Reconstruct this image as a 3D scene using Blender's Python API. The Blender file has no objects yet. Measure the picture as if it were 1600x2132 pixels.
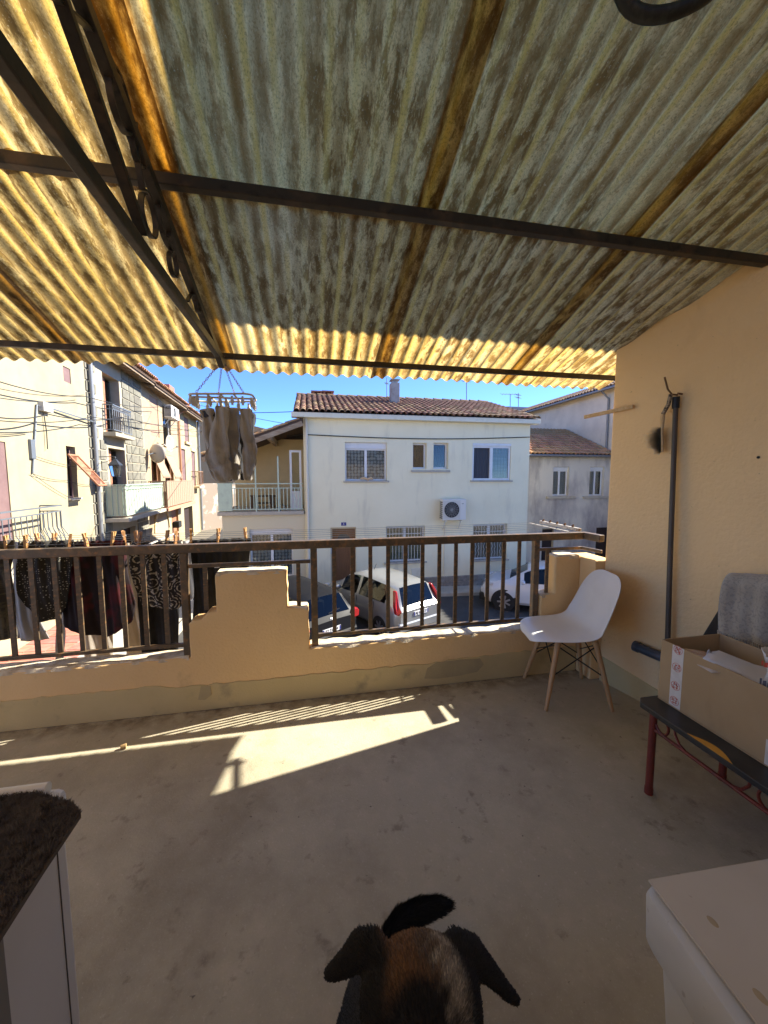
import bpy, bmesh, math, random
import numpy as np
from mathutils import Vector, Matrix, Quaternion

random.seed(7)
R = math.radians
scene = bpy.context.scene
COL = scene.collection

# ---------------------------------------------------------------- camera
EYE = Vector((0.0, 0.0, 1.45))
YAW, PITCH, FPX = R(11.0), R(5.2), 799.0
cam = bpy.data.cameras.new('camera')
cam.sensor_fit = 'HORIZONTAL'
cam.sensor_width = 36.0
cam.lens = 36.0 * FPX / 1600.0
cam.clip_start = 0.02
cam.clip_end = 2000
cam_ob = bpy.data.objects.new('camera', cam)
COL.objects.link(cam_ob)
cam_ob.location = EYE
cam_ob.rotation_euler = (R(90) - PITCH, 0, -YAW)
scene.camera = cam_ob

# ---------------------------------------------------------------- sky, sun, exposure
SUN_EL, SUN_AZ = R(38.0), R(12.4)          # azimuth counted from +X towards +Y
SUNV = Vector((math.cos(SUN_EL) * math.cos(SUN_AZ), math.cos(SUN_EL) * math.sin(SUN_AZ), math.sin(SUN_EL)))
world = bpy.data.worlds.new('World')
scene.world = world
world.use_nodes = True
wn = world.node_tree
sky = wn.nodes.new('ShaderNodeTexSky')
sky.sky_type = 'NISHITA'
sky.sun_disc = False
sky.sun_elevation = SUN_EL
sky.sun_rotation = R(90) - SUN_AZ
sky.altitude = 8000
sky.air_density = 1.0
sky.dust_density = 0.0
sky.ozone_density = 7.0
bg = wn.nodes['Background']
wn.links.new(sky.outputs[0], bg.inputs[0])
bg.inputs[1].default_value = 0.15
sl = bpy.data.lights.new('sun', 'SUN')
sl.energy = 4.2
sl.angle = R(0.5)
sl.color = (1.0, 0.945, 0.81)
sun_ob = bpy.data.objects.new('sun', sl)
COL.objects.link(sun_ob)
sun_ob.location = (8, 4, 9)
sun_ob.rotation_euler = SUNV.to_track_quat('Z', 'Y').to_euler()
scene.view_settings.view_transform = 'Standard'
scene.view_settings.look = 'None'
scene.view_settings.exposure = 1.85
scene.view_settings.gamma = 1.0
scene.view_settings.use_curve_mapping = False
scene.render.engine = 'CYCLES'
scene.cycles.use_denoising = True
scene.cycles.max_bounces = 10
scene.cycles.diffuse_bounces = 6
scene.cycles.transmission_bounces = 8
scene.cycles.transparent_max_bounces = 12
scene.cycles.caustics_reflective = False
scene.cycles.caustics_refractive = False
scene.cycles.sample_clamp_indirect = 6.0

# ---------------------------------------------------------------- pixel -> direction (photo is 1600 x 2132)
_f = Vector((math.sin(YAW) * math.cos(PITCH), math.cos(YAW) * math.cos(PITCH), -math.sin(PITCH)))
_r = Vector((math.cos(YAW), -math.sin(YAW), 0))
_u = _r.cross(_f)
def ray(px, py):
    return _r * ((px - 800) / FPX) - _u * ((py - 1066) / FPX) + _f
def hit(px, py, n, p0):
    d = ray(px, py); n = Vector(n)
    return EYE + d * (n.dot(Vector(p0) - EYE) / n.dot(d))
def atz(px, py, z): return hit(px, py, (0, 0, 1), (0, 0, z))
def aty(px, py, y): return hit(px, py, (0, 1, 0), (0, y, 0))
def atx(px, py, x): return hit(px, py, (1, 0, 0), (x, 0, 0))

# ---------------------------------------------------------------- mesh builder
class MB:
    def __init__(s): s.v = []; s.f = []
    def add(s, vs, fs):
        o = len(s.v); s.v += [tuple(p) for p in vs]; s.f += [tuple(i + o for i in q) for q in fs]; return s
    def box(s, x0, x1, y0, y1, z0, z1):
        return s.add([(x0,y0,z0),(x1,y0,z0),(x1,y1,z0),(x0,y1,z0),(x0,y0,z1),(x1,y0,z1),(x1,y1,z1),(x0,y1,z1)],
                     [(0,3,2,1),(4,5,6,7),(0,1,5,4),(1,2,6,5),(2,3,7,6),(3,0,4,7)])
    def bar(s, p, q, w, h, up=(0,0,1)):
        p, q = Vector(p), Vector(q); d = (q - p).normalized(); upv = Vector(up)
        if abs(d.dot(upv)) > 0.98: upv = Vector((1, 0, 0))
        a = d.cross(upv).normalized() * (w / 2); b = a.cross(d).normalized() * (h / 2)
        vs = [p-a-b, p+a-b, p+a+b, p-a+b, q-a-b, q+a-b, q+a+b, q-a+b]
        return s.add(vs, [(0,1,2,3),(7,6,5,4),(0,4,5,1),(1,5,6,2),(2,6,7,3),(3,7,4,0)])
    def tube(s, path, r, n=8, closed=False, caps=True, flat=1.0, ref=None):
        P = [Vector(p) for p in path]; m = len(P)
        rs = r if isinstance(r, (list, tuple)) else [r] * m
        rings = []; nrm = None
        for i in range(m):
            if closed: t = P[(i + 1) % m] - P[i - 1]
            else: t = P[min(i + 1, m - 1)] - P[max(i - 1, 0)]
            t = t.normalized() if t.length > 1e-9 else Vector((0, 0, 1))
            if ref is not None:
                nrm = Vector(ref) - t * t.dot(Vector(ref))
            elif nrm is None:
                nrm = t.orthogonal()
            else:
                nrm = nrm - t * t.dot(nrm)
            if nrm.length < 1e-6: nrm = t.orthogonal()
            nrm = nrm.normalized(); b = t.cross(nrm)
            ra = rs[i] if isinstance(rs[i], tuple) else (rs[i], rs[i] * flat)
            rings.append([P[i] + nrm * (math.cos(2*math.pi*k/n) * ra[0]) + b * (math.sin(2*math.pi*k/n) * ra[1]) for k in range(n)])
        vs = [p for rg in rings for p in rg]; fs = []
        for i in range(m if closed else m - 1):
            j = (i + 1) % m
            for k in range(n):
                l = (k + 1) % n
                fs.append((i*n+k, i*n+l, j*n+l, j*n+k))
        if caps and not closed:
            fs.append(tuple(range(n - 1, -1, -1))); fs.append(tuple((m - 1) * n + k for k in range(n)))
        return s.add(vs, fs)
    def prism(s, poly, axis, a0, a1):
        """poly: 2-D outline; axis 'x','y','z' is the extrusion axis."""
        def P(p, a):
            if axis == 'y': return (p[0], a, p[1])
            if axis == 'x': return (a, p[0], p[1])
            return (p[0], p[1], a)
        n = len(poly); vs = [P(p, a0) for p in poly] + [P(p, a1) for p in poly]
        fs = [tuple(range(n)), tuple(range(2*n - 1, n - 1, -1))]
        for i in range(n):
            j = (i + 1) % n; fs.append((j, i, n + i, n + j))
        return s.add(vs, fs)
    def lathe(s, prof, c=(0,0,0), n=20, axis='z'):
        vs = []; fs = []; m = len(prof)
        for (r, h) in prof:
            for k in range(n):
                a = 2 * math.pi * k / n; x, y = r * math.cos(a), r * math.sin(a)
                p = (x, y, h) if axis == 'z' else ((h, x, y) if axis == 'x' else (x, h, y))
                vs.append((p[0]+c[0], p[1]+c[1], p[2]+c[2]))
        for i in range(m - 1):
            for k in range(n):
                l = (k + 1) % n; fs.append((i*n+k, i*n+l, (i+1)*n+l, (i+1)*n+k))
        return s.add(vs, fs)
    def grid(s, fn, nu, nv):
        vs = [fn(i / nu, j / nv) for j in range(nv + 1) for i in range(nu + 1)]
        fs = [(j*(nu+1)+i, j*(nu+1)+i+1, (j+1)*(nu+1)+i+1, (j+1)*(nu+1)+i) for j in range(nv) for i in range(nu)]
        return s.add(vs, fs)
    def ell(s, c, r, n=14, m=9, M=None):
        vs = []; fs = []; c = Vector(c)
        for j in range(m + 1):
            t = math.pi * j / m
            for k in range(n):
                a = 2*math.pi*k/n
                p = Vector((r[0]*math.sin(t)*math.cos(a), r[1]*math.sin(t)*math.sin(a), r[2]*math.cos(t)))
                if M is not None: p = M @ p
                vs.append(c + p)
        for j in range(m):
            for k in range(n):
                l = (k+1) % n; fs.append((j*n+k, j*n+l, (j+1)*n+l, (j+1)*n+k))
        return s.add(vs, fs)
    def merge(s, o, M=None):
        return s.add([(M @ Vector(p)) if M is not None else p for p in o.v], o.f)

WMAT = {}
def wmat(o): return WMAT.get(o.name, Matrix.Identity(4))
def mesh_of(mb, mat=None, smooth=None, name='mesh'):
    me = bpy.data.meshes.new(name)
    me.from_pydata([tuple(p) for p in mb.v], [], mb.f)
    me.update()
    bm = bmesh.new(); bm.from_mesh(me)
    bmesh.ops.remove_doubles(bm, verts=bm.verts, dist=1e-5)
    bmesh.ops.recalc_face_normals(bm, faces=bm.faces)
    if smooth is not None:
        for f in bm.faces: f.smooth = True
        lim = R(smooth)
        for e in bm.edges:
            if len(e.link_faces) == 2: e.smooth = e.calc_face_angle(0) < lim
    bm.to_mesh(me); bm.free()
    if mat is not None: me.materials.append(mat)
    return me
def tag(o, label=None, cat=None, group=None, kind=None):
    if label: o['label'] = label
    if cat: o['category'] = cat
    if group: o['group'] = group
    if kind: o['kind'] = kind
    return o
def root(name, label=None, cat=None, loc=(0,0,0), rz=0.0, group=None, kind=None):
    o = bpy.data.objects.new(name, None); COL.objects.link(o)
    o.empty_display_size = 0.1
    o.location = loc; o.rotation_euler = (0, 0, rz)
    WMAT[o.name] = Matrix.Translation(Vector(loc)) @ Matrix.Rotation(rz, 4, 'Z')
    return tag(o, label, cat, group, kind)
def make(name, mb, mat, parent=None, local=False, smooth=None, bevel=0, solid=0, label=None, cat=None, group=None, kind=None, subsurf=0):
    """One mesh object. Vertices are world coordinates, or the parent's with local=True."""
    loc = Vector((0, 0, 0)); out = MB(); out.f = mb.f
    if parent is not None:
        if local: out.v = mb.v
        else:
            I = wmat(parent).inverted(); out.v = [I @ Vector(p) for p in mb.v]
    else:
        xs = [p[0] for p in mb.v]; ys = [p[1] for p in mb.v]; zs = [p[2] for p in mb.v]
        loc = Vector(((min(xs)+max(xs))/2, (min(ys)+max(ys))/2, min(zs)))
        out.v = [Vector(p) - loc for p in mb.v]
    me = mesh_of(out, mat, smooth, name)
    o = bpy.data.objects.new(name, me); COL.objects.link(o)
    if parent is not None:
        o.parent = parent; WMAT[o.name] = wmat(parent)
    else:
        o.location = loc; WMAT[o.name] = Matrix.Translation(loc)
    if bevel:
        b = o.modifiers.new('edge', 'BEVEL'); b.width = bevel; b.segments = 2; b.limit_method = 'ANGLE'; b.angle_limit = R(40)
    if solid:
        b = o.modifiers.new('thick', 'SOLIDIFY'); b.thickness = solid; b.offset = 0
    if subsurf:
        b = o.modifiers.new('smooth', 'SUBSURF'); b.levels = subsurf; b.render_levels = subsurf
    return tag(o, label, cat, group, kind)
def inst(name, me, parent, M):
    """A piece that shares mesh data, child of parent; M is in the parent's frame."""
    o = bpy.data.objects.new(name, me); COL.objects.link(o)
    o.parent = parent; o.matrix_basis = M
    return o
def copy_tree(o, parent=None):
    c = o.copy(); COL.objects.link(c)
    if parent is not None: c.parent = parent
    for ch in list(o.children): copy_tree(ch, c)
    return c

# ---------------------------------------------------------------- materials
def lin(c):
    return tuple(((x/255)/12.92 if x/255 <= 0.04045 else ((x/255+0.055)/1.055)**2.4) for x in c)
def pm(name, col, rough=0.7, layers=(), bump=None, metal=0.0, spec=0.4, rnd=0.0, coat=0.0, translucent=0.0, sheen=0.0, tcol=None):
    m = bpy.data.materials.new(name); m.use_nodes = True
    nt = m.node_tree; N = nt.nodes; L = nt.links
    b = N['Principled BSDF']
    b.inputs['Roughness'].default_value = rough
    b.inputs['Metallic'].default_value = metal
    b.inputs['Specular IOR Level'].default_value = spec
    if coat: b.inputs['Coat Weight'].default_value = coat; b.inputs['Coat Roughness'].default_value = 0.04
    if sheen: b.inputs['Sheen Weight'].default_value = sheen
    tc = N.new('ShaderNodeTexCoord')
    def coords(st):
        if st is None: return tc.outputs['Object']
        mp = N.new('ShaderNodeMapping'); mp.inputs['Scale'].default_value = st
        L.new(tc.outputs['Object'], mp.inputs['Vector']); return mp.outputs[0]
    rgb = N.new('ShaderNodeRGB'); rgb.outputs[0].default_value = (*col, 1)
    cur = rgb.outputs[0]
    for ly in layers:
        c2, sc, lo, hi = ly[:4]
        st = ly[4] if len(ly) > 4 else None
        det = ly[5] if len(ly) > 5 else 4
        amt = ly[6] if len(ly) > 6 else 1.0
        nz = N.new('ShaderNodeTexNoise'); nz.inputs['Scale'].default_value = sc; nz.inputs['Detail'].default_value = det
        nz.inputs['Roughness'].default_value = 0.6
        L.new(coords(st), nz.inputs['Vector'])
        mr = N.new('ShaderNodeMapRange'); mr.inputs[1].default_value = lo; mr.inputs[2].default_value = hi
        mr.inputs[3].default_value = 0; mr.inputs[4].default_value = amt
        L.new(nz.outputs[0], mr.inputs[0])
        mx = N.new('ShaderNodeMix'); mx.data_type = 'RGBA'
        L.new(mr.outputs[0], mx.inputs[0]); L.new(cur, mx.inputs[6]); mx.inputs[7].default_value = (*c2, 1)
        cur = mx.outputs[2]
    if rnd:
        oi = N.new('ShaderNodeObjectInfo'); hs = N.new('ShaderNodeHueSaturation')
        mr = N.new('ShaderNodeMapRange'); mr.inputs[3].default_value = 1 - rnd; mr.inputs[4].default_value = 1 + rnd * 0.7
        L.new(oi.outputs['Random'], mr.inputs[0]); L.new(mr.outputs[0], hs.inputs['Value'])
        mr2 = N.new('ShaderNodeMapRange'); mr2.inputs[3].default_value = 0.5 - rnd * 0.05; mr2.inputs[4].default_value = 0.5 + rnd * 0.05
        ml = N.new('ShaderNodeMath'); ml.operation = 'FRACT'; mm = N.new('ShaderNodeMath'); mm.operation = 'MULTIPLY'; mm.inputs[1].default_value = 7.3
        L.new(oi.outputs['Random'], mm.inputs[0]); L.new(mm.outputs[0], ml.inputs[0]); L.new(ml.outputs[0], mr2.inputs[0])
        L.new(mr2.outputs[0], hs.inputs['Hue']); L.new(cur, hs.inputs['Color']); cur = hs.outputs[0]
    L.new(cur, b.inputs['Base Color'])
    if bump:
        sc, strength, dist = bump[:3]
        nz = N.new('ShaderNodeTexNoise'); nz.inputs['Scale'].default_value = sc; nz.inputs['Detail'].default_value = 6
        L.new(coords(bump[3] if len(bump) > 3 else None), nz.inputs['Vector'])
        bp = N.new('ShaderNodeBump'); bp.inputs['Strength'].default_value = strength; bp.inputs['Distance'].default_value = dist
        L.new(nz.outputs[0], bp.inputs['Height']); L.new(bp.outputs[0], b.inputs['Normal'])
    if translucent:
        tr = N.new('ShaderNodeBsdfTranslucent'); ms = N.new('ShaderNodeMixShader')
        ms.inputs[0].default_value = translucent
        if tcol: tr.inputs['Color'].default_value = (*tcol, 1)
        else: L.new(cur, tr.inputs['Color'])
        L.new(b.outputs[0], ms.inputs[1]); L.new(tr.outputs[0], ms.inputs[2])
        L.new(ms.outputs[0], N['Material Output'].inputs['Surface'])
    m.diffuse_color = (*col, 1)
    return m
def glass(name, tint=(0.85, 0.9, 0.9), rough=0.02):
    """Thin pane: sees through with a tint, mirrors by Fresnel."""
    m = bpy.data.materials.new(name); m.use_nodes = True
    nt = m.node_tree; N = nt.nodes; L = nt.links
    N.remove(N['Principled BSDF'])
    g = N.new('ShaderNodeBsdfGlossy'); g.inputs['Roughness'].default_value = rough
    t = N.new('ShaderNodeBsdfTransparent'); t.inputs[0].default_value = (*tint, 1)
    fr = N.new('ShaderNodeFresnel'); fr.inputs[0].default_value = 1.55
    ms = N.new('ShaderNodeMixShader')
    L.new(fr.outputs[0], ms.inputs[0]); L.new(t.outputs[0], ms.inputs[1]); L.new(g.outputs[0], ms.inputs[2])
    L.new(ms.outputs[0], N['Material Output'].inputs['Surface'])
    return m
# ================================================================ TERRACE
M_OCHRE = pm('ochre_render', (0.79, 0.52, 0.235), 0.9, [((0.82, 0.56, 0.27), 1.6, 0.4, 0.7), ((0.42, 0.27, 0.13), 3.5, 0.62, 0.8, None, 6, 0.6), ((0.30, 0.21, 0.12), 60, 0.72, 0.78, None, 2, 0.8)], (55, 0.5, 0.008))
M_WALL = pm('ochre_wall_render', (0.86, 0.605, 0.315), 0.92, [((0.81, 0.555, 0.28), 1.1, 0.4, 0.7), ((0.60, 0.38, 0.19), 4.0, 0.6, 0.85, (1, 1, 0.5), 6, 0.5), ((0.35, 0.24, 0.13), 55, 0.73, 0.78, None, 2, 0.7)], (48, 0.55, 0.010))
M_CEMENT = pm('bare_cement', (0.55, 0.42, 0.20), 0.95, [((0.60, 0.46, 0.225), 2.2, 0.42, 0.62), ((0.26, 0.21, 0.13), 5, 0.58, 0.78, None, 6, 0.8)], (90, 0.4, 0.004))
M_PATCH = pm('cement_patch', (0.45, 0.35, 0.18), 0.95, [((0.40, 0.31, 0.165), 9, 0.4, 0.7)], (90, 0.4, 0.004))
M_CHIP = pm('chipped_plaster', (0.72, 0.62, 0.46), 0.95, [((0.50, 0.38, 0.24), 14, 0.45, 0.65)], (120, 0.6, 0.006))

def concrete_floor():
    m = pm('terrace_concrete', (0.425, 0.375, 0.265), 0.78,
           [((0.495, 0.44, 0.315), 1.3, 0.40, 0.66, None, 8), ((0.265, 0.225, 0.145), 2.6, 0.52, 0.75, None, 8, 0.75),
            ((0.56, 0.47, 0.35), 14, 0.5, 0.75, None, 8, 0.45), ((0.18, 0.15, 0.11), 6.5, 0.66, 0.76, None, 8, 0.7),
            ((0.10, 0.085, 0.065), 27, 0.735, 0.76, None, 2, 0.9), ((0.66, 0.58, 0.46), 55, 0.62, 0.78, None, 3, 0.5)],
           (130, 0.35, 0.004), spec=0.35)
    nt = m.node_tree; N = nt.nodes; L = nt.links
    b = N['Principled BSDF']
    src = b.inputs['Base Color'].links[0].from_socket
    # hairline cracks with a shape of their own
    tc = N.new('ShaderNodeTexCoord'); nz = N.new('ShaderNodeTexNoise'); nz.inputs['Scale'].default_value = 5; nz.inputs['Detail'].default_value = 6
    L.new(tc.outputs['Object'], nz.inputs['Vector'])
    mv = N.new('ShaderNodeMix'); mv.data_type = 'RGBA'; mv.inputs[0].default_value = 0.16
    L.new(tc.outputs['Object'], mv.inputs[6]); L.new(nz.outputs[1], mv.inputs[7])
    vo = N.new('ShaderNodeTexVoronoi'); vo.feature = 'DISTANCE_TO_EDGE'; vo.inputs['Scale'].default_value = 0.9
    L.new(mv.outputs[2], vo.inputs['Vector'])
    mr = N.new('ShaderNodeMapRange'); mr.inputs[1].default_value = 0.0; mr.inputs[2].default_value = 0.004; mr.inputs[3].default_value = 0.0; mr.inputs[4].default_value = 0
    L.new(vo.outputs[0], mr.inputs[0])
    mx = N.new('ShaderNodeMix'); mx.data_type = 'RGBA'; mx.inputs[7].default_value = (0.12, 0.095, 0.07, 1)
    L.new(mr.outputs[0], mx.inputs[0]); L.new(src, mx.inputs[6]); L.new(mx.outputs[2], b.inputs['Base Color'])
    sep = N.new('ShaderNodeSeparateXYZ'); L.new(tc.outputs['Object'], sep.inputs[0])
    def nz2(scale, lo, hi, amt):
        q = N.new('ShaderNodeTexNoise'); q.inputs['Scale'].default_value = scale; q.inputs['Detail'].default_value = 8; q.inputs['Roughness'].default_value = 0.65
        L.new(tc.outputs['Object'], q.inputs['Vector']); r_ = N.new('ShaderNodeMapRange'); r_.inputs[1].default_value = lo; r_.inputs[2].default_value = hi; r_.inputs[4].default_value = amt
        L.new(q.outputs[0], r_.inputs[0]); return r_.outputs[0]
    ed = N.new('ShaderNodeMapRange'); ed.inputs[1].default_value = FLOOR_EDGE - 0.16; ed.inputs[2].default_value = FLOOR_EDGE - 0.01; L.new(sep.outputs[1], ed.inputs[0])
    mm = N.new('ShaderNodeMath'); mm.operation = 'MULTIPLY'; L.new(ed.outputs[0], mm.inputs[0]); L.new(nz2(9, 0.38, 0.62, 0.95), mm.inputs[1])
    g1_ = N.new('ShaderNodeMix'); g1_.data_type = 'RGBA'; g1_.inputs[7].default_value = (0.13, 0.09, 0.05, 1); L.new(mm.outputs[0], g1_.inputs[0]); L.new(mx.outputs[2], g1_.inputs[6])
    g2_ = N.new('ShaderNodeMix'); g2_.data_type = 'RGBA'; g2_.inputs[7].default_value = (0.62, 0.53, 0.40, 1); L.new(nz2(3.1, 0.66, 0.72, 0.55), g2_.inputs[0]); L.new(g1_.outputs[2], g2_.inputs[6])
    g3_ = N.new('ShaderNodeMix'); g3_.data_type = 'RGBA'; g3_.inputs[7].default_value = (0.20, 0.165, 0.115, 1); L.new(nz2(1.15, 0.47, 0.68, 0.60), g3_.inputs[0]); L.new(g2_.outputs[2], g3_.inputs[6])
    g4_ = N.new('ShaderNodeMix'); g4_.data_type = 'RGBA'; g4_.inputs[7].default_value = (0.09, 0.075, 0.055, 1); L.new(nz2(42, 0.685, 0.72, 0.8), g4_.inputs[0]); L.new(g3_.outputs[2], g4_.inputs[6])
    g5_ = N.new('ShaderNodeMix'); g5_.data_type = 'RGBA'; g5_.inputs[7].default_value = (0.17, 0.14, 0.095, 1); L.new(nz2(11, 0.60, 0.70, 0.6), g5_.inputs[0]); L.new(g4_.outputs[2], g5_.inputs[6])
    g6_ = N.new('ShaderNodeMix'); g6_.data_type = 'RGBA'; g6_.inputs[7].default_value = (0.66, 0.59, 0.46, 1); L.new(nz2(150, 0.58, 0.72, 0.5), g6_.inputs[0]); L.new(g5_.outputs[2], g6_.inputs[6])
    L.new(g6_.outputs[2], b.inputs['Base Color'])
    return m
FLOOR_EDGE = 2.45 - (2.58 - 1.5) / 2
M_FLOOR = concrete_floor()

YP = 2.45            # inner face of the parapet
PT = 0.13            # its thickness
WX = lambda y: 2.02 + 0.23 * (2.30 - y)       # skewed side wall

mb = MB().prism([(-4.6, -1.5), (WX(-1.5), -1.5), (WX(2.30), 2.30), (2.10, YP + PT), (-4.6, YP + PT)], 'z', -0.22, 0.0)
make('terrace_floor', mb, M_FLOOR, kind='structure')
mb = MB().box(-4.6, 2.1, YP + PT - 0.22, YP + PT - 0.002, -3.2, -0.222)
make('terrace_base_wall', mb, M_OCHRE, label='rendered ochre wall carrying the terrace below its parapet', cat='wall')

# parapet: outline with small irregularities, stepped pillars included
def rough_outline(pts, step=0.05, j=0.004):
    rnd = random.Random(3); out = []
    for (a, b) in zip(pts[:-1], pts[1:]):
        n = max(1, int(math.hypot(b[0]-a[0], b[1]-a[1]) / step))
        for i in range(n):
            t = i / n; k = 0 if i == 0 else 1
            out.append((a[0] + (b[0]-a[0])*t + rnd.uniform(-j, j)*k, a[1] + (b[1]-a[1])*t + rnd.uniform(-j, j)*k))
    out.append(pts[-1]); return out
prof = rough_outline([(-4.6, 0.345), (-0.735, 0.342), (-0.735, 0.560), (-0.71, 0.575), (-0.66, 0.578), (-0.645, 0.60), (-0.625, 0.618), (-0.575, 0.625), (-0.575, 0.855),
                      (-0.15, 0.862), (-0.15, 0.618), (-0.02, 0.606), (-0.018, 0.338), (1.64, 0.340), (1.64, 0.585), (1.75, 0.60), (1.752, 0.868), (1.945, 0.872)], 0.04, 0.003)
wall = root('parapet_wall', 'low ochre parapet wall with stepped pillars, edging the terrace below the railing', 'wall', (0, YP, 0))
mb = MB().prism([(-4.6, 0.002)] + prof + [(1.945, 0.002)], 'y', YP, YP + PT)
make('wall_body', mb, M_OCHRE, wall, bevel=0.006)
mb = MB().prism([(1.947, 2.2995), (1.947, YP + PT), (2.10, YP + PT), (2.10, 2.2995)], 'z', 0.002, 0.870)
make('corner_return', mb, M_OCHRE, wall, bevel=0.008)
# chipped mortar along the tops: thin uneven caps
def cap(x0, x1, z, seed):
    rnd = random.Random(seed); n = max(3, int((x1-x0)/0.05)); a = []; b = []
    hs = [z + rnd.uniform(0.004, 0.013) for _ in range(n+1)]
    ins = [rnd.uniform(-0.004, 0.012) for _ in range(n+1)]
    m = MB(); vs = []; fs = []
    for i in range(n+1):
        x = x0 + (x1-x0)*i/n
        vs += [(x, YP - 0.004 + ins[i], z - 0.012), (x, YP + ins[i] + 0.004, hs[i]), (x, YP + PT - 0.01, hs[i] + rnd.uniform(-.003, .003)), (x, YP + PT + 0.006, z - 0.012)]
    for i in range(n):
        for k in range(4):
            l = (k+1) % 4; fs.append((i*4+k, i*4+l, (i+1)*4+l, (i+1)*4+k))
    fs += [(3, 2, 1, 0), tuple(n*4+k for k in range(4))]
    return m.add(vs, fs)
for i, (x0, x1, z) in enumerate([(-4.6, -0.745, 0.343), (-0.57, -0.155, 0.858), (-0.145, -0.025, 0.610), (-0.012, 1.635, 0.338), (1.645, 1.745, 0.59), (1.757, 1.94, 0.868)]):
    make('coping', cap(x0, x1, z, i), M_CHIP, wall, smooth=30)
# bare cement band along the foot, top edge ragged
rnd = random.Random(11); top = []
x = -4.6
while x < 1.94:
    t = 0.185 if x < -0.9 else (0.165 if x < 0.9 else 0.175 + 0.02*(x-0.9))
    top.append((x, t + rnd.uniform(-0.006, 0.006))); x += 0.045
band = [(-4.6, 0.001)] + top + [(1.94, 0.18), (1.94, 0.001)]
make('cement_band', MB().prism(band, 'y', YP - 0.007, YP + 0.01), M_CEMENT, wall, bevel=0.003)
mb = MB().prism([(p[0], p[1]) for p in [(0.76, 0.06), (0.86, 0.05), (1.02, 0.055), (1.15, 0.07), (1.20, 0.12), (1.17, 0.165), (1.0, 0.172), (0.84, 0.165), (0.78, 0.13)]], 'y', YP - 0.010, YP - 0.006)
make('cement_patch', mb, M_PATCH, wall)
mb = MB().prism([(-0.70, 0.075), (-0.66, 0.07), (-0.62, 0.10), (-0.625, 0.155), (-0.68, 0.16)], 'y', YP - 0.010, YP - 0.006)
make('cement_patch', mb, M_PATCH, wall)

# side wall of the neighbouring house
foot = [(2.02, 2.30), (WX(-2.2), -2.2), (7.5, -2.2), (7.5, 2.30)]
side = root('side_wall', 'tall ochre rendered house wall closing the terrace behind the white chair', 'wall', (2.02, 2.30, -2.6))
make('wall_body', MB().prism(foot, 'z', -3.2, 4.50), M_WALL, side, bevel=0.012)
M_NTILE = pm('neighbour_tiles', (0.33, 0.17, 0.10), 0.9, [((0.22, 0.12, 0.08), 9, 0.45, 0.65)])
make('roof', MB().add([(x, y, z) for x in (2.36, 7.7) for (y, z) in ((2.93, 4.52), (-2.3, 5.56), (-2.3, 5.70), (2.93, 4.64))], [(0,1,2,3),(7,6,5,4),(0,4,5,1),(1,5,6,2),(2,6,7,3),(3,7,4,0)]), M_NTILE, side)
# its own cement band at floor level
d = Vector((0.23, -1, 0)).normalized(); nW = Vector((-1, -0.23, 0)).normalized()
def onwall(y, z, off=0.0): return Vector((WX(y), y, z)) + nW * off
mb = MB()
rnd = random.Random(5); a = []; n = 40
for i in range(n + 1):
    y = 2.29 - 3.4 * i / n
    a.append((y, 0.15 + 0.05*math.sin(y*3) + rnd.uniform(-.006, .006)))
vs = []; fs = []
for (y, z) in a: vs += [onwall(y, 0.001, 0.006), onwall(y, z, 0.006), onwall(y, z + 0.004, -0.003)]
for i in range(n): fs += [(i*3, i*3+1, i*3+4, i*3+3), (i*3+1, i*3+2, i*3+5, i*3+4)]
make('cement_band', MB().add(vs, fs), M_CEMENT, side)
# a drilled hole with a dark plug
p = onwall(1.534, 1.548, 0.002)
make('wall_plug', MB().ell(p, (0.007, 0.007, 0.007), 8, 5), pm('dark_plug', (0.03, 0.025, 0.02)), side)

# ---------------------------------------------------------------- railing
M_RAIL = pm('railing_paint', (0.125, 0.092, 0.058), 0.42, [((0.21, 0.14, 0.08), 18, 0.45, 0.7), ((0.34, 0.17, 0.065), 30, 0.54, 0.68, None, 6, 0.85), ((0.33, 0.24, 0.13), 70, 0.68, 0.75, None, 3, 0.7)], (60, 0.2, 0.002), metal=0.25, spec=0.5)
YR = 2.49
rail = root('balcony_railing', 'brown rusty metal railing standing on the ochre parapet wall', 'railing', (0, YR, 0.35))
make('top_rail', MB().box(-4.6, 1.985, YR - 0.024, YR + 0.024, 0.993, 1.045), M_RAIL, rail, bevel=0.004)
c0 = Vector((1.985, YR, 1.019)); c1 = Vector((2.012, 2.325, 1.019))
make('top_rail', MB().bar(c0 + Vector((0.015, 0.02, 0)), c1, 0.046, 0.05), M_RAIL, rail, bevel=0.004)
for (x, z0) in ((-4.4, .34), (-2.6, .34), (-0.757, 0.335), (0.020, 0.335), (1.607, 0.335)):
    make('post', MB().box(x - 0.021, x + 0.021, YR - 0.021, YR + 0.021, z0, 0.992), M_RAIL, rail, bevel=0.003)
make('bottom_rail', MB().box(-4.6, -0.779, YR - 0.013, YR + 0.013, 0.403, 0.425), M_RAIL, rail, bevel=0.003)
make('bottom_rail', MB().box(0.042, 1.585, YR - 0.013, YR + 0.013, 0.400, 0.422), M_RAIL, rail, bevel=0.003)
make('middle_rail', MB().box(-0.735, -0.002, YR - 0.012, YR + 0.012, 0.897, 0.919), M_RAIL, rail, bevel=0.003)
make('middle_rail', MB().box(1.629, 1.985, YR - 0.012, YR + 0.012, 0.915, 0.937), M_RAIL, rail, bevel=0.003)
make('middle_rail', MB().bar(Vector((1.985, YR - 0.004, 0.926)), Vector((2.014, 2.325, 0.926)), 0.022, 0.022), M_RAIL, rail, bevel=0.003)
bal = MB().box(-0.013, 0.013, -0.005, 0.005, 0.0, 1.0)
bal_me = mesh_of(bal, M_RAIL, None, 'baluster')
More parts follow.
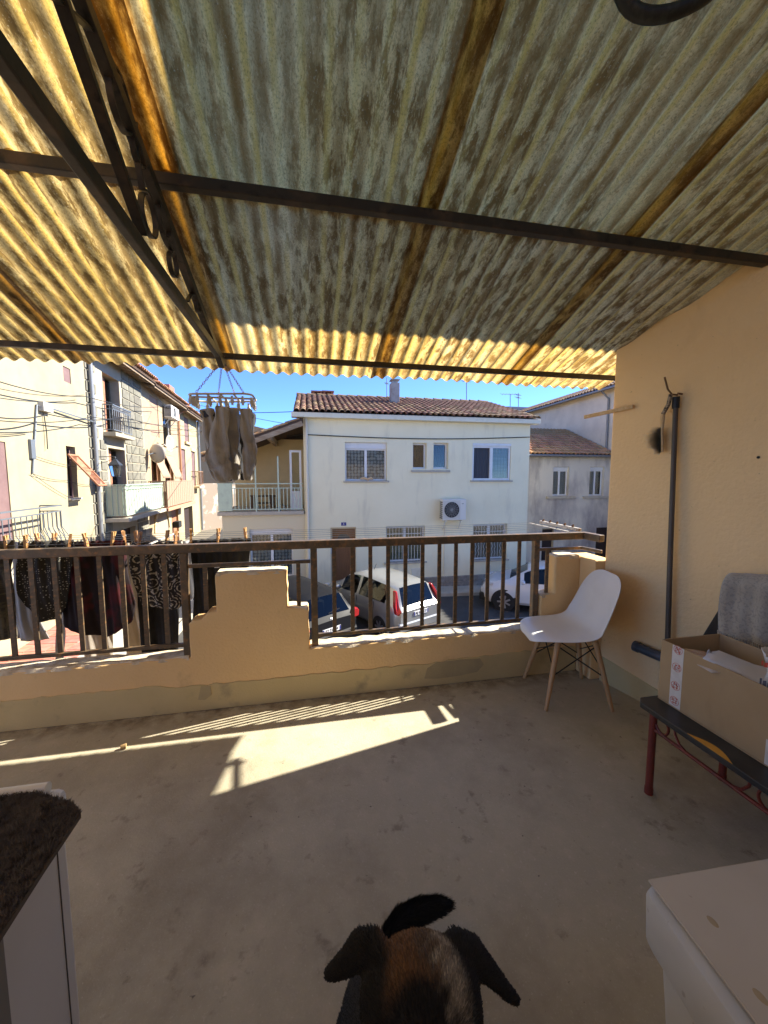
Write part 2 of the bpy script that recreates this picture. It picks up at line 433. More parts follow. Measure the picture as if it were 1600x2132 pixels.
def baluster(x, z0, z1):
    inst('baluster', bal_me, rail, Matrix.Translation((x, 0, z0 - 0.35)) @ Matrix.Diagonal((1, 1, z1 - z0, 1)))
xs = [-0.870 - 0.1155 * k for k in range(8)] + [-1.80 - 0.1155 * k for k in range(6)]
for x in xs: baluster(x, 0.4255, 0.9925)
for k in range(12): baluster(0.150 + 0.1206 * k, 0.4225, 0.9925)
baluster(-0.640, 0.628, 0.8965); baluster(-0.079, 0.612, 0.8965); baluster(1.703, 0.600, 0.9145)

# ---------------------------------------------------------------- corrugated roof
def roof_material(name, sheetA, sheetB, dirt, lo, fac, tint):
    m = bpy.data.materials.new(name); m.use_nodes = True
    nt = m.node_tree; N = nt.nodes; L = nt.links
    b = N['Principled BSDF']; b.inputs['Roughness'].default_value = 0.45; b.inputs['Specular IOR Level'].default_value = 0.35
    tc = N.new('ShaderNodeTexCoord')
    def noise(scale, st, det=6, rough=0.6):
        mp = N.new('ShaderNodeMapping'); mp.inputs['Scale'].default_value = st; L.new(tc.outputs['Object'], mp.inputs[0])
        nz = N.new('ShaderNodeTexNoise'); nz.inputs['Scale'].default_value = scale; nz.inputs['Detail'].default_value = det; nz.inputs['Roughness'].default_value = rough
        L.new(mp.outputs[0], nz.inputs['Vector']); return nz.outputs[0]
    def rng(s, lo, hi, amt=1.0):
        mr = N.new('ShaderNodeMapRange'); mr.inputs[1].default_value = lo; mr.inputs[2].default_value = hi; mr.inputs[4].default_value = amt
        L.new(s, mr.inputs[0]); return mr.outputs[0]
    def mix(f, a, c):
        mx = N.new('ShaderNodeMix'); mx.data_type = 'RGBA'; L.new(f, mx.inputs[0])
        if isinstance(a, tuple): mx.inputs[6].default_value = (*a, 1)
        else: L.new(a, mx.inputs[6])
        mx.inputs[7].default_value = (*c, 1); return mx.outputs[2]
    def mul(a, c):
        mm = N.new('ShaderNodeMath'); mm.operation = 'MULTIPLY'; L.new(a, mm.inputs[0])
        if isinstance(c, float): mm.inputs[1].default_value = c
        else: L.new(c, mm.inputs[1])
        return mm.outputs[0]
    # the sheet and its yellowing
    c = mix(rng(noise(2.2, (1, 0.4, 1), 4), 0.35, 0.65), sheetA, sheetB)
    # brown algae in long streaks, and in the valleys
    sep = N.new('ShaderNodeSeparateXYZ'); L.new(tc.outputs['Object'], sep.inputs[0])
    sn = N.new('ShaderNodeMath'); sn.operation = 'MULTIPLY'; sn.inputs[1].default_value = 2*math.pi/0.080; L.new(sep.outputs[0], sn.inputs[0])
    cs = N.new('ShaderNodeMath'); cs.operation = 'COSINE'; L.new(sn.outputs[0], cs.inputs[0])
    valley = rng(cs.outputs[0], 0.5, -1.0)
    patchy = rng(noise(1.7, (1, 0.55, 1), 6), lo, lo + 0.22)
    c = mix(mul(valley, rng(noise(6, (1.5, 0.10, 1), 5), 0.30, 0.62, 0.92)), c, dirt)
    c = mix(mul(patchy, rng(noise(24, (1.3, 0.22, 1), 8, 0.7), 0.46, 0.56, 0.92)), c, tuple(v*0.62 for v in dirt))
    c = mix(rng(noise(110, (1, 0.7, 1), 4), 0.60, 0.72, 0.6), c, (0.16, 0.13, 0.09))
    c = mix(rng(noise(7, (1, 0.8, 1), 3), 0.73, 0.76, 0.8), c, (0.14, 0.075, 0.03))
    c = mix(rng(noise(60, (1, 0.05, 1), 4), 0.66, 0.78, 0.5), c, (0.72, 0.72, 0.68))
    c = mix(mul(rng(noise(2.6, (1, 0.45, 1), 8, 0.7), 0.50, 0.66), rng(noise(55, (1, 0.5, 1), 6, 0.75), 0.42, 0.60, 0.8)), c, tuple(v*0.75 for v in dirt))
    crest = rng(cs.outputs[0], 0.35, 0.95)
    c = mix(mul(crest, rng(noise(4, (1.3, 0.12, 1), 5), 0.36, 0.56, 0.85)), c, (0.80, 0.58, 0.20))
    c = mix(rng(noise(210, (1, 0.55, 1), 4, 0.7), 0.50, 0.62, 0.52), c, tuple(v*0.9 for v in dirt))
    c = mix(rng(noise(150, (1, 0.6, 1), 4, 0.7), 0.60, 0.70, 0.55), c, (0.86, 0.82, 0.72))
    L.new(c, b.inputs['Base Color'])
    tr = N.new('ShaderNodeBsdfTranslucent')
    g = N.new('ShaderNodeGamma'); g.inputs[1].default_value = 1.05; L.new(c, g.inputs[0]); 
    ti = N.new('ShaderNodeMix'); ti.data_type = 'RGBA'; ti.blend_type = 'MULTIPLY'; ti.inputs[0].default_value = 1.0; ti.inputs[7].default_value = (*tint, 1)
    L.new(g.outputs[0], ti.inputs[6]); L.new(ti.outputs[2], tr.inputs['Color'])
    ms = N.new('ShaderNodeMixShader'); ms.inputs[0].default_value = fac
    L.new(b.outputs[0], ms.inputs[1]); L.new(tr.outputs[0], ms.inputs[2]); L.new(ms.outputs[0], N['Material Output'].inputs['Surface'])
    bp = N.new('ShaderNodeBump'); bp.inputs['Strength'].default_value = 0.25; bp.inputs['Distance'].default_value = 0.003
    L.new(noise(80, (1, 0.5, 1)), bp.inputs['Height']); L.new(bp.outputs[0], b.inputs['Normal'])
    return m
M_ROOF = roof_material('corrugated_sheet_grey', (0.94, 0.86, 0.62), (0.86, 0.72, 0.42), (0.36, 0.21, 0.075), 0.38, 0.80, (1.0, 0.84, 0.50))
M_ROOF4 = roof_material('corrugated_sheet_dulled', (0.80, 0.68, 0.46), (0.64, 0.49, 0.25), (0.25, 0.165, 0.07), 0.30, 0.56, (1.0, 0.90, 0.62))  # dirtier copy for the sunlit side, colour darkened to dull the sun there
M_ROOF3 = roof_material('corrugated_sheet_dark', (0.66, 0.56, 0.36), (0.52, 0.40, 0.18), (0.20, 0.125, 0.05), 0.20, 0.50, (1.0, 0.90, 0.62))  # heavier dirt, tone lowered where the sunlit sheets came out too bright
M_ROOF2 = roof_material('corrugated_sheet_brown', (0.84, 0.75, 0.52), (0.72, 0.58, 0.30), (0.27, 0.155, 0.052), 0.32, 0.62, (1.0, 0.90, 0.64))
RS = 0.32
def zroof(y): return 2.150 + RS * (2.745 - y)
roof = root('corrugated_roof', 'translucent corrugated roof of dirty yellowed plastic sheets above the terrace', 'roof', (0, 2.745, 2.19))
PITCHW, AMP = 0.080, 0.0105
def sheet(x0, x1, y0, y1, dz):
    nx = int((x1 - x0) / PITCHW * 8); ny = 10
    def fn(u, v):
        y = y0 + (y1 - y0) * v; xe = x1 if x1 < 2.3 else 2.30 + 0.20*(2.745 - y)
        x = x0 + (xe - x0) * u
        return (x, y, zroof(y) + AMP * math.cos(2*math.pi*x/PITCHW) + dz + 0.003*math.sin(3*x + 2*y))
    return MB().grid(fn, nx, ny)
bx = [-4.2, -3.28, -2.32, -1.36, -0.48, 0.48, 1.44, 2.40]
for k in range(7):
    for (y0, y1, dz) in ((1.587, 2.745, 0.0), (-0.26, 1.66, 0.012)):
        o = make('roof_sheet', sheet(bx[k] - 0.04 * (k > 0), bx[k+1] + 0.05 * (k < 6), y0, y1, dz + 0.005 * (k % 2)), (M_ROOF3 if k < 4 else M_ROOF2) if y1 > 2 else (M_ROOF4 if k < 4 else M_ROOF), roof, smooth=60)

M_STEEL = pm('dark_steel', (0.045, 0.036, 0.026), 0.5, [((0.11, 0.07, 0.04), 8, 0.5, 0.72), ((0.02, 0.017, 0.013), 22, 0.55, 0.7)], (50, 0.3, 0.003), metal=0.3, spec=0.4)
def zb(y): return zroof(y) - AMP - 0.004
yb = 1.565
mb = MB().box(-4.4, WX(yb) - 0.005, yb - 0.018, yb + 0.018, zb(yb) - 0.049, zb(yb) - 0.008)
make('roof_beam', mb, M_STEEL, bevel=0.004, label='thick dark steel beam crossing mid-roof under the corrugated sheets', cat='beam')
yb2 = 2.535
mb = MB().box(-4.4, 2.36, yb2 - 0.014, yb2 + 0.014, zb(yb2) - 0.040, zb(yb2) - 0.008)
make('roof_beam', mb, M_STEEL, bevel=0.003, label='thin dark steel beam along the eaves, carrying the sock hanger', cat='beam')

# ---------------------------------------------------------------- truss with scrolls in the plane x = -0.5
TX = -0.50
tr = root('roof_truss', 'black wrought iron roof truss with scrolls under the corrugated sheets', 'truss', (TX, 2.62, 2.18))
make('bottom_chord', MB().bar((TX, 2.575, 2.150), (TX, -0.24, 2.172), 0.030, 0.043), M_STEEL, tr, bevel=0.004)
def ztc(y): return zb(y) - 0.112
make('top_chord', MB().bar((TX, 2.50, ztc(2.50) + 0.012), (TX, -0.24, ztc(-0.24)), 0.032, 0.04), M_STEEL, tr, bevel=0.003)
make('strut', MB().bar((TX, 1.40, 2.21), (TX, 0.70, ztc(0.70)), 0.03, 0.022), M_STEEL, tr, bevel=0.002)
def flat_path(pts, w=0.017, t=0.006):
    """flat bar bent in the truss plane; pts are (y, z)"""
    m = MB(); vs = []; fs = []; n = len(pts)
    for i, (y, z) in enumerate(pts):
        a = pts[max(i-1, 0)]; b = pts[min(i+1, n-1)]
        ty, tz = b[0]-a[0], b[1]-a[1]; l = math.hypot(ty, tz) or 1
        ny, nz = -tz/l*t/2, ty/l*t/2
        vs += [(TX - w/2, y+ny, z+nz), (TX + w/2, y+ny, z+nz), (TX + w/2, y-ny, z-nz), (TX - w/2, y-ny, z-nz)]
    for i in range(n-1):
        for k in range(4):
            l = (k+1) % 4; fs.append((i*4+k, i*4+l, (i+1)*4+l, (i+1)*4+k))
    fs += [(3,2,1,0), tuple((n-1)*4+k for k in range(4))]
    return m.add(vs, fs)
def spiral(cy, cz, r0, r1, a0, a1, n=26):
    return [(cy + (r0+(r1-r0)*i/n)*math.cos(a0+(a1-a0)*i/n), cz + (r0+(r1-r0)*i/n)*math.sin(a0+(a1-a0)*i/n)) for i in range(n+1)]
def scroll(pts): make('scroll', flat_path(pts), M_STEEL, tr, smooth=50)
def bez(p0, p1, p2, p3, n=18):
    return [tuple((1-t)**3*p0[k] + 3*(1-t)**2*t*p1[k] + 3*(1-t)*t*t*p2[k] + t**3*p3[k] for k in (0, 1)) for t in [i/n for i in range(n+1)]]
scroll(bez((0.62, 2.225), (0.85, 2.30), (1.05, 2.50), (1.215, 2.555)) + spiral(1.285, 2.490, 0.072, 0.056, R(120), R(120-400)))
scroll(spiral(1.455, 2.300, 0.055, 0.066, R(-250), R(125)) + bez((1.415, 2.352), (1.38, 2.42), (1.37, 2.47), (1.385, 2.52), 10))
scroll(spiral(1.40, 2.455, 0.040, 0.046, R(-90), R(250)))
scroll(spiral(1.60, 2.375, 0.050, 0.056, R(-60), R(250)) + bez((1.58, 2.32), (1.62, 2.30), (1.66, 2.31), (1.675, 2.31), 6) + spiral(1.68, 2.265, 0.046, 0.040, R(80), R(-250)))
scroll(bez((1.85, 2.20), (1.90, 2.26), (1.95, 2.28), (2.0, 2.285)) + spiral(2.01, 2.255, 0.036, 0.03, R(90), R(-250)))
scroll(spiral(0.36, 2.46, 0.05, 0.07, R(200), R(-150)) + bez((0.30, 2.42), (0.22, 2.35), (0.20, 2.28), (0.22, 2.225), 10))

# hose loop hanging on a hook under the roof
M_RUB = pm('black_rubber', (0.018, 0.018, 0.014), 0.5, [((0.05, 0.05, 0.035), 30, 0.5, 0.7)])
hc = aty(1390, 28, 0.90); hr = 0.135
hose = root('garden_hose', 'loop of thick black hose hanging from the roof above the terrace', 'hose', hc)
cy = hc + Vector((0, 0, hr))
make('coil', MB().tube([(cy.x + hr*math.cos(2*math.pi*i/40), cy.y + 0.03*math.sin(4*math.pi*i/40), cy.z + hr*math.sin(2*math.pi*i/40)) for i in range(40)], 0.017, 10, closed=True), M_RUB, hose, smooth=60)
make('hook', MB().tube([(cy.x, cy.y, zroof(cy.y) - 0.012), (cy.x, cy.y, cy.z + hr + 0.03), (cy.x, cy.y - 0.02, cy.z + hr - 0.026), (cy.x, cy.y + 0.02, cy.z + hr - 0.028)], 0.005, 6), M_STEEL, hose)


# unseen house front behind the camera, its distance set to tune the terrace light
hw = root('house_wall', 'unseen ochre rendered house front, set back to tune the terrace light', 'wall', (0, -1.5, 0))
make('wall_body', MB().box(-4.6, 2.86, -1.75, -1.5, -0.2, 3.3), M_WALL, hw)

# fixing bolts along the beams
bolt_me = mesh_of(MB().lathe([(0.0, 0.020), (0.008, 0.018), (0.009, 0.006), (0.014, 0.004), (0.014, 0.0)], n=8), M_STEEL, 40, 'roof_bolt')
for yy in (yb + 0.026, yb2 + 0.022):
    for k in range(26):
        x = -1.9 + 0.16*k
        inst('roof_bolt', bolt_me, roof, Matrix.Translation((x, yy - 2.745, zb(yy) - 2.19 + 0.002)) @ Matrix.Rotation(math.pi, 4, 'X'))
# ================================================================ STREET
def ground_z(x): return -2.50 - 0.028 * (max(-12.0, min(14.0, x)) - 1.0)
def gsheet(poly_x, y0, y1, dz, ny=2):
    xs = poly_x; vs = []; fs = []
    for j in range(ny + 1):
        for x in xs: vs.append((x, y0 + (y1-y0)*j/ny, ground_z(x) + dz))
    n = len(xs)
    for j in range(ny):
        for i in range(n-1): fs.append((j*n+i, j*n+i+1, (j+1)*n+i+1, (j+1)*n+i))
    return MB().add(vs, fs)
def frange(a, b, n): return [a + (b-a)*i/n for i in range(n+1)]
M_GROUND = pm('far_ground', (0.16, 0.14, 0.11), 0.95, [((0.22, 0.19, 0.15), 0.4, 0.4, 0.7)])
M_ASPH = pm('asphalt', (0.060, 0.057, 0.055), 0.9, [((0.085, 0.08, 0.076), 0.8, 0.4, 0.7), ((0.04, 0.038, 0.036), 2.5, 0.55, 0.75), ((0.11, 0.105, 0.1), 60, 0.6, 0.75, None, 2, 0.5)], (120, 0.5, 0.006))
M_PAVE = pm('pale_pavement', (0.50, 0.46, 0.39), 0.9, [((0.42, 0.38, 0.31), 1.4, 0.4, 0.7), ((0.32, 0.29, 0.24), 6, 0.6, 0.8)], (70, 0.3, 0.004))
M_REDP = pm('red_paving', (0.42, 0.15, 0.11), 0.85, [((0.48, 0.22, 0.17), 5, 0.4, 0.7)], (60, 0.3, 0.003), rnd=0.18)
make('ground', gsheet([-400] + frange(-12, 14, 26) + [400], -60, 500, -0.03, 6), M_GROUND, kind='structure')
make('road', gsheet(frange(-6.2, 14, 20), 2.6, 36, -0.004, 4), M_ASPH, kind='structure')
pav = root('pavement', kind='structure', loc=(-4.8, 9.0, ground_z(-4.8)))
make('paving_base', gsheet(frange(-6.6, -3.3, 6), 3.0, 12.6, 0.010), M_PAVE, pav)
# red paving slabs laid in the pale pavement
slab_me = mesh_of(MB().box(-0.19, 0.19, -0.19, 0.19, 0.0, 0.022), M_REDP, None, 'paving_slab')
for i in range(5):
    for j in range(13):
        x = -6.25 + 0.40*i + 0.0; y = 6.2 + 0.40*j
        if (i + 0.25*j) > 5.2: continue
        inst('paving_slab', slab_me, pav, Matrix.Translation((x + 4.8, y - 9.0, ground_z(x) - ground_z(-4.8) + 0.010)) @ Matrix.Rotation(R(2.3), 4, 'Y'))
kerb = MB()
make('kerb', MB().bar((-3.25, 3.0, ground_z(-3.25) + 0.04), (-3.25, 12.6, ground_z(-3.25) + 0.04), 0.12, 0.16), M_PAVE, pav)
side_pav = gsheet(frange(-0.2, 8.3, 9), 12.25, 13.2, 0.11)
make('pavement', side_pav, M_PAVE, kind='structure')
make('kerb', MB().add([(x, y, ground_z(x) + z) for x in (-0.2, 8.3) for (y, z) in ((12.12, -0.1), (12.12, 0.105), (12.25, 0.112), (12.25, -0.1))], [(0,1,2,3),(7,6,5,4),(0,4,5,1),(1,5,6,2),(2,6,7,3)]), M_PAVE, kind='structure')

# ---------------------------------------------------------------- house kit; local frame: u along the front, y into the house, z is world height
class House:
    def __init__(s, name, label, p0, ang, base, cat='house'):
        s.base = base
        s.r = root(name, label, cat, (p0[0], p0[1], base), ang)
    def m(s, name, mb, mat, parent=None, **k):
        o = MB(); o.f = mb.f; o.v = [(p[0], p[1], p[2] - s.base) for p in mb.v]
        return make(name, o, mat, parent or s.r, local=True, **k)
    def inst(s, name, me, M, parent=None):
        return inst(name, me, parent or s.r, Matrix.Translation((0, 0, -s.base)) @ M)
def facade(u0, u1, z0, z1, holes, thick=0.22, depth=6.0, body=True, back_h=None):
    """front with real openings and reveals, plus the other three sides"""
    us = sorted(set([u0, u1] + [h[0] for h in holes] + [h[1] for h in holes]))
    zs = sorted(set([z0, z1] + [h[2] for h in holes] + [h[3] for h in holes]))
    m = MB()
    for a, b in zip(us[:-1], us[1:]):
        for c, d in zip(zs[:-1], zs[1:]):
            uc, zc = (a+b)/2, (c+d)/2
            if any(h[0] < uc < h[1] and h[2] < zc < h[3] for h in holes): continue
            m.add([(a,0,c),(b,0,c),(b,0,d),(a,0,d)], [(0,1,2,3)])
    for h in holes:
        a, b, c, d = h[:4]; t = thick
        m.add([(a,0,c),(b,0,c),(b,0,d),(a,0,d),(a,t,c),(b,t,c),(b,t,d),(a,t,d)], [(0,4,5,1),(1,5,6,2),(2,6,7,3),(3,7,4,0)])
    if body:
        m.add([(u0,0,z0),(u0,depth,z0),(u0,depth,z1),(u0,0,z1),(u1,0,z0),(u1,depth,z0),(u1,depth,z1),(u1,0,z1)],
              [(0,3,2,1),(4,5,6,7),(1,2,6,5),(3,7,6,2)])
    return m
M_PVC = pm('white_pvc', (0.72, 0.73, 0.74), 0.4, [((0.62, 0.63, 0.63), 3, 0.5, 0.8)])
M_GLASS = glass('window_glass', (0.85, 0.88, 0.88))
M_DARK = pm('dark_interior', (0.02, 0.02, 0.022), 0.9)
def lace_material():
    m = pm('lace_curtain', (0.62, 0.60, 0.54), 0.9)
    nt = m.node_tree; N = nt.nodes; L = nt.links; b = N['Principled BSDF']
    tc = N.new('ShaderNodeTexCoord'); mp = N.new('ShaderNodeMapping'); mp.inputs['Scale'].default_value = (1, 1, 1); L.new(tc.outputs['Object'], mp.inputs[0])
    vo = N.new('ShaderNodeTexVoronoi'); vo.inputs['Scale'].default_value = 9; vo.inputs['Randomness'].default_value = 0.25; L.new(mp.outputs[0], vo.inputs['Vector'])
    wv = N.new('ShaderNodeTexWave'); wv.wave_type = 'RINGS'; wv.inputs['Scale'].default_value = 8; wv.inputs['Distortion'].default_value = 6; L.new(vo.outputs['Position'], wv.inputs['Vector'])
    mr = N.new('ShaderNodeMapRange'); mr.inputs[1].default_value = 0.42; mr.inputs[2].default_value = 0.62; L.new(vo.outputs[0], mr.inputs[0])
    mx = N.new('ShaderNodeMix'); mx.data_type = 'RGBA'; mx.inputs[6].default_value = (0.86, 0.85, 0.80, 1); mx.inputs[7].default_value = (0.34, 0.34, 0.33, 1)
    L.new(mr.outputs[0], mx.inputs[0]); L.new(mx.outputs[2], b.inputs['Base Color'])
    return m
M_LACE = lace_material()
M_CURT = pm('plain_curtain', (0.48, 0.46, 0.40), 0.9, [((0.30, 0.29, 0.26), 6, 0.45, 0.65, (1, 1, 0.05))])
M_CURTD = pm('dark_curtain', (0.06, 0.065, 0.08), 0.9)
M_CURTG = pm('green_grey_blind', (0.36, 0.38, 0.28), 0.9, [((0.28, 0.31, 0.22), 20, 0.45, 0.6, (0.05, 1, 1))])
M_SILL = pm('sill_concrete', (0.46, 0.42, 0.35), 0.9, [((0.30, 0.27, 0.22), 4, 0.5, 0.8)], (60, .3, .003))
def window(H, u0, u1, z0, z1, n=2, frame=0.055, y=0.13, mat=None, shutter_box=0.0, curtain=None, sill=True, sill_mat=None, open_left=False, curtains=None):
    mat = mat or M_PVC
    m = MB(); zt = z1 - shutter_box
    a, b, c, d = u0 + 0.004, u1 - 0.004, z0 + 0.004, zt - 0.004
    f = frame; y0, y1 = y, y + 0.06
    m.box(a, a+f, y0, y1, c, d); m.box(b-f, b, y0, y1, c, d); m.box(a+f, b-f, y0, y1, c, c+f); m.box(a+f, b-f, y0, y1, d-f, d)
    for i in range(1, n):
        uc = a + (b-a)*i/n; m.box(uc - f*0.8, uc + f*0.8, y0 - 0.004, y1, c+f, d-f)
    w = H.m('window', m, mat, bevel=0.004)
    if shutter_box:
        H.m('shutter_box', MB().box(a, b, y - 0.05, y + 0.08, d, z1 - 0.004), mat, w, bevel=0.004)
    for i in range(n):
        p0 = a + (b-a)*i/n + f*0.8; p1 = a + (b-a)*(i+1)/n - f*0.8
        if not (open_left and i == 0):
            H.m('pane', MB().box(p0, p1, y0 + 0.025, y0 + 0.033, c + f*0.8, d - f*0.8), M_GLASS, w)
        cm = curtains[i] if curtains else curtain
        if cm:
            def fn(u, v, p0=p0, p1=p1): return (p0 - 0.03 + (p1-p0+0.06)*u, y0 + 0.072 + 0.010*math.sin(u*38 + i), c + (d-c)*v)
            H.m('curtain', MB().grid(fn, 40, 1), cm, w, smooth=80)
    if sill:
        H.m('sill', MB().box(u0 - 0.07, u1 + 0.07, -0.07, y0 - 0.002, z0 - 0.055, z0 + 0.003), sill_mat or M_SILL, w, bevel=0.006)
    return w

# tile: a half-round clay tile, x across, y up the slope, z out of the roof
def tile_mesh(r, ln, mat):
    m = MB(); n = 6; vs = []; fs = []
    for (y, k) in ((0, 1.0), (ln, 0.86)):
        for s in (1.0, 0.82):
            for i in range(n+1):
                a = math.pi * i / n; vs.append((-r*k*s*math.cos(a), y, r*k*s*math.sin(a)*0.85 + (0.018 if y == 0 else 0)))
    q = n + 1
    for i in range(n):
        fs += [(i, i+1, 2*q+i+1, 2*q+i), (q+i+1, q+i, 3*q+i, 3*q+i+1), (i+1, i, q+i, q+i+1)]
    return mesh_of(m.add(vs, fs), mat, 50, 'tile')
def tile_field(H, part, u0, u1, y_e, z_e, run, rise, pitch, step, me, keep, extra_name='tile_field', mat=None, seed=1):
    """rows of tiles going up the slope; the first `keep` rows are single pieces, the rest one mesh"""
    rnd = random.Random(seed); ln = math.hypot(run, rise); a = math.atan2(rise, run)
    cols = int(round((u1-u0)/pitch)); pw = (u1-u0)/cols; rows = int(ln/step)
    far = MB(); base = [(v.co.copy()) for v in me.vertices]; polys = [tuple(p.vertices) for p in me.polygons]
    for j in range(rows):
        for i in range(cols):
            s = j*step - 0.03 + rnd.uniform(-.012, .012)
            M = Matrix.Translation((u0 + (i+0.5)*pw + rnd.uniform(-.008, .008), y_e + s*math.cos(a), z_e + s*math.sin(a) + 0.01)) @ Matrix.Rotation(a, 4, 'X') @ Matrix.Rotation(rnd.uniform(-.02, .02), 4, 'Z')
            if j < keep: H.inst('tile', me, M, part)
            else: far.add([M @ p for p in base], polys)
    if far.v:
        o = H.m(extra_name, far, mat, part, smooth=50); o['kind'] = 'stuff'

# ---------------------------------------------------------------- the white house opposite
M_CREAM = pm('cream_render', (0.87, 0.80, 0.575), 0.93, [((0.82, 0.75, 0.53), 0.9, 0.42, 0.68), ((0.52, 0.475, 0.36), 2.6, 0.55, 0.80, (1, 1, 0.22), 8, 0.6), ((0.5, 0.46, 0.36), 9, 0.70, 0.80, None, 4, 0.35)], (70, 0.3, 0.005))
M_TILE = pm('old_clay_tile', (0.27, 0.14, 0.085), 0.9, [((0.36, 0.24, 0.15), 8, 0.45, 0.65), ((0.10, 0.075, 0.055), 14, 0.5, 0.68), ((0.40, 0.36, 0.29), 30, 0.62, 0.75, None, 3, 0.6)], rnd=0.5)
M_TILE2 = pm('orange_clay_tile', (0.50, 0.25, 0.12), 0.9, [((0.52, 0.33, 0.2), 8, 0.45, 0.65), ((0.16, 0.10, 0.07), 14, 0.55, 0.7)], rnd=0.3)
M_UNDER = pm('roof_underlay', (0.08, 0.05, 0.035), 0.95)
M_ROOFW = pm('fascia_cream', (0.74, 0.70, 0.57), 0.7, [((0.60, 0.55, 0.42), 3, 0.5, 0.8)])
YF = 13.0
WH = House('white_house', 'two-storey cream rendered house with brown door facing the terrace', (4.0, YF), 0, -2.6)
def wu(px, py): p = aty(px, py, YF); return p.x - 4.0, p.z
def wrect(x0, y0, x1, y1):
    a = wu(x0, (y0+y1)/2)[0]; b = wu(x1, (y0+y1)/2)[0]; c = wu((x0+x1)/2, y1)[1]; d = wu((x0+x1)/2, y0)[1]
    return (a, b, c, d)
U0, U1 = wu(640, 1000)[0] - 0.10, wu(1101, 1000)[0]
ZE = 3.42
w1 = wrect(719, 921, 806, 1001); w2 = wrect(860, 922, 889, 976); w3 = wrect(903, 922, 934, 976); w4 = wrect(984, 923, 1064, 1000)
dr = wrect(689, 1098, 742, 1222); g1 = wrect(804, 1095, 885, 1170); g2 = wrect(985, 1091, 1056, 1165)
dr = (dr[0], dr[1], -2.39, dr[3])
WH.m('wall', facade(U0, U1, -3.2, ZE, [w1, w2, w3, w4, dr, g1, g2], 0.24, 8.0), M_CREAM)
# gables
RZ = aty(830, 831, 17.0).z - 0.02
for u in (U0, U1):
    s = 1 if u == U1 else -1
    WH.m('gable', MB().add([(u, 0, ZE), (u, 8.0, ZE), (u, 4.0, RZ - 0.1), (u - s*0.2, 0, ZE), (u - s*0.2, 8.0, ZE), (u - s*0.2, 4.0, RZ - 0.1)], [(0,1,2),(5,4,3),(0,2,5,3),(1,4,5,2)]), M_CREAM)
EY = -0.28; ZT = ZE + 0.10
fz0 = ZE - 0.06
WH.m('fascia', MB().box(U0 - 0.36, U1 + 0.22, EY - 0.02, 0.005, fz0, fz0 + 0.155), M_ROOFW, bevel=0.01)
sl = root  # (name kept free)
run, rise = 4.0 - EY, RZ - ZT
rf = WH.m('roof', MB().add([(U0-.3, EY, ZT-.01), (U1+.18, EY, ZT-.01), (U1+.18, 4.0, RZ-.01), (U0-.3, 4.0, RZ-.01), (U0-.3, 8.3, ZT-.01), (U1+.18, 8.3, ZT-.01),
                            (U0-.3, EY, ZT-.09), (U1+.18, EY, ZT-.09), (U1+.18, 4.0, RZ-.09), (U0-.3, 4.0, RZ-.09), (U0-.3, 8.3, ZT-.09), (U1+.18, 8.3, ZT-.09)],
                           [(0,1,2,3),(3,2,5,4),(7,6,9,8),(8,9,10,11),(0,6,7,1),(4,5,11,10),(0,3,9,6),(3,4,10,9),(1,7,8,2),(2,8,11,5)]), M_UNDER)
t_me = tile_mesh(0.098, 0.46, M_TILE)
tile_field(WH, rf, U0 - 0.3, U1 + 0.18, EY - 0.05, ZT, run, rise, 0.205, 0.385, t_me, 6, mat=M_TILE)
rid = MB()
for i in range(20):
    u = U0 - 0.3 + (U1 - U0 + 0.48)*i/20
    rid.tube([(u, 4.0, RZ + 0.02), (u + (U1-U0+0.48)/20 + 0.05, 4.0, RZ + 0.0)], [0.12, 0.10], 10)
o = WH.m('ridge_tiles', rid, M_TILE, rf, smooth=50); o['kind'] = 'stuff'
# chimneys
M_CHIM = pm('chimney_render', (0.36, 0.34, 0.32), 0.9, [((0.24, 0.22, 0.20), 5, 0.45, 0.7)], (60, .4, .004))
M_BRICK = pm('brick_red', (0.38, 0.17, 0.12), 0.9, [((0.28, 0.12, 0.09), 9, 0.45, 0.7)])
def chimney(H, u0, u1, y, z0, z1, mat, part):
    c = H.m('chimney', MB().box(u0, u1, y, y + 0.4, z0, z1), mat, part, bevel=0.01)
    return c
p = aty(824, 831, 15.2); ct = aty(824, 796, 15.2)
cu = p.x - 4.0
ch = chimney(WH, cu - 0.17, cu + 0.17, 2.2, ZT + 0.6, ct.z, M_CHIM, rf)
WH.m('chimney_cap', MB().box(cu - 0.11, cu + 0.11, 2.27, 2.5, ct.z + 0.001, ct.z + 0.10).box(cu - 0.18, cu + 0.18, 2.2, 2.58, ct.z + 0.101, ct.z + 0.14), M_CHIM, rf)
for (xa, xb) in ((650, 672), (673, 695)):
    a = aty(xa, 820, 17.2); b = aty(xb, 820, 17.2); zt = aty(xa, 813, 17.2).z
    c = WH.m('chimney', MB().box(a.x-4, b.x-4, 4.2, 4.7, RZ - 0.3, RZ + 0.06), M_BRICK, rf)
    m = MB()
    for uu in (a.x - 4 + 0.02, b.x - 4 - 0.10):
        m.box(uu, uu + 0.08, 4.22, 4.68, RZ + 0.062, zt - 0.05)
    m.box(a.x-4-.04, b.x-4+.02, 4.15, 4.75, zt - 0.049, zt)
    WH.m('chimney_cowl', m, M_BRICK, rf)
